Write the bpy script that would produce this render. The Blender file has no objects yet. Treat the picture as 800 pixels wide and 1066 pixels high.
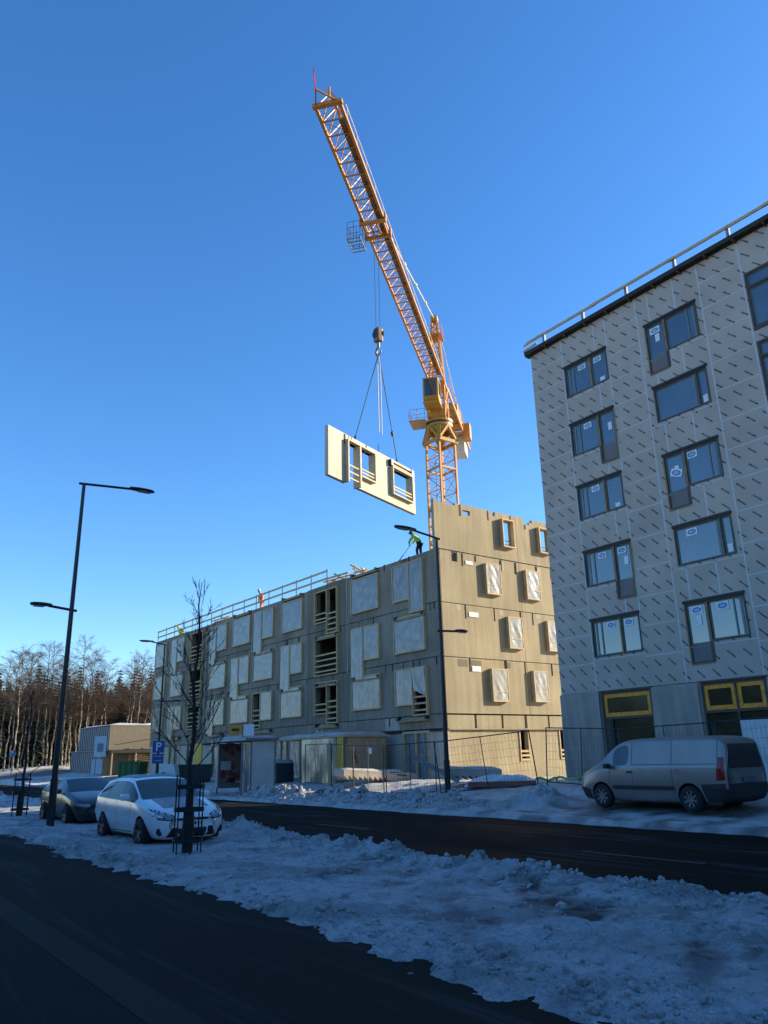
import bpy, bmesh, math, random
import numpy as np
from mathutils import Vector, Matrix
from mathutils.bvhtree import BVHTree
from math import sin, cos, pi, radians, atan2, hypot, sqrt

random.seed(7)
SC = bpy.context.scene
COL = SC.collection

# ---------------------------------------------------------------- camera
def setup_camera():
    f, pitch, roll, head, H = 800.0, radians(17.6), radians(-1.433), radians(36.479), 1.85
    fwd = Vector((sin(head) * cos(pitch), cos(head) * cos(pitch), sin(pitch)))
    r0 = Vector((cos(head), -sin(head), 0)); u0 = r0.cross(fwd)
    r = r0 * cos(roll) + u0 * sin(roll); u = u0 * cos(roll) - r0 * sin(roll)
    cam = bpy.data.cameras.new('camera'); o = bpy.data.objects.new('camera', cam); COL.objects.link(o)
    m = Matrix.Identity(4)
    for i in range(3):
        m[i][0] = r[i]; m[i][1] = u[i]; m[i][2] = -fwd[i]
    m[0][3], m[1][3], m[2][3] = 0, 0, H
    o.matrix_world = m
    cam.sensor_fit = 'VERTICAL'; cam.sensor_height = 36.0; cam.lens = f / 1066.0 * 36.0
    cam.clip_start = 0.1; cam.clip_end = 5000
    SC.camera = o
setup_camera()

# ---------------------------------------------------------------- sky and sun
SUN_EL, SUN_AZ = radians(19), radians(110)          # azimuth from +Y towards +X
w = bpy.data.worlds.new("World"); SC.world = w; w.use_nodes = True
nt = w.node_tree
for n in list(nt.nodes): nt.nodes.remove(n)
sky = nt.nodes.new('ShaderNodeTexSky'); sky.sky_type = 'NISHITA'; sky.sun_disc = False
sky.sun_elevation = SUN_EL; sky.sun_rotation = SUN_AZ
sky.altitude = 100; sky.air_density = 1.0; sky.dust_density = 0.25; sky.ozone_density = 4.0
bg = nt.nodes.new('ShaderNodeBackground'); bg.inputs['Strength'].default_value = 0.14
wo = nt.nodes.new('ShaderNodeOutputWorld')
hs = nt.nodes.new('ShaderNodeHueSaturation'); hs.inputs['Saturation'].default_value = 1.19; hs.inputs['Hue'].default_value = 0.505; hs.inputs['Value'].default_value = 1.0
nt.links.new(sky.outputs['Color'], hs.inputs['Color']); nt.links.new(hs.outputs['Color'], bg.inputs['Color']); nt.links.new(bg.outputs['Background'], wo.inputs['Surface'])
sl = bpy.data.lights.new('sun', 'SUN'); sl.energy = 4.9; sl.angle = radians(0.5); sl.color = (1.0, 0.87, 0.64)
so = bpy.data.objects.new('sun', sl); COL.objects.link(so)
sd = Vector((sin(SUN_AZ) * cos(SUN_EL), cos(SUN_AZ) * cos(SUN_EL), sin(SUN_EL)))
so.rotation_euler = sd.to_track_quat('Z', 'Y').to_euler(); so.location = sd * 200
SC.view_settings.view_transform = 'Standard'; SC.view_settings.look = 'None'
SC.view_settings.gamma = 1.0; SC.view_settings.use_curve_mapping = False
SC.view_settings.exposure = 1.08
SC.cycles.max_bounces = 6; SC.cycles.transparent_max_bounces = 12
SC.cycles.use_adaptive_sampling = True

# ---------------------------------------------------------------- materials
MATS = {}
def mat(name, c, rough=0.7, metal=0.0, var=0.12, scale=3.0, bump=0.0, bscale=40.0, spec=0.5, c2=None, alpha=1.0,
        ior=None, emit=None, detail=5.0, bdist=0.02, coat=0.0):
    if name in MATS: return MATS[name]
    m = bpy.data.materials.new(name); m.use_nodes = True; t = m.node_tree; L = t.links
    b = t.nodes['Principled BSDF']; b.inputs['Roughness'].default_value = rough; b.inputs['Metallic'].default_value = metal
    b.inputs['Specular IOR Level'].default_value = spec
    if ior: b.inputs['IOR'].default_value = ior
    if coat: b.inputs['Coat Weight'].default_value = coat; b.inputs['Coat Roughness'].default_value = 0.06
    if alpha < 1: b.inputs['Alpha'].default_value = alpha
    tc = t.nodes.new('ShaderNodeTexCoord')
    n = t.nodes.new('ShaderNodeTexNoise'); n.inputs['Scale'].default_value = scale; n.inputs['Detail'].default_value = detail
    n.inputs['Roughness'].default_value = 0.6
    L.new(tc.outputs['Object'], n.inputs['Vector'])
    r = t.nodes.new('ShaderNodeValToRGB'); r.color_ramp.elements[0].position = 0.3; r.color_ramp.elements[1].position = 0.7
    a = tuple(max(0, x * (1 - var)) for x in c); z = tuple(min(1, x * (1 + var)) for x in (c2 or c))
    r.color_ramp.elements[0].color = (*a, 1); r.color_ramp.elements[1].color = (*z, 1)
    L.new(n.outputs['Fac'], r.inputs['Fac']); L.new(r.outputs['Color'], b.inputs['Base Color'])
    if bump:
        n2 = t.nodes.new('ShaderNodeTexNoise'); n2.inputs['Scale'].default_value = bscale; n2.inputs['Detail'].default_value = 6
        L.new(tc.outputs['Object'], n2.inputs['Vector'])
        bp = t.nodes.new('ShaderNodeBump'); bp.inputs['Strength'].default_value = bump; bp.inputs['Distance'].default_value = bdist
        L.new(n2.outputs['Fac'], bp.inputs['Height']); L.new(bp.outputs['Normal'], b.inputs['Normal'])
    MATS[name] = m
    return m

def concrete(name, c, streak=0.35, blotch=0.14):
    if name in MATS: return MATS[name]
    m = bpy.data.materials.new(name); m.use_nodes = True; t = m.node_tree; L = t.links; b = t.nodes['Principled BSDF']
    b.inputs['Roughness'].default_value = 0.85; b.inputs['Specular IOR Level'].default_value = 0.25
    tc = t.nodes.new('ShaderNodeTexCoord')
    def noise(sc, det, stretch=None):
        n = t.nodes.new('ShaderNodeTexNoise'); n.inputs['Scale'].default_value = sc; n.inputs['Detail'].default_value = det
        if stretch:
            mp = t.nodes.new('ShaderNodeMapping'); mp.inputs['Scale'].default_value = stretch
            L.new(tc.outputs['Object'], mp.inputs['Vector']); L.new(mp.outputs['Vector'], n.inputs['Vector'])
        else: L.new(tc.outputs['Object'], n.inputs['Vector'])
        return n.outputs['Fac']
    def mul(col, fac, lo, hi, p0=0.3, p1=0.7):
        r = t.nodes.new('ShaderNodeValToRGB'); r.color_ramp.elements[0].position = p0; r.color_ramp.elements[1].position = p1
        r.color_ramp.elements[0].color = (lo, lo, lo, 1); r.color_ramp.elements[1].color = (hi, hi, hi, 1)
        L.new(fac, r.inputs['Fac'])
        x = t.nodes.new('ShaderNodeMix'); x.data_type = 'RGBA'; x.blend_type = 'MULTIPLY'; x.inputs['Factor'].default_value = 1
        if isinstance(col, tuple): x.inputs['A'].default_value = (*col, 1)
        else: L.new(col, x.inputs['A'])
        L.new(r.outputs['Color'], x.inputs['B']); return x.outputs['Result']
    col = mul(c, noise(0.35, 4), 1 - blotch, 1 + blotch)
    col = mul(col, noise(1.0, 5, (3.0, 3.0, 0.25)), 1 - streak * 0.4, 1.05, 0.35, 0.6)
    col = mul(col, noise(9, 6), 0.9, 1.06)
    L.new(col, b.inputs['Base Color'])
    bp = t.nodes.new('ShaderNodeBump'); bp.inputs['Strength'].default_value = 0.25; bp.inputs['Distance'].default_value = 0.01
    L.new(noise(14, 6), bp.inputs['Height']); L.new(bp.outputs['Normal'], b.inputs['Normal'])
    MATS[name] = m
    return m

def film_mat(name, c, alpha, scale=1.0):
    """thin construction film: wrinkled, half see-through, glossy"""
    if name in MATS: return MATS[name]
    m = mat(name, c, rough=0.22, var=0.12, scale=1.6 * scale, spec=0.8, alpha=alpha)
    t = m.node_tree; L = t.links; b = t.nodes['Principled BSDF']; tc = t.nodes['Texture Coordinate']
    mp = t.nodes.new('ShaderNodeMapping'); mp.inputs['Rotation'].default_value = (0.5, 0.6, 0.3); mp.inputs['Scale'].default_value = (1.0, 1.0, 0.35)
    n = t.nodes.new('ShaderNodeTexNoise'); n.inputs['Scale'].default_value = 4.5 * scale; n.inputs['Detail'].default_value = 3; n.inputs['Distortion'].default_value = 0.9
    L.new(tc.outputs['Object'], mp.inputs['Vector']); L.new(mp.outputs['Vector'], n.inputs['Vector'])
    bp = t.nodes.new('ShaderNodeBump'); bp.inputs['Strength'].default_value = 0.55; bp.inputs['Distance'].default_value = 0.03
    L.new(n.outputs['Fac'], bp.inputs['Height']); L.new(bp.outputs['Normal'], b.inputs['Normal'])
    r = t.nodes.new('ShaderNodeMapRange'); r.inputs['From Min'].default_value = 0.35; r.inputs['From Max'].default_value = 0.7
    r.inputs['To Min'].default_value = alpha - 0.12; r.inputs['To Max'].default_value = min(1, alpha + 0.15)
    L.new(n.outputs['Fac'], r.inputs['Value']); L.new(r.outputs['Result'], b.inputs['Alpha'])
    return m

def snow_mat(name, dirt_tone_attr=True, base=(0.86, 0.845, 0.82)):
    if name in MATS: return MATS[name]
    m = bpy.data.materials.new(name); m.use_nodes = True; t = m.node_tree; L = t.links; b = t.nodes['Principled BSDF']
    b.inputs['Roughness'].default_value = 0.6; b.inputs['Specular IOR Level'].default_value = 0.3
    tc = t.nodes.new('ShaderNodeTexCoord')
    n = t.nodes.new('ShaderNodeTexNoise'); n.inputs['Scale'].default_value = 1.3; n.inputs['Detail'].default_value = 8; n.inputs['Roughness'].default_value = 0.7
    L.new(tc.outputs['Object'], n.inputs['Vector'])
    r = t.nodes.new('ShaderNodeValToRGB'); r.color_ramp.elements[0].position = 0.36; r.color_ramp.elements[1].position = 0.58
    r.color_ramp.elements[0].color = (*[x * 0.68 for x in base], 1); r.color_ramp.elements[1].color = (*base, 1)
    L.new(n.outputs['Fac'], r.inputs['Fac'])
    col = r.outputs['Color']
    if dirt_tone_attr:
        at = t.nodes.new('ShaderNodeAttribute'); at.attribute_name = 'dirt_tone'
        x = t.nodes.new('ShaderNodeMix'); x.data_type = 'RGBA'; L.new(at.outputs['Fac'], x.inputs['Factor'])
        L.new(col, x.inputs['A']); x.inputs['B'].default_value = (0.10, 0.09, 0.08, 1); col = x.outputs['Result']
    g = t.nodes.new('ShaderNodeTexNoise'); g.inputs['Scale'].default_value = 38; g.inputs['Detail'].default_value = 4; g.inputs['Roughness'].default_value = 0.7
    L.new(tc.outputs['Object'], g.inputs['Vector'])
    gr = t.nodes.new('ShaderNodeMapRange'); gr.inputs['From Min'].default_value = 0.56; gr.inputs['From Max'].default_value = 0.72; gr.inputs['To Max'].default_value = 0.3
    L.new(g.outputs['Fac'], gr.inputs['Value'])
    gx = t.nodes.new('ShaderNodeMix'); gx.data_type = 'RGBA'; L.new(gr.outputs['Result'], gx.inputs['Factor']); L.new(col, gx.inputs['A']); gx.inputs['B'].default_value = (0.26, 0.23, 0.20, 1); col = gx.outputs['Result'] if dirt_tone_attr else col
    L.new(col, b.inputs['Base Color'])
    n2 = t.nodes.new('ShaderNodeTexNoise'); n2.inputs['Scale'].default_value = 16; n2.inputs['Detail'].default_value = 10; n2.inputs['Roughness'].default_value = 0.78
    L.new(tc.outputs['Object'], n2.inputs['Vector'])
    bp = t.nodes.new('ShaderNodeBump'); bp.inputs['Strength'].default_value = 1.0; bp.inputs['Distance'].default_value = 0.12
    L.new(n2.outputs['Fac'], bp.inputs['Height'])
    v3 = t.nodes.new('ShaderNodeTexVoronoi'); v3.inputs['Scale'].default_value = 19; v3.inputs['Randomness'].default_value = 1.0; v3.inputs['Detail'].default_value = 3; L.new(tc.outputs['Object'], v3.inputs['Vector'])
    b3 = t.nodes.new('ShaderNodeBump'); b3.inputs['Strength'].default_value = 0.8; b3.inputs['Distance'].default_value = 0.05
    L.new(v3.outputs['Distance'], b3.inputs['Height']); L.new(bp.outputs['Normal'], b3.inputs['Normal']); L.new(b3.outputs['Normal'], b.inputs['Normal'])
    MATS[name] = m
    return m

def asphalt_mat(name, lo, hi, rough0, rough1, frost=0.0):
    if name in MATS: return MATS[name]
    m = bpy.data.materials.new(name); m.use_nodes = True; t = m.node_tree; L = t.links; b = t.nodes['Principled BSDF']
    tc = t.nodes.new('ShaderNodeTexCoord')
    def noise(sc, det, stretch=(1, 1, 1), dist=0.0):
        mp = t.nodes.new('ShaderNodeMapping'); mp.inputs['Scale'].default_value = stretch
        n = t.nodes.new('ShaderNodeTexNoise'); n.inputs['Scale'].default_value = sc; n.inputs['Detail'].default_value = det; n.inputs['Distortion'].default_value = dist
        n.inputs['Roughness'].default_value = 0.65
        L.new(tc.outputs['Object'], mp.inputs['Vector']); L.new(mp.outputs['Vector'], n.inputs['Vector']); return n.outputs['Fac']
    def ramp(f, p0, p1, a, z):
        r = t.nodes.new('ShaderNodeValToRGB'); r.color_ramp.elements[0].position = p0; r.color_ramp.elements[1].position = p1
        r.color_ramp.elements[0].color = (*a, 1); r.color_ramp.elements[1].color = (*z, 1); L.new(f, r.inputs['Fac']); return r.outputs['Color']
    def mix(a, z, f, mode='MIX'):
        x = t.nodes.new('ShaderNodeMix'); x.data_type = 'RGBA'; x.blend_type = mode
        if isinstance(f, float): x.inputs['Factor'].default_value = f
        else: L.new(f, x.inputs['Factor'])
        for k, v in (('A', a), ('B', z)):
            if isinstance(v, tuple): x.inputs[k].default_value = (*v, 1)
            else: L.new(v, x.inputs[k])
        return x.outputs['Result']
    big = noise(0.45, 6, (1, 0.25, 1), 0.4)
    col = ramp(big, 0.3, 0.7, (lo * 1.15, lo, lo * 0.8), (hi * 1.15, hi, hi * 0.82))
    grit = ramp(noise(150, 3), 0.4, 0.65, (0.6,) * 3, (1.5,) * 3)
    col = mix(col, grit, 1.0, 'MULTIPLY')
    if frost:
        fr = ramp(noise(0.9, 8, (2.2, 0.16, 1), 1.0), 0.54, 0.80, (0, 0, 0), (frost,) * 3)
        col = mix(col, (0.42, 0.45, 0.50), fr)
    L.new(col, b.inputs['Base Color'])
    rr = t.nodes.new('ShaderNodeMapRange'); rr.inputs['From Min'].default_value = 0.35; rr.inputs['From Max'].default_value = 0.65
    rr.inputs['To Min'].default_value = rough0; rr.inputs['To Max'].default_value = rough1
    L.new(big, rr.inputs['Value']); L.new(rr.outputs['Result'], b.inputs['Roughness'])
    bp = t.nodes.new('ShaderNodeBump'); bp.inputs['Strength'].default_value = 0.5; bp.inputs['Distance'].default_value = 0.006
    L.new(noise(90, 4), bp.inputs['Height']); L.new(bp.outputs['Normal'], b.inputs['Normal'])
    b.inputs['Specular IOR Level'].default_value = 0.035
    MATS[name] = m
    return m

def board_mat():
    """grey wind-barrier boards with slanted printed marks in a grid (object coordinates: y along the wall, z up)"""
    m = bpy.data.materials.new('wind_barrier_board'); m.use_nodes = True; t = m.node_tree; L = t.links; b = t.nodes['Principled BSDF']
    b.inputs['Roughness'].default_value = 0.75; b.inputs['Specular IOR Level'].default_value = 0.2
    tc = t.nodes.new('ShaderNodeTexCoord'); sp = t.nodes.new('ShaderNodeSeparateXYZ'); L.new(tc.outputs['Object'], sp.inputs['Vector'])
    def M(op, a, bb=None, c=None):
        n = t.nodes.new('ShaderNodeMath'); n.operation = op
        for i, v in enumerate((a, bb, c)):
            if v is None: continue
            if isinstance(v, (int, float)): n.inputs[i].default_value = v
            else: L.new(v, n.inputs[i])
        return n.outputs[0]
    y = M('ADD', sp.outputs['Y'], 1000.0); z = M('ADD', sp.outputs['Z'], 100.03)
    row = M('FLOOR', M('DIVIDE', z, 0.585))
    board = M('FLOOR', M('DIVIDE', M('ADD', z, -0.10), 1.17))
    jit = M('MULTIPLY', M('FRACT', M('MULTIPLY', M('SINE', M('MULTIPLY', board, 12.9898)), 43.7)), 0.22)
    ysh = M('ADD', M('ADD', y, M('MULTIPLY', row, 0.07)), jit)
    fy = M('SUBTRACT', M('MULTIPLY', M('FRACT', M('DIVIDE', ysh, 0.6)), 0.6), 0.30)
    fz = M('SUBTRACT', M('MULTIPLY', M('FRACT', M('DIVIDE', z, 0.585)), 0.585), 0.2925)
    k = 0.7071
    u = M('MULTIPLY', M('ADD', fy, fz), k)       # along the mark (towards far end and up)
    v = M('MULTIPLY', M('SUBTRACT', fy, fz), k)
    au = M('ABSOLUTE', u); av = M('ABSOLUTE', v)
    # bar, broken up like small lettering, with a thicker head at the upper end
    cell = M('FLOOR', M('DIVIDE', M('ADD', u, 10), 0.042))
    rnd = M('FRACT', M('MULTIPLY', M('SINE', M('MULTIPLY', cell, 78.233)), 43758.5))
    hgt = M('ADD', M('MULTIPLY', rnd, 0.018), 0.020)
    bar = M('MULTIPLY', M('LESS_THAN', au, 0.20), M('LESS_THAN', av, hgt))
    du = M('SUBTRACT', u, 0.165)
    head = M('LESS_THAN', M('ADD', M('MULTIPLY', du, du), M('MULTIPLY', v, v)), 0.0013)
    mark = M('MINIMUM', M('ADD', bar, head), 1.0)
    wear = t.nodes.new('ShaderNodeTexNoise'); wear.inputs['Scale'].default_value = 5.0; wear.inputs['Detail'].default_value = 4
    L.new(tc.outputs['Object'], wear.inputs['Vector'])
    wf = t.nodes.new('ShaderNodeMapRange'); wf.inputs['From Min'].default_value = 0.3; wf.inputs['From Max'].default_value = 0.65
    wf.inputs['To Min'].default_value = 0.55; wf.inputs['To Max'].default_value = 0.98; L.new(wear.outputs['Fac'], wf.inputs['Value'])
    mark = M('MULTIPLY', mark, wf.outputs['Result'])
    # each board slightly different
    brd = t.nodes.new('ShaderNodeTexNoise'); brd.inputs['Scale'].default_value = 0.5; brd.inputs['Detail'].default_value = 5
    L.new(tc.outputs['Object'], brd.inputs['Vector'])
    r = t.nodes.new('ShaderNodeValToRGB'); r.color_ramp.elements[0].position = 0.3; r.color_ramp.elements[1].position = 0.7
    r.color_ramp.elements[0].color = (0.40, 0.325, 0.275, 1); r.color_ramp.elements[1].color = (0.51, 0.415, 0.35, 1)
    L.new(brd.outputs['Fac'], r.inputs['Fac'])
    x = t.nodes.new('ShaderNodeMix'); x.data_type = 'RGBA'; L.new(mark, x.inputs['Factor']); L.new(r.outputs['Color'], x.inputs['A'])
    x.inputs['B'].default_value = (0.04, 0.038, 0.04, 1); L.new(x.outputs['Result'], b.inputs['Base Color'])
    return m

M_SNOW = snow_mat('snow'); M_SNOWC = snow_mat('clean_snow', False)
M_STEELD = mat('dark_steel', (0.018, 0.019, 0.022), rough=0.45, metal=0.3, var=0.2)
M_GALV = mat('galvanised', (0.18, 0.19, 0.20), rough=0.5, metal=0.7, var=0.2)
M_WOOD = mat('pale_timber', (0.52, 0.36, 0.18), rough=0.75, var=0.22, scale=6, bump=0.2)
M_WOODG = mat('grey_timber', (0.30, 0.22, 0.13), rough=0.8, var=0.25, scale=6, bump=0.2)
M_BLACK = mat('black_plastic', (0.012, 0.012, 0.013), rough=0.55, var=0.2)
M_TYRE = mat('tyre_rubber', (0.015, 0.015, 0.016), rough=0.85, var=0.3, bump=0.3)
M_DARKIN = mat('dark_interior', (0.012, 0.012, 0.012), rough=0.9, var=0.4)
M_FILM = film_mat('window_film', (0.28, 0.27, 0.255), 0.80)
M_FILMS = film_mat('loose_film', (0.40, 0.40, 0.38), 0.6)

# ---------------------------------------------------------------- mesh builder and bookkeeping
class MB:
    def __init__(s): s.v = []; s.f = []
    def add(s, vs, fs):
        o = len(s.v); s.v += [tuple(x) for x in vs]; s.f += [tuple(o + i for i in f) for f in fs]; return s
    def box(s, x0, x1, y0, y1, z0, z1, M=None):
        vs = [Vector((x, y, z)) for x in (x0, x1) for y in (y0, y1) for z in (z0, z1)]
        if M is not None: vs = [M @ p for p in vs]
        return s.add(vs, [(0, 1, 3, 2), (4, 6, 7, 5), (0, 4, 5, 1), (2, 3, 7, 6), (0, 2, 6, 4), (1, 5, 7, 3)])
    def bevbox(s, x0, x1, y0, y1, z0, z1, r, M=None):
        """box with chamfered edges"""
        vs = []; idx = {}
        c = Vector(((x0 + x1) / 2, (y0 + y1) / 2, (z0 + z1) / 2)); h = Vector(((x1 - x0) / 2, (y1 - y0) / 2, (z1 - z0) / 2))
        bm = bmesh.new(); bmesh.ops.create_cube(bm, size=2.0)
        for v in bm.verts: v.co = Vector((v.co.x * h.x, v.co.y * h.y, v.co.z * h.z)) + c
        bmesh.ops.bevel(bm, geom=bm.edges[:], offset=r, segments=2, affect='EDGES', profile=0.5)
        vs = [(M @ v.co) if M is not None else v.co.copy() for v in bm.verts]; bm.verts.index_update()
        fs = [tuple(v.index for v in f.verts) for f in bm.faces]; bm.free()
        return s.add(vs, fs)
    def tube(s, a, b, r, n=6, r2=None, cap=True):
        a = Vector(a); b = Vector(b); d = b - a
        if d.length < 1e-6: return s
        q = d.to_track_quat('Z', 'Y'); r2 = r if r2 is None else r2; vs = []
        for p, rr in ((a, r), (b, r2)):
            for i in range(n):
                t = 2 * pi * i / n; vs.append(p + q @ Vector((rr * cos(t), rr * sin(t), 0)))
        fs = [(i, (i + 1) % n, n + (i + 1) % n, n + i) for i in range(n)]
        if cap: fs += [tuple(range(n - 1, -1, -1)), tuple(range(n, 2 * n))]
        return s.add(vs, fs)
    def beam(s, a, b, wd, ht, up=(0, 0, 1)):
        a = Vector(a); b = Vector(b); d = b - a; L = d.length
        if L < 1e-6: return s
        z = d.normalized(); u = Vector(up)
        x = u.cross(z)
        if x.length < 1e-4: x = Vector((1, 0, 0)).cross(z)
        x.normalize(); y = z.cross(x)
        vs = []
        for p in (a, b):
            for sx, sy in ((-1, -1), (1, -1), (1, 1), (-1, 1)): vs.append(p + x * (sx * wd / 2) + y * (sy * ht / 2))
        return s.add(vs, [(3, 2, 1, 0), (4, 5, 6, 7), (0, 1, 5, 4), (1, 2, 6, 5), (2, 3, 7, 6), (3, 0, 4, 7)])
    def poly(s, pts, n):
        """prism: closed outline pts extruded by vector n"""
        pts = [Vector(p) for p in pts]; n = Vector(n); k = len(pts)
        fs = [tuple(range(k - 1, -1, -1)), tuple(range(k, 2 * k))] + [(i, (i + 1) % k, k + (i + 1) % k, k + i) for i in range(k)]
        return s.add(pts + [p + n for p in pts], fs)
    def lathe(s, prof, n=24, axis='Y', c=(0, 0, 0)):
        """prof: (radius, along axis)"""
        c = Vector(c); vs = []
        for r, h in prof:
            for i in range(n):
                t = 2 * pi * i / n
                p = {'Y': Vector((r * cos(t), h, r * sin(t))), 'Z': Vector((r * cos(t), r * sin(t), h)), 'X': Vector((h, r * cos(t), r * sin(t)))}[axis]
                vs.append(c + p)
        fs = [(j * n + i, j * n + (i + 1) % n, (j + 1) * n + (i + 1) % n, (j + 1) * n + i) for j in range(len(prof) - 1) for i in range(n)]
        return s.add(vs, fs)
    def mesh(s, name):
        me = bpy.data.meshes.new(name); me.from_pydata(s.v, [], s.f); me.update()
        bm = bmesh.new(); bm.from_mesh(me); bmesh.ops.recalc_face_normals(bm, faces=bm.faces); bm.to_mesh(me); bm.free()
        return me
    def build(s, name, m, parent=None, smooth=False, label=None):
        return link(name, s.mesh(name), m, parent, smooth, label)

def pieces(mb, name, m, parent=None, smooth=False):
    """one object per separate piece of the builder"""
    par = list(range(len(mb.v)))
    def find(i):
        while par[i] != i: par[i] = par[par[i]]; i = par[i]
        return i
    for f in mb.f:
        a = find(f[0])
        for i in f[1:]: par[find(i)] = a
    comp = {}
    for f in mb.f: comp.setdefault(find(f[0]), []).append(f)
    out = []
    for fs in comp.values():
        ids = sorted({i for f in fs for i in f}); mp = {k: j for j, k in enumerate(ids)}
        q = MB(); q.v = [mb.v[i] for i in ids]; q.f = [tuple(mp[i] for i in f) for f in fs]
        out.append(q.build(name, m, parent, smooth))
    return out

def link(name, me, m, parent=None, smooth=False, label=None):
    o = bpy.data.objects.new(name, me); COL.objects.link(o)
    if m is not None:
        me.materials.clear(); me.materials.append(m)
    if smooth:
        for p in me.polygons: p.use_smooth = True
    if parent is not None: o.parent = parent
    if label: o['label'] = label
    return o

def thing(name, label, cat, loc=(0, 0, 0), rz=0.0, group=None):
    o = bpy.data.objects.new(name, None); COL.objects.link(o); o.empty_display_size = 0.3
    o.location = loc; o.rotation_euler = (0, 0, rz); o['label'] = label; o['category'] = cat
    if group: o['group'] = group
    return o

def tag(o, label, cat, group=None):
    o['label'] = label; o['category'] = cat
    if group: o['group'] = group
    return o

def struct(o):
    o['kind'] = 'structure'; return o

CH = None
def dup(root, loc, rz=None, label=None, scale=None):
    def cp(o, par):
        c = o.copy(); COL.objects.link(c)
        if par is not None: c.parent = par
        for ch in [x for x in COL.objects if x.parent is o]: cp(ch, c)
        return c
    r = cp(root, None); r.location = loc
    if rz is not None: r.rotation_euler = (0, 0, rz)
    if scale is not None: r.scale = scale
    if label: r['label'] = label
    return r

# ---------------------------------------------------------------- noise for the terrain
def _hash(ix, iy, s):
    h = (ix.astype(np.int64) * 374761393 + iy.astype(np.int64) * 668265263 + s * 982451653) & 0xffffffff
    h = ((h ^ (h >> 13)) * 1274126177) & 0xffffffff
    return ((h ^ (h >> 16)) & 0xffff) / 65535.0
def vnoise(x, y, s=0):
    ix = np.floor(x); iy = np.floor(y); fx = x - ix; fy = y - iy
    fx = fx * fx * (3 - 2 * fx); fy = fy * fy * (3 - 2 * fy)
    a = _hash(ix, iy, s); b = _hash(ix + 1, iy, s); c = _hash(ix, iy + 1, s); d = _hash(ix + 1, iy + 1, s)
    return (a * (1 - fx) + b * fx) * (1 - fy) + (c * (1 - fx) + d * fx) * fy
def fbm(x, y, s=0, o=4):
    t = 0; a = 0.5
    for i in range(o):
        t = t + a * vnoise(x * 2 ** i + 17.3 * i, y * 2 ** i + 9.1 * i, s + i); a *= 0.5
    return t / (1 - 0.5 ** o)
def sstep(a, b, x):
    t = np.clip((x - a) / (b - a), 0, 1); return t * t * (3 - 2 * t)

def grid(name, xs, ys, hf, m, dirt_tone=None, smooth=True):
    X, Y = np.meshgrid(np.array(xs), np.array(ys)); Z = hf(X, Y); nx, ny = len(xs), len(ys)
    me = bpy.data.meshes.new(name)
    V = np.stack([X, Y, Z], -1).reshape(-1, 3)
    i = np.arange(nx - 1)[None, :] + np.arange(ny - 1)[:, None] * nx
    F = np.stack([i, i + 1, i + nx + 1, i + nx], -1).reshape(-1, 4)
    me.vertices.add(len(V)); me.vertices.foreach_set('co', V.ravel())
    me.loops.add(F.size); me.loops.foreach_set('vertex_index', F.ravel().astype(np.int32))
    me.polygons.add(len(F)); me.polygons.foreach_set('loop_start', np.arange(0, F.size, 4, dtype=np.int32))
    me.polygons.foreach_set('loop_total', np.full(len(F), 4, np.int32))
    me.update(); me.validate()
    if dirt_tone is not None:
        at = me.attributes.new('dirt_tone', 'FLOAT', 'POINT'); at.data.foreach_set('value', np.clip(dirt_tone(X, Y, Z), 0, 1).ravel().astype(np.float32))
    me.polygons.foreach_set('use_smooth', np.full(len(F), smooth))
    return struct(link(name, me, m))

def graded(a, b, d0, d1):
    out = [a]; L = b - a
    while out[-1] < b:
        t = (out[-1] - a) / L; out.append(out[-1] + d0 + (d1 - d0) * t)
    return out

# ================================================================ THE GROUND
def far_z(x, y):
    return 0.10 + 0.50 * sstep(18.0, 24.5, x) + 1.0 * sstep(76, 108, y)
def ground_h(x, y):
    z = np.where(x > 16.9, far_z(x, y), -0.12)
    z = np.where((x > 16.4) & (x < 27.6) & (y > -6.5) & (y < 61.5), z - 0.35, z)
    lump = (fbm(x * 0.25, y * 0.25, 3) - 0.5) * 0.5 * sstep(60, 75, y) * (x > 17)
    return z + lump
xs = [-1800, -900, -400, -150, -60, -20, -8, 0, 4, 9, 13, 16.9, 17.0] + list(np.arange(18, 60, 1.0)) + [62, 66, 72, 80, 95, 120, 160, 240, 400, 900, 1800]
ys = [-1800, -900, -300, -100, -40, -15, -6.6, -6.5] + list(np.arange(-4, 60, 4.0)) + [61.5, 61.6] + list(np.arange(62, 125, 0.8)) + [130, 140, 160, 200, 280, 450, 900, 1800]
grid('ground', xs, ys, ground_h, M_SNOW, dirt_tone=lambda x, y, z: 0.35 * sstep(0.5, 0.7, fbm(x * 0.4, y * 0.4, 9)) + 0.8 * sstep(62, 66, y) * (1 - sstep(96, 100, y)) * sstep(0.38, 0.55, fbm(x * 0.22, y * 0.22, 19)))

M_ASPH = asphalt_mat('road_asphalt', 0.008, 0.017, 0.65, 0.9, frost=0.22)
M_WALK = asphalt_mat('sidewalk_asphalt', 0.016, 0.034, 0.75, 0.95, frost=0.09)
M_SETT = asphalt_mat('kerb_stone', 0.026, 0.046, 0.7, 0.9)
def sheet(name, x0, x1, y0, y1, z, m, nx=8, ny=60):
    return grid(name, np.linspace(x0, x1, nx), np.linspace(y0, y1, ny), lambda x, y: x * 0 + z, m, smooth=False)
sheet('road', 9.0, 17.3, -60, 96, 0.0, M_ASPH)
sheet('sidewalk', -9.0, 4.9, -60, 96, 0.10, M_WALK)
sheet('paving_strip', 2.28, 2.62, -60, 96, 0.104, M_SETT, 2, 200)

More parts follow.
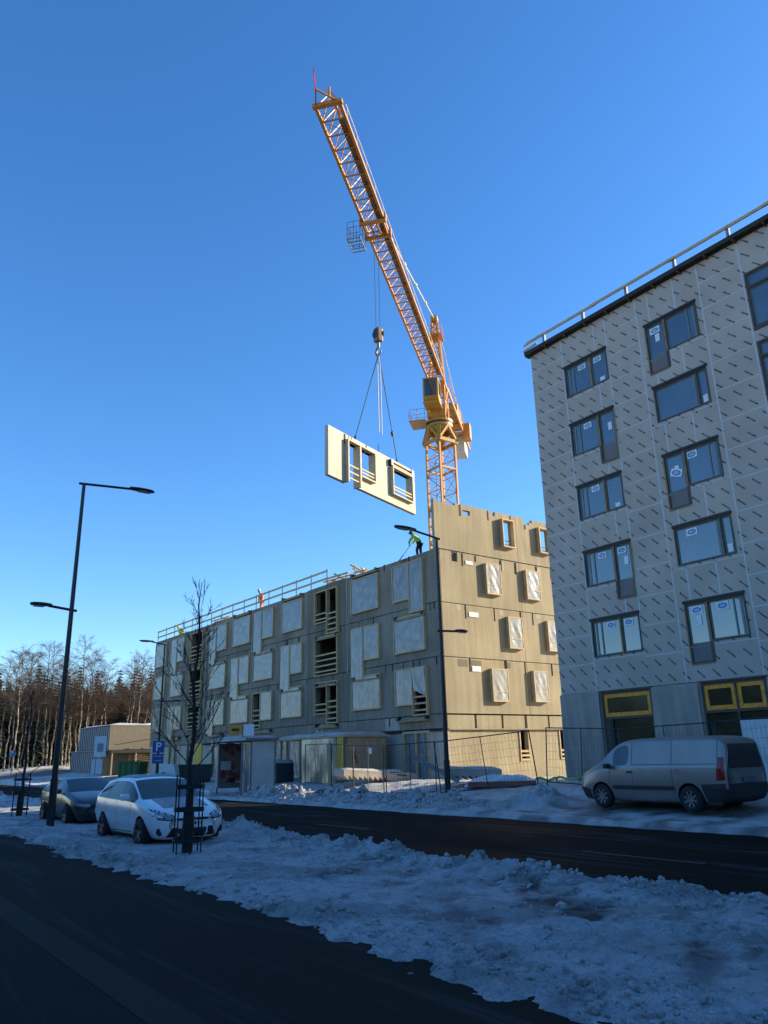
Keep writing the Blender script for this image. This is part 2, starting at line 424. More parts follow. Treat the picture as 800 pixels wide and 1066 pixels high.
# brick-paved parking strip under the verge snow
def paver_mat():
    m = bpy.data.materials.new('parking_pavers'); m.use_nodes = True; t = m.node_tree; L = t.links; b = t.nodes['Principled BSDF']
    tc = t.nodes.new('ShaderNodeTexCoord'); br = t.nodes.new('ShaderNodeTexBrick'); br.inputs['Scale'].default_value = 1.0
    br.inputs['Brick Width'].default_value = 0.21; br.inputs['Row Height'].default_value = 0.105; br.inputs['Mortar Size'].default_value = 0.012
    br.inputs['Color1'].default_value = (0.055, 0.045, 0.04, 1); br.inputs['Color2'].default_value = (0.08, 0.062, 0.052, 1); br.inputs['Mortar'].default_value = (0.35, 0.37, 0.40, 1)
    L.new(tc.outputs['Object'], br.inputs['Vector']); L.new(br.outputs['Color'], b.inputs['Base Color']); b.inputs['Roughness'].default_value = 0.8
    bp = t.nodes.new('ShaderNodeBump'); bp.inputs['Strength'].default_value = 0.4; bp.inputs['Distance'].default_value = 0.01; bp.invert = True
    L.new(br.outputs['Fac'], bp.inputs['Height']); L.new(bp.outputs['Normal'], b.inputs['Normal'])
    return m
sheet('parking_paving', 4.9, 9.0, -60, 96, 0.08, paver_mat())

def seg_d(x, y, ax, ay, bx, by):
    dx, dy = bx - ax, by - ay; t = np.clip(((x - ax) * dx + (y - ay) * dy) / (dx * dx + dy * dy), 0, 1)
    return np.hypot(x - ax - t * dx, y - ay - t * dy)
def billow(x, y, s, o=4):
    t = 0; a = 0.5
    for i in range(o):
        t = t + a * np.abs(2 * vnoise(x * 2.1 ** i + 13.1 * i, y * 2.1 ** i + 5.7 * i, s + i) - 1); a *= 0.55
    return t
def track_f(x, y):
    """driven-over slush crossing the verge"""
    wob = (fbm(x * 0.9, y * 0.9, 71, 4) - 0.5) * 0.9
    d1 = seg_d(x, y, 8.3, 8.6, 6.3, 3.8) + wob; d2 = seg_d(x, y, 7.2, 9.6, 5.2, 5.6) + wob
    return np.maximum(1 - sstep(0.1, 0.55, d1), 0.6 * (1 - sstep(0.1, 0.45, d2)))
def verge_h(x, y):
    eL = 4.10 + 0.38 * sstep(4, 13, y) + (fbm(y * 0.55, y * 0 + 3.1, 11, 5) - 0.5) * 0.55 + 0.10 * np.sin(y * 0.31) + (fbm(x * 3, y * 3, 13, 5) - 0.5) * 0.85
    eR = 9.35 + (fbm(y * 0.5, y * 0 + 8.7, 23, 5) - 0.5) * 0.9 + 0.8 * sstep(14, 20, y) + (fbm(x * 4, y * 4, 25, 3) - 0.5) * 0.3
    fine = (fbm(x * 2.6, y * 2.6, 5, 6) - 0.5)
    big = fbm(x * 0.8, y * 0.8, 31, 4)
    ch = billow(x * 2.4, y * 2.4, 41, 5)
    feet = sstep(0.60, 0.72, fbm(x * 2.9, y * 2.2, 47, 2))
    inL = sstep(-0.15, 0.75, x - eL); inR = sstep(-0.06, 0.40, eR - x)
    ridge = np.exp(-((x - (eR - 0.45)) / 0.36) ** 2) * (0.03 + 0.26 * np.clip(big - 0.3, 0, 1)) * (0.45 + 0.75 * sstep(3, 9, y)) * (0.5 + 1.1 * ch)
    lrid = np.exp(-((x - (eL + 0.8)) / 0.5) ** 2) * 0.16 * np.clip(big - 0.25, 0, 1) * sstep(8, 14, y)
    rough = 0.35 + 0.65 * sstep(0.42, 0.6, big) 
    h = 0.035 + 0.05 * big + ridge * 0.8 + (billow(x * 6.5, y * 6.5, 55, 3) - 0.35) * 0.05 * (0.4 + 1.2 * sstep(0.4, 0.6, fbm(x * 0.6, y * 0.6, 57, 3))) + lrid + rough * (0.085 * (ch - 0.35) + fine * 0.075) - 0.04 * feet * rough
    tr = track_f(x, y)
    h = h * (1 - 0.72 * tr) + tr * (0.004 + fine * 0.05 + 0.03 * (ch - 0.4))
    blk = sstep(0.62, 0.70, fbm(x * 3.3, y * 3.3, 61, 4)) * 0.10 * np.exp(-((x - (eR - 0.6)) / 0.7) ** 2) * sstep(4, 8, y)
    h = (h + blk) * inL * inR
    z = 0.05 + 0.055 * inL + h - 0.07 * (1 - inL * inR)
    z = np.where(x > (eR - 0.1), z - 0.09 * (1 - inR), z)
    return z
def verge_d(x, y, z):
    n = fbm(x * 1.7, y * 1.7, 81, 5)
    tr = track_f(x, y)
    return 0.45 * sstep(0.5, 0.7, n) * sstep(5.6, 8.4, x) + 0.62 * tr * sstep(0.34, 0.62, fbm((x + y) * 0.8, (x * 0.5 - y) * 2.6, 97, 5)) + 0.30 * sstep(0.58, 0.7, fbm(x * 5, y * 5, 91, 4)) + 0.30 * sstep(0.55, 0.7, fbm(x * 0.9 + y * 0.5, y * 0.35, 95, 4))
ygr = graded(-1.5, 3.0, 0.08, 0.04) + graded(3.03, 12.0, 0.028, 0.04) + graded(12.05, 34.0, 0.045, 0.11)[1:] + graded(34.2, 80, 0.2, 0.7)
grid('verge_snow', np.arange(3.9, 11.2, 0.034), ygr, verge_h, M_SNOW, dirt_tone=verge_d)

def site_h(x, y):
    fine = fbm(x * 2.0, y * 2.0, 105, 5) - 0.5; big = fbm(x * 0.7, y * 0.7, 131, 4)
    chunk = np.abs(fbm(x * 2.6, y * 2.6, 141, 4) - 0.5)
    e = 17.05 + (fbm(y * 0.5, y * 0 + 1.7, 123, 4) - 0.5) * 0.5
    z = far_z(x, y) + 0.03 + 0.06 * fine
    bil = billow(x * 2.2, y * 2.2, 151, 5)
    bank = np.exp(-((x - 18.25 - 0.5 * (big - 0.5)) / 0.62) ** 2) * sstep(18.2, 20.5, y) * (1 - sstep(35.2, 36.6, y))
    bank = bank * (0.06 + 0.34 * np.clip(big - 0.15, 0, 1) + 0.62 * (bil - 0.15) + 0.3 * fine + 0.16 * (billow(x * 6, y * 6, 155, 3) - 0.35))
    pile = 0.62 * np.exp(-(((x - 19.6) / 0.9) ** 2 + ((y - 18.6) / 0.9) ** 2)) * (0.35 + 0.9 * bil + 0.3 * big)
    back = 0.35 * np.exp(-((x - 22.2) / 0.8) ** 2) * np.clip(big - 0.2, 0, 1) * (1 - sstep(20, 22, y))
    site = sstep(20.5, 22.5, x) * (0.20 * np.clip(big - 0.35, 0, 1) + 0.12 * fine)
    rows = 0.018 * np.sin(x * 15 + 3 * fine) * (1 - sstep(18.4, 19.2, x)) * (1 - sstep(19, 20, y))
    inn = sstep(-0.1, 0.25, x - e + fine * 0.2)
    return -0.05 + (z + bank + pile + back + site + rows + 0.05) * inn
def site_d(x, y, z):
    n = fbm(x * 1.6, y * 1.6, 181, 5); ch = fbm(x * 3.2, y * 3.2, 191, 4)
    bank = np.exp(-((x - 18.2) / 0.9) ** 2) * sstep(18.5, 20.5, y)
    flat = (1 - sstep(18.9, 19.8, x)) * (1 - sstep(18, 20, y))
    under = np.exp(-((x - 20.0) / 0.9) ** 4) * (sstep(10.6, 11.6, y) * (1 - sstep(16.4, 17.4, y)))  # patch of darker snow where the van stands
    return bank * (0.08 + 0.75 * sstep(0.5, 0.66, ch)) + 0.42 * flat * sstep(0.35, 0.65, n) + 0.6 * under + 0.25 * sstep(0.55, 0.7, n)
grid('site_snow', np.concatenate([np.arange(16.5, 20.2, 0.05), np.arange(20.2, 27.5, 0.08)]), graded(-6.0, 17, 0.16, 0.07) + graded(17.05, 37, 0.055, 0.06)[0:] + graded(37.1, 61, 0.08, 0.25), site_h, M_SNOW, dirt_tone=site_d)

def gz(x, y):                                     # snow surface height on the far side
    return float(site_h(np.array([float(x)]), np.array([float(y)]))[0])
def vz(x, y):
    return float(verge_h(np.array([float(x)]), np.array([float(y)]))[0])

M_MARK = mat('worn_road_paint', (0.085, 0.08, 0.07), rough=0.8, var=0.7, scale=14)
for k, y0 in enumerate((-8, 1, 8.2, 18, 29, 41, 53)):
    b = MB(); b.add([(12.52, y0, 0.004), (12.60, y0, 0.004), (12.60, y0 + 2.6, 0.004), (12.52, y0 + 2.6, 0.004)], [(0, 1, 2, 3)])
    struct(b.build('lane_marking', M_MARK))

# ---------------------------------------------------------------- walls with openings
def wall_grid(mb, us, zs, solid, to3, th):
    """flat wall of thickness th; cells of the us x zs grid are kept where solid(u, z)"""
    us = sorted(set(round(u, 4) for u in us)); zs = sorted(set(round(z, 4) for z in zs))
    nu, nz = len(us) - 1, len(zs) - 1
    S = [[solid((us[i] + us[i + 1]) / 2, (zs[j] + zs[j + 1]) / 2) for j in range(nz)] for i in range(nu)]
    g = lambda i, j: 0 <= i < nu and 0 <= j < nz and S[i][j]
    def q(*p): mb.add([to3(*a) for a in p], [(0, 1, 2, 3)])
    for i in range(nu):
        for j in range(nz):
            if not S[i][j]: continue
            u0, u1, z0, z1 = us[i], us[i + 1], zs[j], zs[j + 1]
            q((u0, z0, 0), (u1, z0, 0), (u1, z1, 0), (u0, z1, 0)); q((u0, z0, th), (u0, z1, th), (u1, z1, th), (u1, z0, th))
            if not g(i - 1, j): q((u0, z0, 0), (u0, z1, 0), (u0, z1, th), (u0, z0, th))
            if not g(i + 1, j): q((u1, z0, 0), (u1, z0, th), (u1, z1, th), (u1, z1, 0))
            if not g(i, j - 1): q((u0, z0, 0), (u0, z0, th), (u1, z0, th), (u1, z0, 0))
            if not g(i, j + 1): q((u0, z1, 0), (u1, z1, 0), (u1, z1, th), (u0, z1, th))
def wall_holes(mb, u0, u1, z0, z1, holes, to3, th):
    us = [u0, u1] + [h for r in holes for h in (r[0], r[1]) if u0 < h < u1]
    zs = [z0, z1] + [h for r in holes for h in (r[2], r[3]) if z0 < h < z1]
    wall_grid(mb, us, zs, lambda u, z: not any(r[0] < u < r[1] and r[2] < z < r[3] for r in holes), to3, th)

# ================================================================ CONCRETE BUILDING UNDER CONSTRUCTION
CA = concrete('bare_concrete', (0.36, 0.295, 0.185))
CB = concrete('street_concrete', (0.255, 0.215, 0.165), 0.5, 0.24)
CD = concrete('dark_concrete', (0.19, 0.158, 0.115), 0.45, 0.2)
CG = concrete('light_concrete', (0.41, 0.365, 0.30))
B0 = Vector((26.0, 30.6, 0.0)); BR = radians(0.7)
conc = thing('apartment_building', 'unfinished grey precast concrete block with timber framed window openings under film', 'building', B0, BR)
TH = 0.30
street = lambda u, z, d: (d, u, z)                 # street wall: local x = depth, y = along
gable = lambda s, z, d: (s, d, z)                  # sunlit end wall
LV = [(3.84, 6.68), (6.72, 9.54), (9.58, 12.44)]    # storeys two, three, four
BAYS = [(0.0, 8.44), (8.47, 13.12), (13.15, 20.92), (20.95, 28.30), (28.33, 32.55), (32.58, 40.3)]
W = {}                                             # windows: column -> level -> (rects, door side, kind)
cols = {'A': (1.10, 3.67), 'B': (5.18, 7.84), 'C': (9.50, 12.02), 'D': (13.70, 16.34), 'E': (17.65, 20.40), 'F': (21.18, 23.93), 'G': (25.1, 28.0), 'H': (29.55, 31.85), 'I': (33.33, 35.97), 'J': (37.35, 39.85)}
kinds = {'A': ('N', 'P', 'No'), 'B': ('P', 'F', 'P'), 'C': ('Nd', 'Xd', 'Nd'), 'D': ('P', 'F', 'P'), 'E': ('F', 'P', 'Fo'), 'F': ('P', 'F', 'P'), 'G': ('F', 'P', 'F'), 'H': ('Xd', 'Xd', 'Xd'), 'I': ('F', 'P', 'F'), 'J': ('P', 'P', 'P')}
ZT = [(10.10, 12.05, 9.30), (7.22, 9.08, 6.36), (4.44, 6.25, 3.88)]      # sill, head, door foot for levels 4, 3, 2
def win_rects(c, li):
    a, b = cols[c]; k = kinds[c][li]; s, h, d = ZT[li]; m = 1.10
    if k[0] == 'P': return [(a, b, s, h)]
    if k[0] == 'X': return [(a, b, d + 0.42, h)]
    if k[0] == 'N': return [(a + m, b, s, h), (a, a + m, d, h)]         # balcony door at the near end
    return [(a, b - m, s, h), (b - m, b, d, h)]                         # balcony door at the far end
for li, (z0, z1) in zip((2, 1, 0), LV):
    for bi, (u0, u1) in enumerate(BAYS):
        mb = MB(); holes = [r for c in cols for r in win_rects(c, li) if u0 < (r[0] + r[1]) / 2 < u1]
        # lifting recesses along the top and bottom edges of the panels
        rec = []
        for c in cols:
            a, b = cols[c]
            if not (u0 < a < u1): continue
            if kinds[c][li][0] == 'P' and z1 < 12:
                pass
            rec += [(a + 0.55, a + 0.64, z1 - 0.42, z1 + 0.1), (b - 0.62, b - 0.54, z1 - 0.40, z1 + 0.1)] if kinds[c][li] != 'P' or li == 0 else [(a - 0.5, a - 0.42, z1 - 0.40, z1 + 0.1)]
        wall_grid_h = holes
        wall_holes(mb, u0, u1, z0, z1 + (0.04 if li == 0 and bi % 2 else 0), holes + [(r[0], r[1], r[2], r[3]) for r in rec if not any(h[0] < r[1] and r[0] < h[1] and h[2] < r[3] and r[2] < h[3] for h in holes)], street, TH)
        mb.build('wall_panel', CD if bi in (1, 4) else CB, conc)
# gable panels, three finished storeys
def gable_holes(li):
    return {2: [(3.56, 4.60, 10.34, 11.98), (6.78, 7.84, 10.36, 11.98)], 1: [(5.04, 6.06, 7.42, 9.08), (8.28, 9.30, 7.46, 9.10)], 0: [(3.5, 4.6, 4.52, 6.14), (6.76, 7.80, 4.56, 6.16)]}[li]
GREC = {2: [(1.12, 1.57, 11.88), (1.85, 1.98, 11.7), (2.84, 2.98, 12.05), (4.78, 4.98, 11.76), (6.0, 6.19, 11.72), (7.77, 7.95, 11.9), (9.08, 9.23, 11.76)],
        1: [(1.89, 2.01, 8.80), (4.07, 4.18, 8.82), (6.14, 6.29, 8.84), (7.17, 7.29, 8.84), (9.1, 9.26, 9.0)],
        0: [(1.98, 2.10, 5.97), (4.62, 4.85, 6.25), (6.2, 6.32, 6.0), (8.42, 8.57, 6.02)]}
GPAL = {2: [(4.99, 5.16, 11.80, 12.3), (7.96, 8.2, 11.92, 12.3)], 1: [(1.29, 1.6, 9.22, 9.5), (4.5, 4.82, 9.18, 9.5), (7.46, 7.86, 9.26, 9.5)], 0: [(1.2, 1.9, 6.22, 6.6), (4.86, 5.12, 6.28, 6.6), (2.12, 2.9, 6.32, 6.6)]}
WHITE = {2: (2.14, 2.68, 11.83, 12.03), 1: (2.17, 2.88, 8.92, 9.18), 0: (2.19, 2.80, 6.0, 6.28)}
for li, (z0, z1) in zip((0, 1, 2), LV):
    for s0, s1 in ((TH + 0.003, 6.385), (6.41, 12.6)):
        mb = MB(); holes = [h for h in gable_holes(li)] + [(a, b, z, z1 + 0.1) for a, b, z in GREC[li]]
        wall_holes(mb, s0, s1, z0, z1, [h for h in holes if s0 < (h[0] + h[1]) / 2 < s1], gable, TH)
        if s0 < 1: wall_holes(mb, 0.0, TH, z0, z1, [], gable, 0.0)
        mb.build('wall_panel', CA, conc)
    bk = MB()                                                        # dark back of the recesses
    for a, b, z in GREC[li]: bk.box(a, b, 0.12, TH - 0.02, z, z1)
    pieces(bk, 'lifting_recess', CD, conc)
    mb = MB(); a, b, z, y = WHITE[li]; mb.box(a, b, -0.03, 0.02, z, y); mb.build('insulation_block', mat('white_insulation', (0.78, 0.78, 0.74), rough=0.9), conc)
    mb = MB()
    for a, b, z, y in GPAL[li]: mb.box(a, b, -0.006, 0.02, z, y)
    pieces(mb, 'mortar_patch', CG if li else CD, conc)
# backs of the street recesses
# wall panels newly set on top of the gable
def solid5(s, z):
    for a, b, c, d in ((1.86, 2.02, 14.58, 16), (2.16, 2.72, 14.72, 14.99), (4.06, 4.19, 14.68, 16), (4.45, 4.72, 15.02, 16), (5.9, 6.03, 14.9, 16), (7.1, 7.27, 14.62, 16), (9.08, 9.2, 14.95, 16), (9.5, 9.63, 14.7, 16),
                       (5.05, 5.95, 13.22, 14.90), (8.16, 9.13, 13.28, 14.86), (6.385, 6.41, 12, 16)):
        if a < s < b and c < z < d: return False
    if s < 0.22 and z > 14.9: return True
    if 0.22 < s < 1.6 and z > 15.14: return False
    if 7.27 < s < 7.6 and z > 14.95: return False
    if 7.6 < s < 7.85 and z > 15.1: return False
    if 10.6 < s: return z < 14.9
    return True
for s0, s1 in ((0.0, 6.385), (6.41, 12.6)):
    us = [x for x in (0, 0.22, 1.6, 1.86, 2.02, 2.16, 2.72, 4.06, 4.19, 4.45, 4.72, 5.9, 6.03, 7.1, 7.27, 7.6, 7.85, 9.08, 9.2, 9.5, 9.63, 5.05, 5.95, 8.16, 9.13, 6.385, 6.41, 10.6, 12.6) if s0 <= x <= s1]
    mb = MB(); wall_grid(mb, us, [12.50, 13.22, 13.28, 14.58, 14.62, 14.68, 14.7, 14.72, 14.86, 14.9, 14.95, 14.99, 15.02, 15.1, 15.14, 15.30], solid5, gable, 0.2)
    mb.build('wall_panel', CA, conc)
# floor slabs, far end, rear wall, inner darkness and ground storey
mb = MB()
for z in (3.55, 6.42, 9.30, 12.10): mb.box(TH + 0.005, 12.4, TH + 0.005, 40.2, z, z + 0.26)
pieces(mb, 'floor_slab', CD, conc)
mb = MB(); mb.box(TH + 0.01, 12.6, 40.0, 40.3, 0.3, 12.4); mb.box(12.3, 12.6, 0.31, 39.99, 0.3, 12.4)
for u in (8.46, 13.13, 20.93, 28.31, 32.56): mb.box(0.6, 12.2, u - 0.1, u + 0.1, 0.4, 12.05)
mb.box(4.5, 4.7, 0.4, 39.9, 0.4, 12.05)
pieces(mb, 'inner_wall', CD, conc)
# ground storey
mb = MB()
dark_open = [(3.60, 4.0, 0.4, 3.02)]
GH = [(1.25, 3.42, 0.4, 3.02), (5.2, 7.7, 0.4, 3.02), (9.4, 12.6, 0.4, 2.95), (14.2, 17.6, 0.4, 3.0), (19.0, 22.6, 0.4, 3.0), (24.2, 27.4, 0.4, 3.0), (29.0, 32.2, 0.4, 3.3), (33.6, 36.0, 0.4, 3.2)]
wall_holes(mb, 0, 40.3, 0.2, 3.06, GH, lambda u, z, d: (d + 0.10, u, z), 0.3)
mb.build('ground_floor_wall', CG, conc)
mb = MB()
for k, (u0, u1) in enumerate(((0, 3.4), (3.42, 4.9), (4.92, 8.44), (8.47, 13.12), (13.15, 20.92), (20.95, 28.30), (28.33, 40.3))): mb.box(0.0, 0.26, u0, u1, 3.12, 3.80)
pieces(mb, 'spandrel_panel', CB, conc)
mb = MB()
for u0, u1 in ((0.04, 1.06), (3.55, 5.15), (8.9, 10.0), (12.9, 13.6), (15.6, 16.9), (20.3, 21.4), (23.5, 24.6), (27.6, 28.8)): mb.box(-0.012, 0.09, u0, u1, 2.98, 3.10)
pieces(mb, 'bearing_slot', M_DARKIN, conc)
mb = MB()
for u0, u1 in ((3.6, 4.88), (11.2, 12.1), (21.4, 22.6), (24.8, 25.9)): mb.box(-0.008, 0.05, u0, u1, 3.16, 3.78)
pieces(mb, 'pale_infill', CG, conc)
mb = MB()
for u in (4.44, 11.6, 21.9, 25.3): mb.box(-0.014, 0.05, u - 0.05, u + 0.05, 3.36, 3.79)
for u, z in ((2.22, 6.28), (0.30, 6.28), (4.06, 6.3), (0.3, 9.2), (2.3, 12.1), (4.6, 12.1), (9.2, 9.2), (17.0, 6.3), (24.6, 6.35), (25.0, 9.2), (14.2, 9.15), (15.9, 9.15)): mb.box(-0.014, 0.05, u - 0.045, u + 0.045, z, z + 0.38)
pieces(mb, 'anchor_slot', M_DARKIN, conc)
# timber posts and film of the ground storey, and yellow doors
for (u0, u1, z0, z1) in GH:
    yel = u0 in (9.4, 29.0)
    f = MB()
    for u in (u0 + 0.06, (u0 + u1) / 2, u1 - 0.06): f.box(0.06, 0.16, u - 0.055, u + 0.055, z0, z1)
    f.box(0.062, 0.158, u0, u1, z1 - 0.1, z1 + 0.0)
    fr = f.build('timber_frame', M_WOOD, conc)
    n = 26; p = MB(); vs = []
    for i in range(n + 1):
        for j in range(9):
            u = u0 + (u1 - u0) * i / n; z = z0 + (z1 - z0) * j / 8
            vs.append((0.20 + 0.035 * sin(u * 9 + 2.3 * sin(z * 1.7 + u0)) * (1 - abs(j - 4) / 9), u, z))
    p.add(vs, [(i * 9 + j, (i + 1) * 9 + j, (i + 1) * 9 + j + 1, i * 9 + j + 1) for i in range(n) for j in range(8)])
    p.build('plastic_film', M_FILMS, fr, smooth=True)
    if yel:
        y = MB(); y.box(0.02, 0.05, u0 + (0.1 if u0 > 20 else -0.1), u0 + 1.45, z0, z1 - 0.1); y.build('door', mat('yellow_panel', (0.62, 0.36, 0.03), rough=0.6), fr)
y = MB(); y.box(-0.05, -0.02, 9.26, 11.8, 2.97, 3.20); y.build('formwork_board', MATS['yellow_panel'], conc)
# gable: ground storey, ledge, two narrow openings
mb = MB(); GG = [(5.46, 6.14, 1.40, 3.0), (8.68, 9.5, 1.5, 3.0)]
wall_holes(mb, 0.42, 12.6, 0.2, 3.02, GG, lambda s, z, d: (s, d + 0.06, z), 0.3); mb.build('ground_floor_wall', CA, conc)
mb = MB()
cuts = [(2.16, 2.32), (4.12, 4.27), (5.9, 6.1), (7.78, 7.92)]
xs_ = [0.30] + [c for q in cuts for c in q] + [12.6]
for i in range(0, len(xs_), 2): mb.box(xs_[i], xs_[i + 1], 0.0, 0.26, 3.10, 3.76)
pieces(mb, 'spandrel_panel', CA, conc)
mb = MB(); mb.box(0.30, 12.6, -0.07, 0.05, 3.03, 3.095); mb.build('ledge', CA, conc)
mb = MB()
for a, b in cuts: mb.box(a, b, 0.12, 0.25, 3.1, 3.76)
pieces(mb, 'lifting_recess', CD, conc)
mb = MB()
for a, b, z0, z1 in GG:
    for k in range(3): mb.box(a - 0.02, b + 0.02, 0.02, 0.05, 1.42 + k * 0.22, 1.53 + k * 0.22)
    mb.box(a - 0.03, a + 0.05, 0.015, 0.05, z0, z1)
pieces(mb, 'guard_slat', M_WOOD, conc)
# corner pipe on the street wall edge
mb = MB(); mb.tube((-0.03, 8.46, 6.6), (-0.03, 8.46, 12.7), 0.03); mb.tube((-0.03, 20.93, 3.9), (-0.03, 20.93, 12.5), 0.03); mb.tube((-0.03, 28.9, 3.9), (-0.03, 28.9, 12.5), 0.03)
pieces(mb, 'joint_strip', mat('pale_strip', (0.55, 0.50, 0.45), rough=0.7), conc)

def frame_ring(mb, a, b, z0, z1, to3, d0, d1, t):
    """four boards standing out of the wall round an opening"""
    def bx(u0, u1, w0, w1):
        p = [to3(u, z, d) for u in (u0, u1) for z in (w0, w1) for d in (d0, d1)]
        mb.add(p, [(0, 1, 3, 2), (4, 6, 7, 5), (0, 4, 5, 1), (2, 3, 7, 6), (0, 2, 6, 4), (1, 5, 7, 3)])
    bx(a - t, a, z0 - t, z1 + t); bx(b, b + t, z0 - t, z1 + t); bx(a, b, z0 - t, z0); bx(a, b, z1, z1 + t)
    return bx
def film_sheet(mb, a, b, z0, z1, to3, d, amp, seed, nu=18, nz=18):
    vs = []
    for i in range(nu + 1):
        for j in range(nz + 1):
            fu, fz = i / nu, j / nz; e = min(fu, 1 - fu, fz, 1 - fz) * 4; e = min(1, e)
            q = sin(fu * 9 + seed + 3 * fz) * 0.5 + sin((fu + fz) * 14 + seed * 2.1) * 0.35 + sin(fz * 21 - fu * 8 + seed) * 0.25
            vs.append(to3(a + (b - a) * fu, z0 + (z1 - z0) * fz, d + amp * q * e))
    mb.add(vs, [(i * (nz + 1) + j, (i + 1) * (nz + 1) + j, (i + 1) * (nz + 1) + j + 1, i * (nz + 1) + j + 1) for i in range(nu) for j in range(nz)])
def timber_window(rects, to3, kind, film, seed, dp=0.16, t=0.07):
    """a window of the concrete block: timber frame, plastic film or bare guard slats"""
    r0 = rects[0]; mb = MB()
    bx = None
    if len(rects) == 2:
        P, D = rects; lo, hi = min(P[0], D[0]), max(P[1], D[1]); h = P[3]
        near = D[0] < P[0]
        bx = frame_ring(MB(), 0, 1, 0, 1, to3, -dp, 0.12, t)
        def B(u0, u1, w0, w1):
            p = [to3(u, z, d) for u in (u0, u1) for z in (w0, w1) for d in (-dp, 0.12)]
            mb.add(p, [(0, 1, 3, 2), (4, 6, 7, 5), (0, 4, 5, 1), (2, 3, 7, 6), (0, 2, 6, 4), (1, 5, 7, 3)])
        B(lo - t, hi + t, h, h + t)
        B(D[0] - t, D[0], D[2] - t, h); B(D[1], D[1] + t, D[2] - t, h); B(D[0], D[1], D[2] - t, D[2])
        if near: B(P[1], P[1] + t, P[2] - t, h); B(D[1] + t, P[1], P[2] - t, P[2])
        else: B(P[0] - t, P[0], P[2] - t, h); B(P[0], D[0] - t, P[2] - t, P[2])
    else:
        frame_ring(mb, *r0, to3, -dp, 0.12, t)
    w = mb.build('window', M_WOOD, conc)
    sl = MB()
    for q, r in enumerate(rects):
        if film or (kind.endswith('o') and q == 0):
            f = MB(); film_sheet(f, r[0], r[1], r[2] - (0.24 if kind == 'F' and q == 1 else 0), r[3], to3, (-dp - 0.012) if kind == 'F' and q == 1 else -dp + 0.035, 0.014, seed + q * 3)
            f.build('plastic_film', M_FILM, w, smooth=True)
        else:
            n = (3 if q == 0 and len(rects) == 2 else 4); hh = r[3] - r[2]
            for k in range(n):
                z = r[2] + 0.16 + k * 0.34
                if len(rects) == 2 and q == 0 and k > 1: break
                p = [to3(u, zz, d) for u in (r[0], r[1]) for zz in (z, z + 0.09) for d in (-0.10, -0.075)]
                sl.add(p, [(0, 1, 3, 2), (4, 6, 7, 5), (0, 4, 5, 1), (2, 3, 7, 6), (0, 2, 6, 4), (1, 5, 7, 3)])
    if kind == 'No':                                      # half-torn film over the balcony door
        r = rects[1]; f = MB()
        f.add([to3(r[0] + 0.04, r[3], -dp - 0.01), to3(r[1], r[3], -dp - 0.01), to3(r[1] - 0.15, r[2] + 1.3, -dp - 0.03), to3(r[0] + 0.55, r[2] + 1.1, -dp - 0.05), to3(r[0], r[2] + 0.9, -dp - 0.01)], [(0, 1, 2, 3, 4)])
        f.build('plastic_film', M_FILM, w)
    if sl.v: pieces(sl, 'guard_slat', M_WOOD, w)
    return w
sd_ = 0
for c in cols:
    for li in (0, 1, 2):
        k = kinds[c][li]; sd_ += 1.7
        timber_window(win_rects(c, li), street, k, 'd' not in k and 'o' not in k, sd_)
        a, b = cols[c]
        if len(win_rects(c, li)) == 2 or k[0] == 'X' or (li == 0 and c in 'BDF'):      # timber support shelf below the door, or over the window at roof level
            s, h, d = ZT[li]; z = d - 0.30 if not (li == 0 and c in 'BDF') else h + 0.22
            near = k[0] == 'N'
            m_ = MB(); m_.box(-0.20, 0.02, a - 0.1, b - 0.1, z - 0.05, z + 0.03); m_.box(-0.10, 0.02, a + 0.1, b - 0.3, z + 0.03, z + 0.14)
            pieces(m_, 'timber_shelf', M_WOODG, conc)
            m_ = MB(); m_.box(-0.24, 0.01, b - 0.28, b - 0.06, z + 0.035, z + 0.22); m_.box(-0.24, 0.01, a - 0.02, a + 0.12, z + 0.035, z + 0.17)
            pieces(m_, 'support_bracket', M_STEELD, conc)
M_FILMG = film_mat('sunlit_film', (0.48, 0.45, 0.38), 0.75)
for li in (0, 1, 2):
    for q, r in enumerate(gable_holes(li)):
        mb = MB(); frame_ring(mb, *r, gable, -0.22, 0.1, 0.06); wdw = mb.build('window', M_WOOD, conc)
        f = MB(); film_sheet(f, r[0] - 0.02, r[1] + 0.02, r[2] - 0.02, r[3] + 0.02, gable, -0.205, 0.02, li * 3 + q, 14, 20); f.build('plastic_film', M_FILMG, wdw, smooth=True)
        f = MB(); f.box(r[0], r[1], -0.222, -0.19, r[2] + 0.45, r[2] + 0.50); pieces(f, 'guard_slat', M_WOOD, wdw)
for r in ((5.05, 5.95, 13.22, 14.90), (8.16, 9.13, 13.28, 14.86)):
    mb = MB(); frame_ring(mb, r[0] + 0.07, r[1] - 0.0, r[2] + 0.06, r[3] - 0.06, gable, -0.24, 0.24, 0.07); wdw = mb.build('window', M_WOOD, conc)
    f = MB(); f.box(r[0] + 0.07, r[1], 0.0, 0.03, r[2] + 0.40, r[2] + 0.45); f.box(r[0] + 0.07, r[1], 0.0, 0.03, r[2] + 0.18, r[2] + 0.23); pieces(f, 'guard_slat', M_WOOD, wdw)

def bl(p):                                        # building-local point to world
    return Vector((B0.x + p[0] * cos(BR) - p[1] * sin(BR), B0.y + p[0] * sin(BR) + p[1] * cos(BR), p[2]))

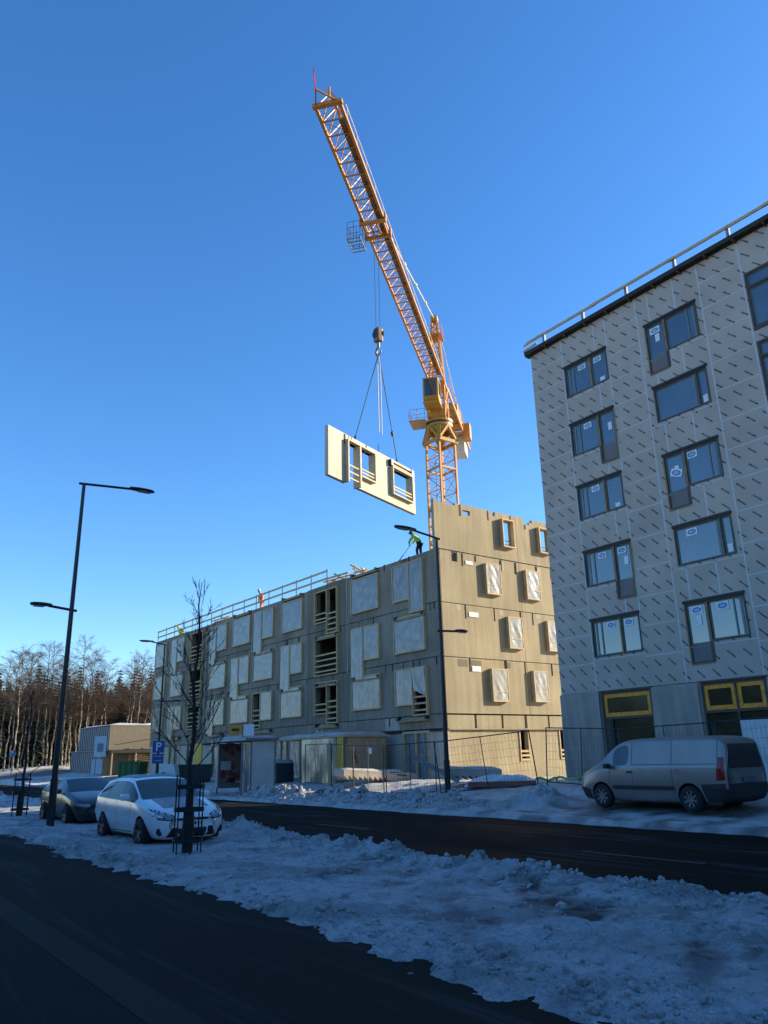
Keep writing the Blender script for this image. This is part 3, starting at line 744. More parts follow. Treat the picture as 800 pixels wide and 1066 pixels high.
# roof guard rail of the street side, timber on steel posts
rail = thing('guard_rail', 'timber guard rail on thin posts along the flat roof edge of the concrete block', 'railing', bl((0.15, 11.0, 12.44)), BR)
N_POST = 16
for k in range(N_POST):
    mb = MB(); mb.box(-0.022, 0.022, k * 1.95 - 0.022, k * 1.95 + 0.022, -0.25, 1.12); mb.build('post', M_STEELD, rail)
for z, dx in ((0.48, 0), (0.98, 0.0)):
    mb = MB()
    for k in range(7):
        y0 = k * 4.2 - 0.2; y1 = min(y0 + 4.5, 29.3); mb.box(-0.066 - 0.025 * (k % 2), -0.041 - 0.025 * (k % 2) + 0.02, y0, y1, z - 0.06, z + 0.06)
    mb.build('rail_board', M_WOOD, rail)
# timber piles and trestles on the roof
def trestle(label, loc, rz, kind):
    t = thing('timber_trestle' if kind else 'timber_pile', label, 'timber', loc, rz, None)
    mb = MB()
    if kind == 0:
        for k in range(3): mb.beam((-1.6, k * 0.25 - 0.3, 0.35 + 0.12 * k), (1.5, k * 0.3 - 0.2, 0.5 + 0.05 * k), 0.12, 0.07)
        mb.beam((-1.0, -0.5, 0.0), (-0.2, 0.4, 0.75), 0.1, 0.1); mb.beam((1.0, 0.4, 0.0), (0.2, -0.4, 0.8), 0.1, 0.1)
        mb.beam((-1.4, 0.3, 0.0), (-1.4, 0.2, 0.55), 0.1, 0.1)
    else:
        mb.beam((0, -1.0, 0.0), (0, 0.9, 1.05), 0.1, 0.1); mb.beam((0.25, -0.5, 0.1), (0.25, 1.0, 0.85), 0.1, 0.08)
        mb.beam((-0.2, -0.6, 0.5), (0.5, -0.2, 0.35), 0.1, 0.08); mb.beam((0.1, 0.4, 0.0), (0.1, 0.55, 0.95), 0.08, 0.08); mb.beam((0, -0.9, 0.35), (0.1, 0.7, 0.45), 0.1, 0.06)
    mb.build('timber', M_WOOD, t)
trestle('pale timber trestle at the near end of the roof guard rail', bl((0.7, 10.6, 12.4)), BR + pi / 2, 0)
trestle('leaning timber props on the roof edge right of the guard rail', bl((0.5, 7.9, 12.4)), BR, 1)
trestle('low heap of pale boards on the roof behind the guard rail', bl((1.2, 28.5, 12.4)), BR + pi / 2, 0)

# ================================================================ FINISHED-SHELL BUILDING ON THE RIGHT
RB = thing('apartment_block', 'six storey block wrapped in grey wind barrier boards with dark windows', 'building', (26.0, 22.73, 0.0))
OY = -22.73
YB = -52.0 - OY * 0                                 # near end of the block (world y)
wy = lambda y: y + OY
M_BOARD = board_mat()
M_TAPE = mat('joint_tape', (0.50, 0.49, 0.48), rough=0.5, var=0.12)
M_FRAME = mat('window_frame_brown', (0.055, 0.036, 0.028), rough=0.55, var=0.25)
M_FRAMEL = mat('window_side_timber', (0.30, 0.17, 0.07), rough=0.7, var=0.25)
M_HEAD = mat('dark_window_head', (0.018, 0.013, 0.012), rough=0.6)
M_GLASS = mat('window_glass', (0.05, 0.05, 0.05), rough=0.03, var=0.4, scale=0.8, spec=0.6, ior=2.0)
M_PANEL = mat('door_lower_panel', (0.16, 0.13, 0.13), rough=0.6, var=0.1)
M_PAPER = mat('white_paper', (0.72, 0.74, 0.76), rough=0.7, var=0.05)
M_BLUE = mat('blue_print', (0.03, 0.16, 0.42), rough=0.6, var=0.1)
M_TARP = film_mat('grey_tarpaulin', (0.27, 0.235, 0.195), 1.0, 0.35)
MATS['grey_tarpaulin'].node_tree.nodes['Principled BSDF'].inputs['Roughness'].default_value = 0.6
LVT = [18.78, 15.90, 12.92, 9.95, 7.0]              # window heads, top storey down
RW = []                                            # (y0, y1, z0, z1) openings, with their kind
def add_col(off):
    for i, zt in enumerate(LVT):
        zb = zt - 1.50
        if i in (1, 3): RW.append(('dr', 18.38 + off, 20.78 + off, zb, zt, [15.9, 13.6, 0, 7.70][i] if i == 1 else zt - 2.25))
        else: RW.append(('w2', 18.40 + off, 20.78 + off, zb, zt, zb))
        if i in (0, 2, 4): RW.append(('dl', 14.00 + off, 16.38 + off, zb, zt, zt - 2.22))
        else: RW.append(('w1', 14.00 + off, 16.38 + off, zb, zt, zb))
    for i, zt in enumerate(LVT):
        RW.append(('bay', 8.6 + off, 11.95 + off, zt - 2.35, zt + 0.08, zt - 2.35))
for off in (0, -14.4, -28.8, -43.2): add_col(off)
# main body
mb = MB(); holes = []
for k, y0, y1, z0, z1, zd in RW:
    if k == 'dr': holes += [(wy(y0) + 0.86, wy(y1), z0, z1), (wy(y0), wy(y0) + 0.86, zd, z1)]
    elif k == 'dl': holes += [(wy(y0), wy(y1) - 0.90, z0, z1), (wy(y1) - 0.90, wy(y1), zd, z1)]
    else: holes += [(wy(y0), wy(y1), z0, z1)]
tow = lambda u, z, d: (d, u, z)
for off in (0, -14.4, -28.8, -43.2):
    u1 = wy(22.73 + off) if off == 0 else wy(23.2 + off); u0 = wy(23.2 + off - 14.4)
    wall_holes(mb, u0, u1, 4.15, 20.35, [h for h in holes if u0 < (h[0] + h[1]) / 2 < u1], tow, 0.25)
mb.box(0.26, 11.0, -0.25, 0.0, 0.2, 20.34)                       # far gable
mb.box(10.75, 11.0, wy(-49.4), -0.26, 0.2, 20.34); mb.box(0.26, 10.74, wy(-49.4), wy(-49.15), 0.2, 20.34)
mb.build('wall', M_BOARD, RB)
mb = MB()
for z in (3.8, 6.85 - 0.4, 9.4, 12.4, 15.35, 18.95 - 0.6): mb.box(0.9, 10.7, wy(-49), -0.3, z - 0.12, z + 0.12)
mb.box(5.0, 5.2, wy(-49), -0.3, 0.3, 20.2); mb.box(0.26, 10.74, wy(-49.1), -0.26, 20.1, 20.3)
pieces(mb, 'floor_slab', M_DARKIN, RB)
# seams taped over the board joints
mb = MB()
def tape(y0, y1, z0, z1): mb.box(-0.004, 0.001, wy(y0), wy(y1), z0, z1)
HZ = [5.29, 6.47, 7.60, 8.74, 9.95, 11.14, 12.32, 13.48, 14.72, 15.92, 17.1, 18.3, 19.45]
def blocked(y, z, pad=0.05):
    return any((o[1] - pad < y < o[2] + pad and o[3] - pad < z < o[4] + pad) or (o[0] == 'dr' and o[1] - pad < y < o[1] + 0.86 + pad and o[5] - pad < z < o[4]) or (o[0] == 'dl' and o[2] - 0.9 - pad < y < o[2] + pad and o[5] - pad < z < o[4]) for o in RW)
for off in (0, -14.4, -28.8, -43.2):
    for x in (20.83, 16.70, 13.76, 12.02):
        z = 4.15
        while z < 20.3:
            if not blocked(x + off, z + 0.15, 0.0): tape(x + off - 0.028, x + off + 0.028, z, z + 0.295)
            z += 0.295
    for x, lst in ((18.33, LVT), (18.95, LVT), (16.08, LVT), (14.86, LVT)):
        for zt in LVT:
            z0, z1 = zt + 0.02, zt + 1.4
            zz = z0
            while zz < min(z1, 20.3):
                if not blocked(x + off, zz + 0.1, 0.0): tape(x + off - 0.03, x + off + 0.03, zz, zz + 0.14)
                zz += 0.14
    for ya, yb in ((22.73, 20.85), (20.85, 18.33), (18.33, 16.72), (16.72, 13.78), (13.74, 12.05), (12.02, 8.7)):
        hz = HZ if ya in (22.73, 18.33, 13.74) else [z for zt in LVT for z in (zt - 1.60, )]
        if ya == 22.73 and off != 0: ya = 23.15
        for z in hz:
            y = yb
            while y < ya - 0.02:
                if not blocked(y + 0.15 + off, z, 0.02): tape(y + off, min(y + 0.31, ya) + off, z - 0.020, z + 0.020)
                y += 0.31
mb.build('joint_tape', M_TAPE, RB)
def sticker(y, z, w, parent, tilt=0.0, dx=0.055):
    """maker's sheet on a window pane: white sheet with a blue oval"""
    h = w * 0.62; c, s = cos(tilt), sin(tilt)
    P = lambda a, b, d: (dx - d, y + a * c - b * s, z + a * s + b * c)
    m_ = MB(); m_.add([P(-w / 2, -h / 2, 0), P(w / 2, -h / 2, 0), P(w / 2, h / 2, 0), P(-w / 2, h / 2, 0), P(-w / 2, -h / 2, .003), P(w / 2, -h / 2, .003), P(w / 2, h / 2, .003), P(-w / 2, h / 2, .003)], [(0, 1, 2, 3), (4, 5, 6, 7), (0, 1, 5, 4), (2, 3, 7, 6), (0, 3, 7, 4), (1, 2, 6, 5)])
    st = m_.build('sticker', M_PAPER, parent)
    m_ = MB(); n = 20; R = []
    for a in range(n):
        t = 2 * pi * a / n; R.append(P(w * 0.38 * cos(t), h * 0.34 * sin(t), 0.006))
    for a in range(n):
        t = 2 * pi * a / n; R.append(P(w * 0.24 * cos(t), h * 0.17 * sin(t), 0.006))
    m_.add(R, [(i, (i + 1) % n, n + (i + 1) % n, n + i) for i in range(n)])
    m_.add([P(-w * .16, -h * .05, .0065), P(w * .16, -h * .05, .0065), P(w * .16, h * .05, .0065), P(-w * .16, h * .05, .0065)], [(0, 1, 2, 3)])
    m_.build('emblem', M_BLUE, st)
def bxp(mb, x0, x1, y0, y1, z0, z1): mb.box(x0, x1, y0, y1, z0, z1)
rnd = random.Random(3)
for (k, y0, y1, z0, z1, zd) in RW:
    a, b = wy(y0), wy(y1); F = MB(); X0, X1 = -0.02, 0.16
    inframe = y0 > 8
    t = 0.06
    panes = []
    if k == 'w2': m_ = a + 0.92; panes = [(m_ + t / 2, b - t, z0 + t, z1 - t), (a + t, m_ - t / 2, z0 + t, z1 - t)]
    elif k == 'w1': m_ = a + 0.45; panes = [(m_ + t / 2, b - t, z0 + t, z1 - t), (a + t, m_ - t / 2, z0 + t, z1 - t)]
    elif k == 'dr': m_ = a + 0.86; panes = [(m_ + t, b - t, z0 + t, z1 - t), (a + t, m_ - t, z0 - 0.02, z1 - t)]
    elif k == 'dl': m_ = b - 0.90; panes = [(a + t, m_ - t, z0 + t, z1 - t), (m_ + t, b - t, z0 - 0.02, z1 - t)]
    else: m_ = None; zt_ = z1 - 0.62; panes = [(a + t, b - 0.09, zt_ + 0.05, z1 - 0.1), (a + t, b - 0.09, z0 + 0.16, zt_ - 0.05)]
    F.box(X0, X1, a, a + t, zd if k == 'dr' else z0, z1); F.box(X0, X1, b - (0.09 if k == 'bay' else t), b, zd if k == 'dl' else z0, z1)
    F.box(X0, X1, a + t, b - t - (0.03 if k == 'bay' else 0), z1 - (0.1 if k == 'bay' else t), z1)
    if k in ('w2', 'w1'): F.box(X0, X1, a + t, b - t, z0, z0 + t); F.box(X0, X1, m_ - t / 2, m_ + t / 2, z0 + t, z1 - t)
    elif k == 'dr': F.box(X0, X1, m_ - t, m_ + t, zd + t, z1 - t); F.box(X0, X1, m_ + t, b - t, z0, z0 + t); F.box(X0, X1, a + t, m_ + t, zd, zd + t)
    elif k == 'dl': F.box(X0, X1, m_ - t, m_ + t, zd + t, z1 - t); F.box(X0, X1, a + t, m_ - t, z0, z0 + t); F.box(X0, X1, m_ - t, b - t, zd, zd + t)
    else: F.box(X0 - 0.03, X1, a + t, b - 0.09, z0, z0 + 0.16); F.box(X0, X1, a + t, b - 0.09, z1 - 0.67, z1 - 0.57)
    wdw = F.build('window' if k != 'bay' else 'bay_window', M_FRAME, RB)
    # timber lining seen on the mullion and the projecting dark head board
    if k in ('w2', 'dr', 'dl'):
        q = MB(); q.box(X0 - 0.006, X0 + 0.03, m_ - 0.035, m_ + 0.035, max(z0, zd) if k == 'w2' else z0, z1 - t); 
        if k != 'w2':
            e0, e1 = (a - 0.02, m_) if k == 'dr' else (m_, b + 0.02); q.box(X0 - 0.02, 0.02, e0, e1, zd - 0.035, zd - 0.002); s_ = a if k == 'dr' else b
            q.box(X0 - 0.008, 0.02, s_ - 0.025, s_ + 0.025, zd, z1 - 0.1)
        q.build('timber_lining', M_FRAMEL, wdw)
    if k != 'bay': q = MB(); q.box(-0.07, 0.05, a - 0.03, b + 0.03, z1 + 0.002, z1 + 0.10); q.build('head_board', M_HEAD, wdw)
    for i, (p0, p1, w0, w1) in enumerate(panes):
        q = MB(); q.box(0.07, 0.085, p0, p1, w0, w1); pn = q.build('pane', M_GLASS, wdw)
        q = MB(); e = 0.045                              # inner sash
        q.box(0.045, 0.068, p0, p0 + e, w0, w1); q.box(0.045, 0.068, p1 - e, p1, w0, w1); q.box(0.045, 0.068, p0 + e, p1 - e, w0, w0 + e); q.box(0.045, 0.068, p0 + e, p1 - e, w1 - e, w1)
        if k in ('w2', 'dr', 'w1', 'dl') and i == 0 and y0 > 0:
            j = p1 - 0.42 if k in ('w2', 'dr') else p0 + 0.40
            if k != 'w1': q.box(0.04, 0.066, j - 0.03, j + 0.03, w0 + e, w1 - e)
            js = p0 + 0.13 if k in ('w1', 'dl') else p1 - 0.16; q.box(0.05, 0.067, js - 0.045, js + 0.045, w0 + e, w1 - e)
        q.build('sash', mat('sash_grey_green', (0.15, 0.18, 0.17), rough=0.5), wdw)
    if k in ('dr', 'dl'):
        e0, e1 = (a + t, m_ - t) if k == 'dr' else (m_ + t, b - t); q = MB(); q.box(0.03, 0.085, e0, e1, zd + t, z0 - 0.03); q.build('door_panel', M_PANEL, wdw)
    # a column of curtain or lining edge behind glass is not visible; the sheets stuck on the panes are
    if y0 > 8 and k != 'bay':
        i = LVT.index(z1)
        if k == 'w2':
            sticker(a + 1.42, z1 - 0.27, 0.42, wdw)
            if i in (0, 4): sticker(a + 0.55, z1 - 0.27, 0.42, wdw)
        if k == 'dr':
            sticker(m_ + 0.62, z1 - 0.27, 0.42, wdw)
            if i == 3: sticker(a + 0.5, z1 - 0.27, 0.42, wdw)
        if k == 'dl':
            if i == 0: sticker(b - 0.42, z1 - 0.3, 0.46, wdw)
            if i == 2: sticker(b - 0.45, z1 - 0.78, 0.5, wdw, 0.35); sticker(a + 1.18, z1 - 0.26, 0.46, wdw)
            if i == 4: sticker(b - 0.45, z1 - 0.28, 0.46, wdw); sticker(a + 0.9, z1 - 0.28, 0.48, wdw)
        if k == 'w1' and i == 3: sticker(b - 0.72, z1 - 0.28, 0.46, wdw)
        q = MB()
        if k == 'w2' and i in (0, 2): q.box(0.05, 0.055, a + 0.25, a + 0.5, z0 + 0.12, z0 + 0.30)
        if k == 'w1': q.box(0.05, 0.055, a + 0.14, a + 0.34, z0 + 0.12, z0 + 0.42)
        if k == 'dl': q.box(0.05, 0.055, m_ + 0.3, m_ + 0.5, z1 - 0.85, z1 - 0.5)
        if k == 'dr': q.box(0.05, 0.055, a + 0.22, a + 0.42, z1 - 0.9, z1 - 0.55)
        if q.v: q.build('notice', M_PAPER, wdw)
# eave and roof
mb = MB(); mb.box(-0.30, 11.3, wy(-49.6), 0.14, 20.36, 20.55); mb.build('roof', mat('dark_eave', (0.030, 0.021, 0.014), rough=0.8, var=0.3), RB)
mb = MB()
for k in range(60): mb.box(-0.28, -0.0, 0.04 - k * 1.2, 0.10 - k * 1.2, 20.27, 20.355)
pieces(mb, 'rafter_end', mat('rafter_wood', (0.10, 0.06, 0.025), rough=0.8), RB)
# ground storey: framed glazing and tarpaulins
mb = MB(); GO = [(18.30, 20.66, 0.3, 4.08), (13.78, 16.2, 0.3, 4.08)]
for off in (-14.4, -28.8): GO += [(18.3 + off, 20.66 + off, 0.3, 4.08), (13.78 + off, 16.2 + off, 0.3, 4.08)]
wall_holes(mb, wy(-49.1), 0.0, 0.2, 4.145, [(wy(o[0]), wy(o[1]), o[2], o[3]) for o in GO], lambda u, z, d: (d + 0.06, u, z), 0.2); mb.build('ground_floor_wall', CG, RB)
M_ORA = mat('orange_film_edge', (0.85, 0.27, 0.005), rough=0.5, var=0.35, scale=8)
for gi, (y0, y1, z0, z1) in enumerate(GO):
    a, b = wy(y0), wy(y1); F = MB(); t = 0.08
    F.box(0.02, 0.18, a, a + t, z0, z1); F.box(0.02, 0.18, b - t, b, z0, z1); F.box(0.02, 0.18, a + t, b - t, z1 - t, z1); F.box(0.02, 0.18, a + t, b - t, 3.02, 3.12)
    F.box(0.02, 0.18, b - 0.42 if gi % 2 == 0 else a + 1.08, b - 0.36 if gi % 2 == 0 else a + 1.15, z0, 3.02)
    if gi % 2: F.box(0.02, 0.18, a + 1.08, a + 1.15, 3.12, z1 - t)
    F.box(-0.05, 0.05, a - 0.03, b + 0.03, z1 + 0.002, z1 + 0.07)
    gw = F.build('shop_window', M_FRAME, RB)
    q = MB(); q.box(0.10, 0.12, a + t, b - t, z0, 3.02); q.build('pane', mat('dull_glass', (0.040, 0.032, 0.016), rough=0.12, var=0.4, scale=1.5, spec=0.3), gw)
    tr = [(a + t, b - t)] if gi % 2 == 0 else [(a + t, a + 1.08), (a + 1.15, b - t)]
    for p0, p1 in tr:
        q = MB(); frame_ring(q, p0 + 0.15, p1 - 0.15, 3.27, z1 - t - 0.15, tow, 0.06, 0.10, 0.15); q.build('orange_edging', M_ORA, gw)
        q = MB(); q.box(0.085, 0.105, p0 + 0.1, p1 - 0.1, 3.2, z1 - t - 0.1); q.build('pane', MATS['dull_glass'], gw)
    if gi % 2: q = MB(); q.box(-0.03, 0.015, a - 0.4, a + 1.1, z0, 2.72); q.build('white_board', mat('white_sheet', (0.52, 0.54, 0.54), rough=0.6), gw)
    else: q = MB(); q.box(0.0, 0.10, b - 0.36, b - 0.1, z0, 3.0); q.build('door', M_STEELD, gw); q = MB(); q.box(0.0, 0.02, b - 0.62, b - 0.36, 1.62, 1.72); q.build('notice', M_PAPER, gw)
def tarp(y0, y1, z0, z1, seed):
    n, m_ = 40, 14; vs = []
    for i in range(n + 1):
        for j in range(m_ + 1):
            fu, fz = i / n, j / m_; y = wy(y0 + (y1 - y0) * fu); z = z0 + (z1 - z0) * fz + 0.05 * sin(fu * 7 + seed) * (1 - fz)
            e = (1 - fz) * 0.8 + 0.2
            vs.append((-0.05 - e * (0.06 + 0.05 * sin(fu * 13 + seed + fz * 2) + 0.03 * sin(fu * 29 - fz * 5)), y, z))
    q = MB(); q.add(vs, [(i * (m_ + 1) + j, (i + 1) * (m_ + 1) + j, (i + 1) * (m_ + 1) + j + 1, i * (m_ + 1) + j + 1) for i in range(n) for j in range(m_)])
    q.build('tarpaulin', M_TARP, RB, smooth=True)
tarp(20.72, 22.75, 0.75, 4.14, 0.3); tarp(16.28, 18.26, 0.75, 4.10, 1.9); tarp(4.0, 13.3, 0.7, 4.1, 4.0)
mb = MB(); mb.box(0.0, 0.8, 0.02, 0.10, 0.8, 4.12); mb.build('tarpaulin', M_TARP, RB)
mb = MB(); mb.bevbox(-0.12, 0.03, wy(20.7), 0.05, 0.3, 0.80, 0.03); mb.build('plinth', M_PAPER, RB)
# roof edge guard rail
rl = thing('guard_rail', 'timber guard rail with stub posts along the roof edge of the board clad block', 'railing', (25.80, 22.6, 20.55))
for k in range(25):
    mb = MB(); mb.box(-0.06, 0.06, -1.05 - k * 2.37, -0.93 - k * 2.37, 0.0, 0.52); mb.build('post', M_GALV, rl)
mb = MB()
for k in range(15): mb.box(-0.10 - 0.03 * (k % 2), -0.062 - 0.03 * (k % 2) + 0.02, -k * 4.0 - 4.2, -k * 4.0 + 0.1, 0.36, 0.48)
mb.beam((-0.08, 0.25, 0.36), (-0.08, -0.8, 0.46), 0.05, 0.1); mb.beam((-0.1, 0.3, 0.06), (-0.1, -0.6, 0.12), 0.05, 0.1)
mb.build('rail_board', M_WOOD, rl)

# ================================================================ TOWER CRANE
M_CR = mat('crane_orange', (0.46, 0.185, 0.02), rough=0.5, var=0.18, scale=2.0)
M_CY = mat('crane_yellow', (0.40, 0.20, 0.02), rough=0.45, var=0.15, scale=2.0)
M_CW = mat('crane_pale', (0.60, 0.50, 0.34), rough=0.55, var=0.15)
M_ROPE = mat('wire_rope', (0.06, 0.06, 0.065), rough=0.5, metal=0.4)
CX0, CY0, CZ0 = 42.1, 48.19, 0.6
JA = radians(-139.85)
crane = thing('tower_crane', 'tall orange lattice tower crane with yellow cab, rising behind the concrete block', 'crane', (CX0, CY0, CZ0))
def lattice(mb, p0, p1, p2, p3, q0, q1, q2, q3, n, rc, rb, faces=(0, 1, 2, 3), cross=False):
    """square lattice between corner lines p->q"""
    P = [Vector(p) for p in (p0, p1, p2, p3)]; Q = [Vector(q) for q in (q0, q1, q2, q3)]
    for a, b in zip(P, Q): mb.beam(a, b, rc * 2, rc * 2)
    at = lambda c, t: P[c].lerp(Q[c], t)
    for f in faces:
        a, b = f, (f + 1) % 4
        for k in range(n):
            t0, t1 = k / n, (k + 1) / n
            if k % 2 == 0: mb.tube(at(a, t0), at(b, t1), rb, 4)
            else: mb.tube(at(b, t0), at(a, t1), rb, 4)
            if cross: mb.tube(at(b, t0), at(a, t1), rb, 4) if k % 2 == 0 else mb.tube(at(a, t0), at(b, t1), rb, 4)
            mb.tube(at(a, t1), at(b, t1), rb, 4)
h = 0.9; mb = MB()
sq = lambda z, h: [(-h, -h, z), (h, -h, z), (h, h, z), (-h, h, z)]
lattice(mb, *sq(0, h), *sq(27.75, h), 18, 0.085, 0.04)
for z in (3.6, 7.2, 10.8, 14.4, 18.0, 21.6, 25.2):
    for i in range(4):
        a, b = sq(z, h)[i], sq(z, h)[(i + 1) % 4]; mb.beam(a, b, 0.14, 0.16)
mast = mb.build('mast', M_CR, crane)
mb = MB(); mb.tube((-0.25, 0.5, 0), (-0.25, 0.5, 27), 0.025, 4); mb.tube((0.2, 0.5, 0), (0.2, 0.5, 27), 0.025, 4)
for k in range(75): mb.tube((-0.25, 0.5, 0.3 + k * 0.36), (0.2, 0.5, 0.3 + k * 0.36), 0.014, 3)
mb.build('ladder', M_GALV, mast)
mb = MB(); mb.box(-0.8, 0.8, -0.8, 0.8, 21.58, 21.63); mb.build('platform', M_CR, mast)
# funnel-shaped support under the slewing ring
mb = MB(); R = []
for i in range(4):
    a, b = sq(27.75, 1.05)[i], sq(27.75, 1.05)[(i + 1) % 4]
    ta = pi / 4 + pi / 2 * i + pi
    top = [(1.06 * cos(ta + k * pi / 8), 1.06 * sin(ta + k * pi / 8), 29.2) for k in range(5)]
    m_ = Vector(a).lerp(Vector(b), 0.5)
    mb.beam(a, b, 0.22, 0.3); mb.beam(a, top[0], 0.34, 0.34); mb.beam(a, top[2], 0.26, 0.20); mb.beam(b, top[2], 0.26, 0.20)
    for k in range(4): mb.beam((top[k][0], top[k][1], 29.0), (top[k + 1][0], top[k + 1][1], 29.0), 0.1, 0.55)
mb.build('mast_head', M_CY, crane)
mb = MB(); mb.lathe([(0.2, 29.15), (1.15, 29.15), (1.2, 29.25), (1.2, 29.42), (1.08, 29.45), (1.08, 29.6), (1.22, 29.62), (1.22, 29.85), (0.2, 29.9)], 32, 'Z'); sr = mb.build('slewing_ring', M_CY, crane)
mb = MB(); mb.lathe([(1.09, 29.43), (1.15, 29.47), (1.15, 29.58), (1.09, 29.6)], 32, 'Z'); mb.build('bearing', M_BLACK, sr)
# everything above turns with the jib: local frame, x along the jib
TM = Matrix.Translation((0, 0, 0)) @ Matrix.Rotation(JA, 4, 'Z')
def T(mb): mb.v = [tuple(TM @ Vector(p)) for p in mb.v]; return mb
mb = MB()                                                          # turntable
for s_ in (-0.8, 0.7):
    for a_, b_ in (((-1.1, 29.9), (-0.7, 33.3)), ((1.15, 29.9), (0.95, 33.3)), ((-1.1, 29.9), (0.95, 33.3)), ((1.15, 29.9), (-0.7, 33.3)), ((-0.9, 31.5), (1.05, 31.5))): mb.beam((a_[0], s_, a_[1]), (b_[0], s_, b_[1]), 0.16, 0.2)
mb.box(-1.1, 1.2, -0.85, 0.75, 29.86, 30.05); mb.poly([(1.15, -0.8, 29.95), (1.15, 0.7, 29.95), (1.15, 0.4, 31.2), (1.15, -0.05, 30.5), (1.15, -0.5, 31.2)], (0.1, 0, 0))
mb.box(-0.9, 1.1, -0.85, 0.85, 33.15, 33.4)
T(mb).build('turntable', M_CR, crane)
mb = MB(); mb.box(1.4, 3.0, -0.9, 0.55, 30.5, 30.62)
cab_body = MB(); cab_body.poly([(1.5, -0.85, 30.62), (2.8, -0.85, 30.62), (3.1, -0.85, 31.1), (3.0, -0.85, 32.9), (1.5, -0.85, 32.9)], (0, 1.35, 0))
cab = T(cab_body).build('cab', M_CY, crane)
g = MB(); g.poly([(2.81, -0.70, 30.72), (3.115, -0.70, 31.12), (3.025, -0.70, 32.75), (2.95, -0.70, 32.75), (2.7, -0.70, 30.8)], (0, 1.05, 0))
M_CABG = mat('cab_glass', (0.02, 0.05, 0.05), rough=0.05, spec=0.8, ior=1.6)
T(g).build('window', M_CABG, cab)
g = MB(); g.box(1.7, 2.75, 0.505, 0.52, 31.3, 32.7); T(g).build('window', M_CABG, cab)
T(mb).build('floor', M_CY, cab)
# platform with handrail beside the ring
mb = MB(); mb.box(-0.4, 1.5, -2.5, -1.0, 29.55, 29.68); ba = T(mb).build('balcony', M_CY, crane)
mb = MB()
for x, y in ((-0.4, -1.05), (-0.4, -2.48), (1.48, -2.48), (1.48, -1.05), (0.5, -2.48), (1.48, -1.75)): mb.tube((x, y, 29.68), (x, y, 30.75), 0.025, 5)
for z in (30.2, 30.72):
    mb.tube((-0.4, -2.48, z), (1.48, -2.48, z), 0.022, 5); mb.tube((1.48, -1.05, z), (1.48, -2.48, z), 0.022, 5); mb.tube((-0.4, -1.05, z), (-0.4, -2.48, z), 0.022, 5)
T(mb).build('handrail', M_CR, ba)
# tower head
mb = MB(); lattice(mb, (-0.8, -0.6, 33.4), (0.6, -0.6, 33.4), (0.6, 0.6, 33.4), (-0.8, 0.6, 33.4), (-0.35, -0.22, 40.2), (0.05, -0.22, 40.2), (0.05, 0.22, 40.2), (-0.35, 0.22, 40.2), 7, 0.085, 0.04)
mb.box(-0.5, 0.25, -0.3, 0.3, 40.2, 40.75); hd = T(mb).build('tower_head', M_CR, crane)
mb = MB(); mb.box(-0.9, 0.7, -0.9, 0.7, 38.5, 38.56)
for x, y in ((-0.9, -0.9), (0.7, -0.9), (0.7, 0.7), (-0.9, 0.7)): mb.tube((x, y, 38.56), (x, y, 39.5), 0.02, 4)
for z in (39.0, 39.48):
    mb.tube((-0.9, -0.9, z), (0.7, -0.9, z), 0.02, 4); mb.tube((0.7, -0.9, z), (0.7, 0.7, z), 0.02, 4); mb.tube((-0.9, 0.7, z), (0.7, 0.7, z), 0.02, 4); mb.tube((-0.9, -0.9, z), (-0.9, 0.7, z), 0.02, 4)
T(mb).build('platform', M_CR, hd)
mb = MB(); mb.add([(0.9, 0.5, 37.6), (1.6, 0.75, 37.5), (1.6, 0.78, 38.2), (0.9, 0.5, 38.3)], [(0, 1, 2, 3)]); T(mb).build('orange_flag', mat('flag_orange', (0.75, 0.20, 0.05), rough=0.7), hd)
# jib: triangular truss, two lower chords and a top chord
JL, JW, JZ, JH = 32.9, 0.66, 33.7, 1.35
jb = MB(); n = 30; x0 = 1.2
for s in (-1, 1): jb.beam((x0, s * JW, JZ), (JL, s * JW, JZ), 0.16, 0.19)
jb.beam((x0 + 0.6, 0, JZ + JH), (JL - 0.9, 0, JZ + JH), 0.12, 0.12)
for k in range(n):
    xa, xb = x0 + (JL - x0) * k / n, x0 + (JL - x0) * (k + 1) / n; xm = (xa + xb) / 2
    for s in (-1, 1):
        jb.tube((xa, s * JW, JZ), (xm, 0, JZ + JH), 0.036, 4); jb.tube((xm, 0, JZ + JH), (xb, s * JW, JZ), 0.036, 4)
    jb.beam((xb, -JW, JZ), (xb, JW, JZ), 0.07, 0.07)
    if k % 2: jb.tube((xa, -JW, JZ), (xb, JW, JZ), 0.028, 4)
    else: jb.tube((xa, JW, JZ), (xb, -JW, JZ), 0.028, 4)
jib = T(jb).build('jib', M_CR, crane)
mb = MB(); mb.box(x0 + 0.4, JL - 1.2, JW - 0.42, JW - 0.08, JZ + 0.05, JZ + 0.09); T(mb).build('walkway', mat('walkway_mesh', (0.22, 0.11, 0.04), rough=0.7), jib)
mb = MB()
mb.tube((x0, JW + 0.04, JZ + 0.85), (JL - 1, JW + 0.04, JZ + 0.85), 0.02, 4)
for k in range(16): mb.tube((1.6 + k * 2.0, JW + 0.04, JZ), (1.6 + k * 2.0, JW + 0.04, JZ + 0.85), 0.018, 4)
T(mb).build('handrail', M_CW, jib)
mb = MB(); mb.box(JL - 0.1, JL + 0.15, -JW - 0.15, JW + 0.15, JZ - 0.1, JZ + 0.1); mb.beam((JL, -JW, JZ), (JL + 0.9, -0.35, JZ + 0.2), 0.08, 0.08); mb.beam((JL, JW, JZ), (JL + 0.9, -0.35, JZ + 0.2), 0.08, 0.08); mb.tube((JL + 0.4, 0.2, JZ + 0.1), (JL + 0.4, 0.2, JZ + 0.7), 0.07, 6)
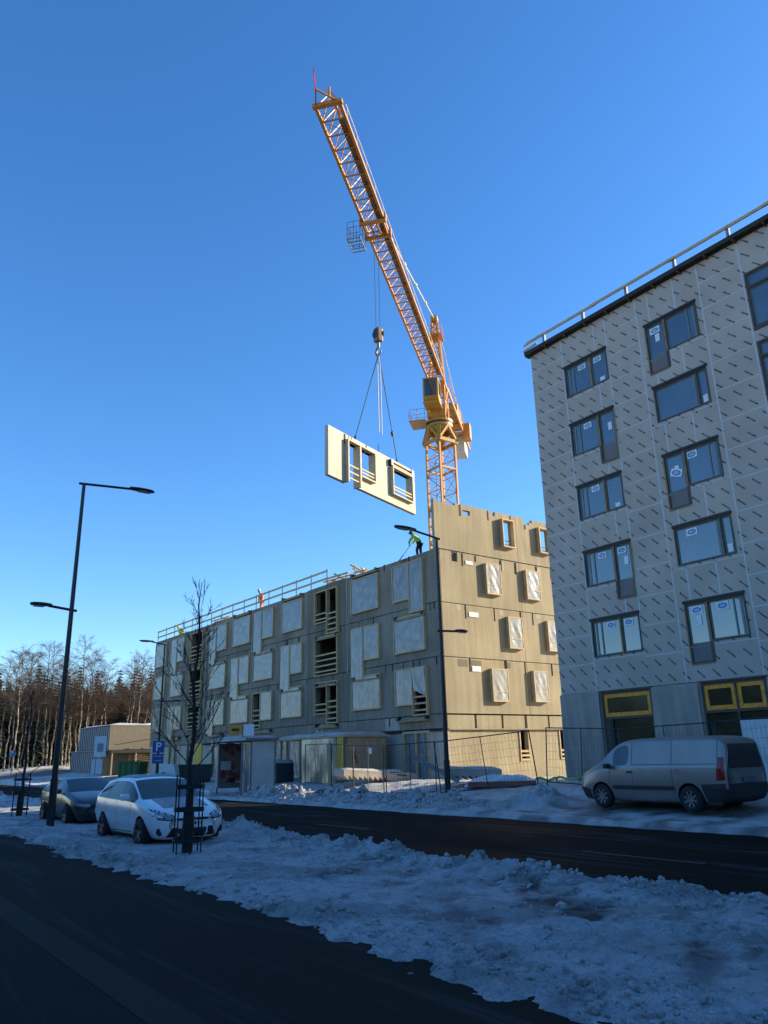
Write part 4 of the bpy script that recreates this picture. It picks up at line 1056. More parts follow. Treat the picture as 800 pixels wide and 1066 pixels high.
tipo = T(mb).build('jib_tip', M_CR, jib)
mb = MB(); mb.tube((JL + 0.9, -0.35, JZ + 0.2), (JL + 1.15, -0.4, JZ + 1.3), 0.035, 5); mb.add([(JL + 1.08, -0.4, JZ + 0.6), (JL + 1.15, -0.4, JZ + 1.25), (JL + 1.35, -0.28, JZ + 1.15), (JL + 1.3, -0.3, JZ + 0.55)], [(0, 1, 2, 3)])
T(mb).build('pennant', mat('pennant_red', (0.7, 0.05, 0.08), rough=0.6), tipo)
# trolley, service cage, tie bars, counter-jib
TX = 22.85
mb = MB()
for x in (TX - 0.75, TX + 0.75): mb.beam((x, -JW - 0.2, JZ - 0.26), (x, JW + 0.2, JZ - 0.26), 0.2, 0.2)
for y in (-JW, -0.2, 0.2, JW): mb.beam((TX - 0.75, y, JZ - 0.26), (TX + 0.75, y, JZ - 0.26), 0.1, 0.14)
for x in (TX - 0.7, TX + 0.7):
    for s in (-1, 1): mb.beam((x, s * (JW + 0.16), JZ - 0.3), (x, s * (JW + 0.16), JZ + 0.25), 0.1, 0.2)
tro = T(mb).build('trolley', M_CR, crane)
mb = MB(); C0, C1, D0, D1, E0 = TX - 0.7, TX + 0.7, -JW - 1.05, -JW - 0.2, JZ - 1.15
for y in (D0, D1): mb.beam((C0, y, E0), (C1, y, E0), 0.06, 0.06)
for k in range(5): mb.beam((C0 + (C1 - C0) * k / 4, D0, E0), (C0 + (C1 - C0) * k / 4, D1, E0), 0.05, 0.04)
for x in (C0, (C0 + C1) / 2, C1):
    for y in (D0, (D0 + D1) / 2, D1): mb.tube((x, y, E0), (x, y, E0 + 1.3), 0.02, 4)
for z in (E0 + 0.4, E0 + 0.85, E0 + 1.28):
    mb.tube((C0, D0, z), (C0, D1, z), 0.02, 4); mb.tube((C1, D0, z), (C1, D1, z), 0.02, 4); mb.tube((C0, D1, z), (C1, D1, z), 0.02, 4); mb.tube((C0, D0, z), (C1, D0, z), 0.02, 4)
mb.beam((C0, D1, E0 + 1.28), (C0, -JW, JZ - 0.2), 0.06, 0.06); mb.beam((C1, D1, E0 + 1.28), (C1, -JW, JZ - 0.2), 0.06, 0.06)
T(mb).build('service_cage', M_GALV, tro)
mb = MB()
tp = Vector((0.05, 0, 40.5)); tq = Vector((22.6, 0, JZ + JH))
mb.tube(tp, tq, 0.05, 5)
for k in range(1, 5): p = tp.lerp(tq, k / 5); mb.beam(p - (tq - tp).normalized() * 0.22, p + (tq - tp).normalized() * 0.22, 0.17, 0.17)
T(mb).build('tie_bar', M_CW, crane)
mb = MB()
for s in (-0.3, 0.3): mb.tube((-0.3, s * 0.6, 40.5), (-13.0, s * 2, JZ + 0.2), 0.045, 5)
for o in pieces(T(mb), 'tie_bar', M_CW, crane): pass
mb = MB()
for s in (-0.75, 0.75): mb.beam((-0.8, s, JZ - 0.2), (-16.2, s, JZ - 0.2), 0.16, 0.34)
for k in range(10):
    x = -1.0 - 1.6 * k; mb.beam((x, -0.75, JZ - 0.2), (x, 0.75, JZ - 0.2), 0.1, 0.2); mb.tube((x, -0.75, JZ - 0.2), (x - 1.6, 0.75, JZ - 0.2), 0.035, 4)
cj = T(mb).build('counter_jib', M_CR, crane)
mb = MB()
for s in (-0.95, 0.95):
    for k in range(11): mb.tube((-1 - 1.52 * k, s, JZ - 0.2), (-1 - 1.52 * k, s, JZ + 0.9), 0.02, 4)
    for z in (0.35, 0.88): mb.tube((-1, s, JZ + z), (-16.2, s, JZ + z), 0.02, 4)
mb.tube((-16.2, -0.95, JZ + 0.88), (-16.2, 0.95, JZ + 0.88), 0.02, 4)
T(mb).build('handrail', M_CR, cj)
mb = MB(); mb.bevbox(-10.2, -7.4, -0.8, 0.8, JZ, JZ + 1.3, 0.08); mb.lathe([(0.1, -0.7), (0.5, -0.7), (0.5, -0.6), (0.38, -0.58), (0.38, 0.58), (0.5, 0.6), (0.5, 0.7), (0.1, 0.7)], 16, 'Y', (-11.4, 0, JZ + 0.6)); T(mb).build('winch', M_CY, cj)
mb = MB(); mb.bevbox(-12.2, -11.0, 0.7, 1.5, JZ - 1.0, JZ + 0.7, 0.05); T(mb).build('control_cabinet', M_CR, cj)
for k in range(4): mb = MB(); mb.bevbox(-13.2 - k * 0.62, -12.64 - k * 0.62, -0.65, 0.65, JZ - 1.75, JZ + 0.5, 0.04); T(mb).build('counterweight', mat('counterweight_concrete', (0.45, 0.43, 0.37), rough=0.85), crane)
# hoist rope down to the hook
HK = TM @ Vector((TX, 0, 0)) + Vector((CX0, CY0, 0))            # world xy under the trolley
HZ_TOP, HZ_HOOK = CZ0 + JZ - 0.3, 27.0
mb = MB()
for s in (-0.14, 0.14): mb.tube(TM @ Vector((TX, s, JZ - 0.3)), TM @ Vector((TX, s * 0.9, HZ_HOOK - CZ0)), 0.016, 4)
pieces(mb, 'hoist_rope', M_ROPE, crane)

# hook block, slings and the wall panel in the air
hook = thing('hook_block', 'dark hook block with pulley hanging on the crane ropes above the lifted wall panel', 'hook block', (HK.x, HK.y, 25.0))
mb = MB(); mb.bevbox(-0.22, 0.22, -0.25, 0.25, 0.90, 1.85, 0.09); mb.build('pulley_housing', mat('hook_housing', (0.16, 0.10, 0.04), rough=0.5, var=0.3), hook)
mb = MB()
for s in (-0.2, 0.2): mb.lathe([(0.05, s - 0.03), (0.30, s - 0.03), (0.30, s + 0.03), (0.05, s + 0.03)], 20, 'X', (0, 0, 1.45))
pieces(mb, 'sheave', M_STEELD, hook)
mb = MB(); mb.tube((0, 0, 0.95), (0, 0, 0.55), 0.09, 8)
pr = None
for k in range(15):
    t = radians(100 - 270 * k / 14); p = Vector((0, 0.26 * cos(t), 0.28 + 0.28 * sin(t)))
    if pr is not None: mb.tube(pr, p, 0.085 - 0.003 * k, 8)
    pr = p
mb.build('hook', mat('hook_steel', (0.22, 0.17, 0.12), rough=0.5, metal=0.3), hook)
# the hung wall panel: ends measured along the wall
PA = Vector((20.95, 33.35, 0)); PBv = Vector((29.6, 36.6, 0)); PZ = 16.55; PHT = 2.95
PD = (PBv - PA); PLn = PD.length; prz = atan2(PD.y, PD.x)
pan = thing('wall_panel', 'pale concrete wall panel with two window openings hanging from the crane', 'wall panel', (PA.x, PA.y, PZ), prz)
PC = concrete('new_concrete', (0.50, 0.445, 0.34), 0.25, 0.10)
PF = lambda u, z, d: (u, d, z)
fr_ = lambda u: u * PLn
d0, d1, d2 = fr_(0.175), fr_(0.30), fr_(0.465)
e0, e1 = fr_(0.685), fr_(0.925)
def sk(u): return 0.0
us = [0, d0, d1, d2, e0, e1, PLn, fr_(0.16), fr_(0.175), fr_(0.395), fr_(0.41), fr_(0.96), fr_(0.975), fr_(0.62), fr_(0.635)]
zs = [0, 0.5, 0.62, 0.75, 2.28, 2.5, 2.62, 2.78, PHT, 0.3]
def psol(u, z):
    if d0 < u < d1 and z < 2.5: return False
    if d1 < u < d2 and 0.75 < z < 2.5: return False
    if e0 < u < e1 and 0.62 < z < 2.28: return False
    if fr_(0.395) < u < fr_(0.41) and z > 2.5: return False
    if fr_(0.96) < u < fr_(0.975) and z > 2.5: return False
    return True
mb = MB(); wall_grid(mb, us, zs, psol, PF, 0.24); mb.build('concrete_slab', PC, pan)
M_PW = mat('panel_window_frame', (0.40, 0.33, 0.22), rough=0.7, var=0.2, scale=5)
def pbox(mb, u0, u1, z0, z1, a, b): mb.box(u0, u1, a, b, z0, z1)
f = MB(); t = 0.08; A, Bq = -0.26, 0.25
pbox(f, d0 - t, d0 + 0.02, -0.02, 2.58, A, Bq); pbox(f, d0 + 0.02, d2 + t, 2.5, 2.58, A, Bq); pbox(f, d2, d2 + t, 0.66, 2.5, A, Bq); pbox(f, d1, d2, 0.66, 0.75, A, Bq); pbox(f, d1 - 0.06, d1 + 0.07, -0.02, 2.5, A, Bq)
wf_ = f.build('window', M_PW, pan)
f = MB()
for z in (0.22, 0.60, 1.0): pbox(f, d0 + 0.02, d1 - 0.06, z, z + 0.08, -0.20, -0.17)
for z in (0.92, 1.12): pbox(f, d1 + 0.07, d2, z, z + 0.08, -0.20, -0.17)
pieces(f, 'guard_slat', M_WOOD, wf_)
f = MB(); pbox(f, e0 - t, e0, 0.54, 2.36, A, Bq); pbox(f, e1, e1 + t, 0.54, 2.36, A, Bq); pbox(f, e0, e1, 0.54, 0.62, A, Bq); pbox(f, e0, e1, 2.28, 2.36, A, Bq)
wf_ = f.build('window', M_PW, pan)
f = MB()
for z in (0.84, 1.04): pbox(f, e0, e1, z, z + 0.08, -0.20, -0.17)
pieces(f, 'guard_slat', M_WOOD, wf_)
f = MB(); pbox(f, e0 - 0.15, e1 + 0.1, 2.42, 2.50, -0.22, 0.0); pbox(f, e0 - 0.15, e1 + 0.1, 2.66, 2.74, -0.20, 0.0); pieces(f, 'timber_shelf', M_PW, pan)
f = MB(); pbox(f, e0 - 0.2, e0 - 0.02, 2.40, 2.80, -0.24, -0.0); pbox(f, e1 - 0.02, e1 + 0.14, 2.40, 2.80, -0.24, -0.0); pieces(f, 'support_bracket', M_STEELD, pan)
f = MB(); pbox(f, fr_(0.158), fr_(0.174), 2.32, 2.9, -0.02, 0.05); pieces(f, 'anchor_slot', M_DARKIN, pan)
f = MB(); f.tube((fr_(0.56), 0.1, PHT), (fr_(0.56), 0.1, PHT + 0.55), 0.02, 4); f.build('rebar', M_STEELD, pan)
cr_, sr_ = cos(prz), sin(prz)
pw = lambda u, d, z: Vector((PA.x + u * cr_ - d * sr_, PA.y + u * sr_ + d * cr_, PZ + z))
hp = Vector((HK.x, HK.y, 25.12))
for lab, u, sw in (('left leg of the chain sling between hook and panel', 0.29, 0), ('right leg of the chain sling, with a shackle in its lower half', 0.80, 1)):
    sl_ = thing('lifting_sling', lab, 'sling', hp, 0, 'sling legs carrying the wall panel')
    q = pw(fr_(u), 0.12, PHT) - hp; mb = MB(); mb.tube((0, 0, 0), q, 0.028, 5); mb.build('rope', M_ROPE, sl_)
    mb = MB(); e = q.normalized()
    mb.tube(q - e * 0.25, q + Vector((0, 0, -0.03)), 0.07, 6); mb.build('lifting_eye', M_STEELD, sl_)
    if sw: mb = MB(); mb.tube(q * 0.70, q * 0.74, 0.10, 6); mb.build('shackle', M_STEELD, sl_)
ch = thing('spare_chain', 'two slack chain ends hanging straight down below the crane hook', 'chain', hp)
for s, ln in ((-0.14, 5.2), (0.12, 5.3)):
    mb = MB(); mb.tube((0, 0, 0), (s, s * 0.3, -0.8), 0.025, 5); mb.tube((s, s * 0.3, -0.8), (s, s * 0.3, -ln), 0.032, 5); mb.build('chain_end', mat('chain_grey', (0.30, 0.30, 0.31), rough=0.6), ch)

# ================================================================ STREET LAMPS
M_POLE = mat('lamp_black_paint', (0.012, 0.013, 0.016), rough=0.4, var=0.2)
def lamp(label, x, y, z, h, a1, zl, a2, grp='street lamps along the street', sl_=1.0, hs=1.0):
    t = thing('street_lamp', label, 'street lamp', (x, y, z), 0, grp)
    mb = MB(); mb.tube((0, 0, -0.3), (0, 0, h), 0.095, 12, 0.055); mb.tube((0, 0, -0.3), (0, 0, 1.3), 0.115, 12, 0.11); mb.build('pole', M_POLE, t)
    def arm(zz, d, L, hl, rise):
        m_ = MB(); m_.tube((-0.16 * d, 0, zz - 0.03), (d * (L - hl * 0.85), 0, zz + rise), 0.042, 8); ar = m_.build('arm', M_POLE, t)
        m_ = MB(); n = 12; rings = []
        for i in range(n + 1):
            q = i / n; wd = 0.17 * hs * (0.35 + 1.1 * sin(pi * min(1, q * 0.62 + 0.17)) ** 1.0) * (1 if q < 0.9 else (1 - (q - 0.9) * 6)); wd = max(wd * 0.72, 0.03)
            hh = 0.075 * hs * (0.5 + 0.6 * sin(pi * (0.15 + 0.7 * q))); xx = d * (L - hl + hl * q); zc = zz + rise + 0.01
            rings.append([(xx, wd * cos(2 * pi * k / 10), zc + hh * (sin(2 * pi * k / 10) if k <= 5 else 0.45 * sin(2 * pi * k / 10))) for k in range(10)])
        m_.add([p for r in rings for p in r], [(i * 10 + k, i * 10 + (k + 1) % 10, (i + 1) * 10 + (k + 1) % 10, (i + 1) * 10 + k) for i in range(n) for k in range(10)] + [tuple(range(10)), tuple(range(n * 10 + 9, n * 10 - 1, -1))])
        hd_ = m_.build('lamp_head', M_POLE, ar, smooth=True)
        m_ = MB(); x0_, x1_ = d * (L - hl * 0.65), d * (L - hl * 0.15); m_.box(min(x0_, x1_), max(x0_, x1_), -0.09, 0.09, zz + rise - 0.048, zz + rise - 0.030); m_.build('lens', mat('lamp_lens', (0.25, 0.27, 0.28), rough=0.2), hd_)
    arm(h, 1, a1, 0.85, 0.10) if sl_ > 0 else arm(h, -1, a1, 0.95, 0.14)
    arm(zl, -1, a2, 0.62, 0.06) if sl_ > 0 else arm(zl, 1, a2, 0.55, 0.02)
    return t
lamp('black double-arm street lamp rising from the snow beside the dark parked wagon', 6.22, 25.0, 0.15, 10.5, 2.35, 6.30, 1.22)
lamp('black double-arm street lamp in front of the corner of the concrete block', 18.6, 21.8, 0.35, 9.47, 2.0, 5.90, 1.30, sl_=-1)
lamp('thin black street lamp with parking sign, at the far end of the concrete block', 19.1, 51.4, 0.3, 9.15, 1.75, 5.4, 1.35, sl_=-1)
lamp('faraway street lamp seen beside the pole of the nearest lamp, against the birches', 21.3, 86.5, 1.0, 9.0, 1.8, 5.4, 1.2, sl_=-1)
# parking sign on the third lamp
sg = thing('parking_sign', 'blue parking sign with white P and a blue plate below, on a lamp pole', 'sign', (19.1, 51.4, 1.75))
sg.scale = (0.88, 1, 0.9); srz = radians(-20); M_SB = mat('sign_blue', (0.012, 0.07, 0.26), rough=0.4, var=0.06); M_SW = mat('sign_white', (0.75, 0.78, 0.8), rough=0.4, var=0.04)
SMt = Matrix.Rotation(srz, 4, 'Z')
def sgb(mb): mb.v = [tuple(SMt @ Vector(p)) for p in mb.v]; return mb
mb = MB(); mb.bevbox(-0.42, 0.42, -0.135, -0.11, 0.72, 1.56, 0.008); sgb(mb).build('sign_plate', M_SB, sg)
mb = MB(); mb.bevbox(-0.40, 0.40, -0.135, -0.11, -0.02, 0.66, 0.008); pl_ = sgb(mb).build('sign_plate', M_SB, sg)
mb = MB(); pts = []
yy = -0.139
mb.box(-0.17, -0.07, yy, -0.134, 0.85, 1.44)
n = 14; O = [(0.03 + 0.17 * cos(radians(90 - 180 * k / n)), 1.285 + 0.155 * sin(radians(90 - 180 * k / n))) for k in range(n + 1)]
I = [(0.02 + 0.09 * cos(radians(90 - 180 * k / n)), 1.285 + 0.07 * sin(radians(90 - 180 * k / n))) for k in range(n + 1)]
V = [(-0.07, yy, 1.44)] + [(x, yy, z) for x, z in O] + [(-0.07, yy, 1.13), (-0.07, yy, 1.215)] + [(x, yy, z) for x, z in reversed(I)] + [(-0.07, yy, 1.355)]
k0 = 1; 
mb.add([(x, yy, z) for x, z in O] + [(x, yy, z) for x, z in I], [(i, i + 1, n + 2 + i, n + 1 + i) for i in range(n)])
mb.box(-0.07, 0.03, yy, -0.134, 1.355, 1.44); mb.box(-0.07, 0.03, yy, -0.134, 1.13, 1.215)
sgb(mb).build('letter_p', M_SW, sg)
mb = MB(); mb.box(-0.3, 0.3, yy, -0.134, 0.44, 0.52); mb.box(-0.22, 0.26, yy, -0.134, 0.14, 0.22); pieces(sgb(mb), 'lettering', mat('sign_pale', (0.25, 0.33, 0.5), rough=0.5), pl_)
mb = MB(); mb.box(-0.05, 0.05, -0.11, -0.03, 1.2, 1.26); mb.box(-0.05, 0.05, -0.11, -0.03, 0.3, 0.36); pieces(sgb(mb), 'bracket', M_GALV, sg)

# ================================================================ SITE FENCE
M_FEN = mat('fence_steel', (0.045, 0.047, 0.05), rough=0.5, metal=0.4, var=0.2)
M_FENW = mat('fence_wire', (0.06, 0.06, 0.06), rough=0.5, metal=0.3)
def fence_mesh(L, Hh=1.95):
    a, b = MB(), MB()
    for x in (0.0, L): a.tube((x, 0, -0.12), (x, 0, Hh), 0.024, 6)
    a.tube((L / 2, 0, 0.02), (L / 2, 0, Hh), 0.018, 6)
    for z in (0.05, Hh): a.tube((0, 0, z), (L, 0, z), 0.022, 6)
    n = int(L / 0.14)
    for k in range(1, n): b.tube((L * k / n, 0, 0.05), (L * k / n, 0, Hh), 0.0036, 3, cap=False)
    for k in range(1, 7): b.tube((0, 0, Hh * k / 7), (L, 0, Hh * k / 7), 0.0036, 3, cap=False)
    return a, b
def fence(label, p, q, lean=0.0):
    p = Vector((*p, 0)); q = Vector((*q, 0)); z0, z1 = gz(p.x, p.y) + 0.08, gz(q.x, q.y) + 0.08; d = q - p; L = d.length
    t = thing('mesh_fence', label, 'fence panel', (p.x, p.y, z0), atan2(d.y, d.x), 'mesh site fence panels')
    t.rotation_euler = (lean, -atan2(z1 - z0, L), atan2(d.y, d.x))
    a, b = fence_mesh(L); a.build('frame', M_FEN, t); wm = b.build('wire_mesh', M_FENW, t)
    m_ = MB(); m_.bevbox(-0.35, 0.35, -0.12, 0.12, -0.22, -0.06, 0.03); m_.build('foot', CG, t)
    return t
FP = [((23.0, 3.4), (22.9, 6.8)), ((22.9, 6.9), (22.8, 10.3)), ((22.8, 10.4), (22.7, 13.8)), ((22.7, 13.9), (22.55, 17.3)), ((22.5, 17.45), (22.35, 20.6)), ((22.2, 20.9), (20.55, 24.5)), ((20.65, 24.9), (19.95, 27.3)), ((19.9, 27.4), (20.6, 30.7)), ((20.7, 30.9), (21.4, 33.9)), ((21.5, 34.0), (22.0, 37.4))]
FL = ['mesh fence panel behind the parked van, out towards the right', 'mesh fence panel behind the rear doors of the van', 'mesh fence panel behind the middle of the silver van', 'mesh fence panel behind the cab of the silver van', 'mesh fence panel between the van and the sunlit end wall', 'leaning mesh fence panel with a bent top rail in front of the sunlit end wall',
      'narrow mesh fence panel beside the lamp at the corner of the block', 'mesh fence panel in front of the stair flight with the rounded landing', 'mesh fence panel left of the snowy stair flights', 'mesh fence panel in front of the beige covered walkway']
for (p, q), l, ln in zip(FP, FL, (0, 0, 0, 0, 0.03, -0.10, 0.05, 0.0, 0.0, 0.0)): fence(l, p, q, ln)
fs = tag(link('fence_sign', (lambda m_: (m_.add([(0, 0, 0), (0.42, 0.02, 0), (0.42, 0.02, 0.24), (0, 0, 0.24)], [(0, 1, 2, 3)]), m_)[1])(MB()).mesh('fence_sign'), M_PAPER), 'small white notice tied to the fence near the stair flight', 'notice')
fs.location = (20.12, 28.55, 1.95); fs.rotation_euler = (0, 0, radians(70))

# ================================================================ VEHICLES
def evaluated(me, mods):
    o = bpy.data.objects.new('tmp', me); COL.objects.link(o)
    for f in mods: f(o)
    dg = bpy.context.evaluated_depsgraph_get(); dg.update()
    ev = o.evaluated_get(dg); m2 = bpy.data.meshes.new_from_object(ev, depsgraph=dg)
    bpy.data.objects.remove(o); return m2
def rings_mesh(stations, glass, extra=None):
    """body shell lofted through stations (x, zb, w0, wm, zm, wb, zbelt, wr, zr, zc)"""
    V, F, MI = [], [], []
    for (x, zb, w0, wm, zm, wb, ze, wr, zr, zc) in stations:
        L_ = lambda t: (wb + (wr - wb) * t, ze + (zr - ze) * t)
        half = [(0, zb), (w0 * 0.88, zb), (w0, zb + 0.07), (wm, zm), (wb, ze), L_(0.09), L_(0.88), (wr, zr), (wr * 0.6, zc - (zc - zr) * 0.22), (0, zc)]
        ring = half + [(-y, z) for y, z in half[8:0:-1]]
        V += [(x, y, z) for y, z in ring]
    n = 18; ns = len(stations)
    for i in range(ns - 1):
        for j in range(n):
            F.append((i * n + j, i * n + (j + 1) % n, (i + 1) * n + (j + 1) % n, (i + 1) * n + j)); MI.append(glass(i, j) if j < 9 else glass(i, 17 - j))
    F.append(tuple(range(n))); MI.append(extra(0) if extra else 0); F.append(tuple(range((ns - 1) * n + n - 1, (ns - 1) * n - 1, -1))); MI.append(extra(1) if extra else 0)
    me = bpy.data.meshes.new('shell'); me.from_pydata(V, [], F); me.update()
    for p, m in zip(me.polygons, MI): p.material_index = m
    em = {}
    for p, m in zip(me.polygons, MI):
        for k in p.edge_keys: em.setdefault(tuple(sorted(k)), []).append(m)
    at = me.attributes.new('crease_edge', 'FLOAT', 'EDGE')
    for e in me.edges:
        k = tuple(sorted(e.vertices)); ms = em.get(k, [0]); a, b = k; c = 0.0
        if len(set(ms)) > 1: c = 0.8
        elif b - a == 18 and a % 18 in (4, 14): c = 0.45
        elif b - a == 18 and a % 18 in (7, 11): c = 0.35
        elif b - a == 18 and a % 18 in (2, 16): c = 0.4
        at.data[e.index].value = c
    return me
def split_mats(me, nmat):
    out = []
    for k in range(nmat):
        bm = bmesh.new(); bm.from_mesh(me)
        bmesh.ops.delete(bm, geom=[f for f in bm.faces if f.material_index != k], context='FACES')
        if not bm.faces: bm.free(); out.append(None); continue
        for f in bm.faces: f.material_index = 0; f.smooth = True
        m2 = bpy.data.meshes.new('m'); bm.to_mesh(m2); bm.free(); out.append(m2)
    return out
def islands(me):
    bm = bmesh.new(); bm.from_mesh(me); bm.faces.ensure_lookup_table(); seen = set(); res = []
    for f in bm.faces:
        if f.index in seen: continue
        st = [f]; grp = []
        seen.add(f.index)
        while st:
            g = st.pop(); grp.append(g)
            for e in g.edges:
                for k in e.link_faces:
                    if k.index not in seen: seen.add(k.index); st.append(k)
        vs = {}; V = []; F = []
        for g in grp:
            q = []
            for v in g.verts:
                if v.index not in vs: vs[v.index] = len(V); V.append(tuple(v.co))
                q.append(vs[v.index])
            F.append(tuple(q))
        c = sum((Vector(p) for p in V), Vector()) / len(V); nrm = sum((g.normal * g.calc_area() for g in grp), Vector()).normalized(); ar = sum(g.calc_area() for g in grp)
        m2 = bpy.data.meshes.new('g'); m2.from_pydata(V, [], F); m2.update(); res.append((m2, c, nrm, ar))
    bm.free(); return res
def patch(bvh, poly, axis, sgn, off=0.006, th=0.012, dens=0.10):
    """a shaped plate lying on the body: outline poly is (y, z) seen along x, or (x, z) seen along y"""
    bm = bmesh.new()
    to = (lambda a, b: Vector((sgn * 9, a, b))) if axis == 'x' else (lambda a, b: Vector((a, sgn * 9, b)))
    f = bm.faces.new([bm.verts.new(to(a, b)) for a, b in poly])
    bmesh.ops.triangulate(bm, faces=bm.faces[:])
    for _ in range(4):
        es = [e for e in bm.edges if e.calc_length() > dens]
        if not es: break
        bmesh.ops.subdivide_edges(bm, edges=es, cuts=1); bmesh.ops.triangulate(bm, faces=[q for q in bm.faces if len(q.verts) > 3])
    d = Vector((-sgn, 0, 0)) if axis == 'x' else Vector((0, -sgn, 0))
    top, bot = [], []
    last = None
    for v in bm.verts:
        h = bvh.ray_cast(v.co, d)
        p = h[0] if h[0] is not None else None
        if p is None:
            q = bvh.find_nearest(v.co.lerp(v.co + d * 9, 0.85)); p = q[0] if q[0] else v.co
        v.co = p - d * off
    bmesh.ops.recalc_face_normals(bm, faces=bm.faces)
    mb = MB(); bm.verts.index_update(); mb.v = [tuple(v.co) for v in bm.verts]; mb.f = [tuple(v.index for v in q.verts) for q in bm.faces]; bm.free()
    return mb
M_RIM = mat('alloy_rim', (0.10, 0.10, 0.11), rough=0.4, metal=0.6, var=0.3)
M_RIMS = mat('steel_rim', (0.16, 0.16, 0.165), rough=0.5, metal=0.5, var=0.3)
def wheel(parent, x, y, r, side, rim, wdt=0.205, spokes=5):
    w0, w1 = (y - side * wdt, y) if side > 0 else (y, y + wdt)
    s = side; c = (x, y, r)
    mb = MB(); mb.lathe([(r * 0.62, 0), (r * 0.90, 0.004 * s), (r * 0.97, -0.02 * s), (r, -0.05 * s), (r, -(wdt - 0.05) * s), (r * 0.96, -(wdt - 0.01) * s), (r * 0.6, -wdt * s)], 32, 'Y', c)
    t = mb.build('wheel', M_TYRE, parent, smooth=True)
    mb = MB(); mb.lathe([(0.0, -0.07 * s), (r * 0.5, -0.075 * s), (r * 0.6, -0.05 * s), (r * 0.64, -0.006 * s), (r * 0.60, -0.004 * s), (r * 0.57, -0.05 * s)], 32, 'Y', c)
    for k in range(spokes):
        a = 2 * pi * k / spokes + 0.3; e = Vector((cos(a), 0, sin(a)))
        mb.beam(Vector(c) + Vector((0, -0.035 * s, 0)), Vector(c) + e * r * 0.6 + Vector((0, -0.02 * s, 0)), 0.055, 0.04, up=(0, 1, 0))
    mb.lathe([(0, -0.012 * s), (0.05, -0.014 * s), (0.06, -0.03 * s)], 16, 'Y', c)
    mb.build('rim', rim, t); return t
def vehicle(root, stations, glass, wheels, r, paint, m_glass, m_arch, nmat=3, extra=None, archr=None, mats3=None, ww=0.205, spokes=5, wide=0.9, rim=None):
    me = rings_mesh(stations, glass, extra)
    keep = [p.material_index for p in me.polygons]
    for m in [paint, m_glass, m_arch] + (mats3 or []): me.materials.append(m)
    for p, k in zip(me.polygons, keep): p.material_index = k
    me = evaluated(me, [lambda o: setattr(o.modifiers.new('s', 'SUBSURF'), 'levels', 2)])
    bm = bmesh.new(); bm.from_mesh(me); bvh = BVHTree.FromBMesh(bm); bm.free()
    cut = MB(); ar = archr or r * 1.13
    for x in wheels:
        for s in (-1, 1): cut.lathe([(0.0, s * (wide - 0.36)), (ar, s * (wide - 0.36)), (ar, s * (wide + 0.3)), (0.0, s * (wide + 0.3))], 28, 'Y', (x, 0, r))
    cm = cut.mesh('cut'); bm = bmesh.new(); bm.from_mesh(cm); bmesh.ops.remove_doubles(bm, verts=bm.verts, dist=1e-5); bmesh.ops.recalc_face_normals(bm, faces=bm.faces); bm.to_mesh(cm); bm.free()
    cm.materials.append(m_arch)
    co = bpy.data.objects.new('cutter', cm); COL.objects.link(co)
    def bo(o):
        m = o.modifiers.new('b', 'BOOLEAN'); m.operation = 'DIFFERENCE'; m.object = co; m.solver = 'EXACT'; m.material_mode = 'TRANSFER'
    me2 = evaluated(me, [bo]); bpy.data.objects.remove(co)
    idx = {m.name: i for i, m in enumerate(me2.materials) if m}
    parts_ = split_mats(me2, len(me2.materials))
    names = {paint.name: 'body', m_arch.name: 'wheel_arch'}
    for m, q in zip(me2.materials, parts_):
        if q is None: continue
        if m.name == m_glass.name:
            for g, c, nr, a in islands(q):
                if a < 0.02: continue
                nm = 'side_window' if abs(nr.y) > 0.75 else ('windscreen' if c.x > 0 else 'rear_window')
                link(nm, g, m_glass, root, True)
        elif m.name == 'pillar_black':
            for g, c, nr, a in islands(q): link('window_trim', g, m, root, True)
        elif m.name in names: link(names[m.name], q, m, root, True)
        else: link('bumper_trim', q, m, root, True)
    for x in wheels:
        for s in (-1, 1): wheel(root, x, s * (wide + 0.0), r, s, rim or M_RIM, ww, spokes)
    return bvh
M_WHITE = mat('white_car_paint', (0.82, 0.81, 0.79), rough=0.2, var=0.04, coat=0.6, scale=2)
M_FROST = mat('frosted_glass', (0.06, 0.078, 0.078), rough=0.35, var=0.25, scale=3, spec=0.5)
M_CGL = mat('car_glass', (0.012, 0.016, 0.018), rough=0.04, var=0.1, spec=0.7, ior=1.6)
M_LAMP = mat('headlamp_glass', (0.26, 0.29, 0.31), rough=0.12, var=0.3, scale=6, spec=0.8)
M_RED = mat('tail_lamp_red', (0.30, 0.012, 0.012), rough=0.15, var=0.1)
M_ARCH = mat('arch_dark', (0.006, 0.006, 0.006), rough=0.9)
def side_patches(root, bvh, items):
    for nm, poly, m, off in items:
        for s in (-1, 1): patch(bvh, poly, 'y', s, off).build(nm, m, root)
def seam(bvh, a, b, s, wd=0.018):
    d = Vector((b[0] - a[0], b[1] - a[1])); n = Vector((-d.y, d.x)).normalized() * wd / 2
    return patch(bvh, [(a[0] + n.x, a[1] + n.y), (a[0] - n.x, a[1] - n.y), (b[0] - n.x, b[1] - n.y), (b[0] + n.x, b[1] + n.y)], 'y', s, 0.003, dens=0.2)
def plate(root, x, z, sgn, tilt=0.0):
    mb = MB(); mb.box(x, x + sgn * 0.012, -0.26, 0.26, z, z + 0.115); p = mb.build('number_plate', M_PAPER, root)
    mb = MB()
    for k, y in enumerate((-0.19, -0.12, -0.05, 0.06, 0.13, 0.20)): mb.box(x + sgn * 0.0125, x + sgn * 0.014, y - 0.022, y + 0.022, z + 0.025, z + 0.09)
    pieces(mb, 'plate_character', M_BLACK, p)
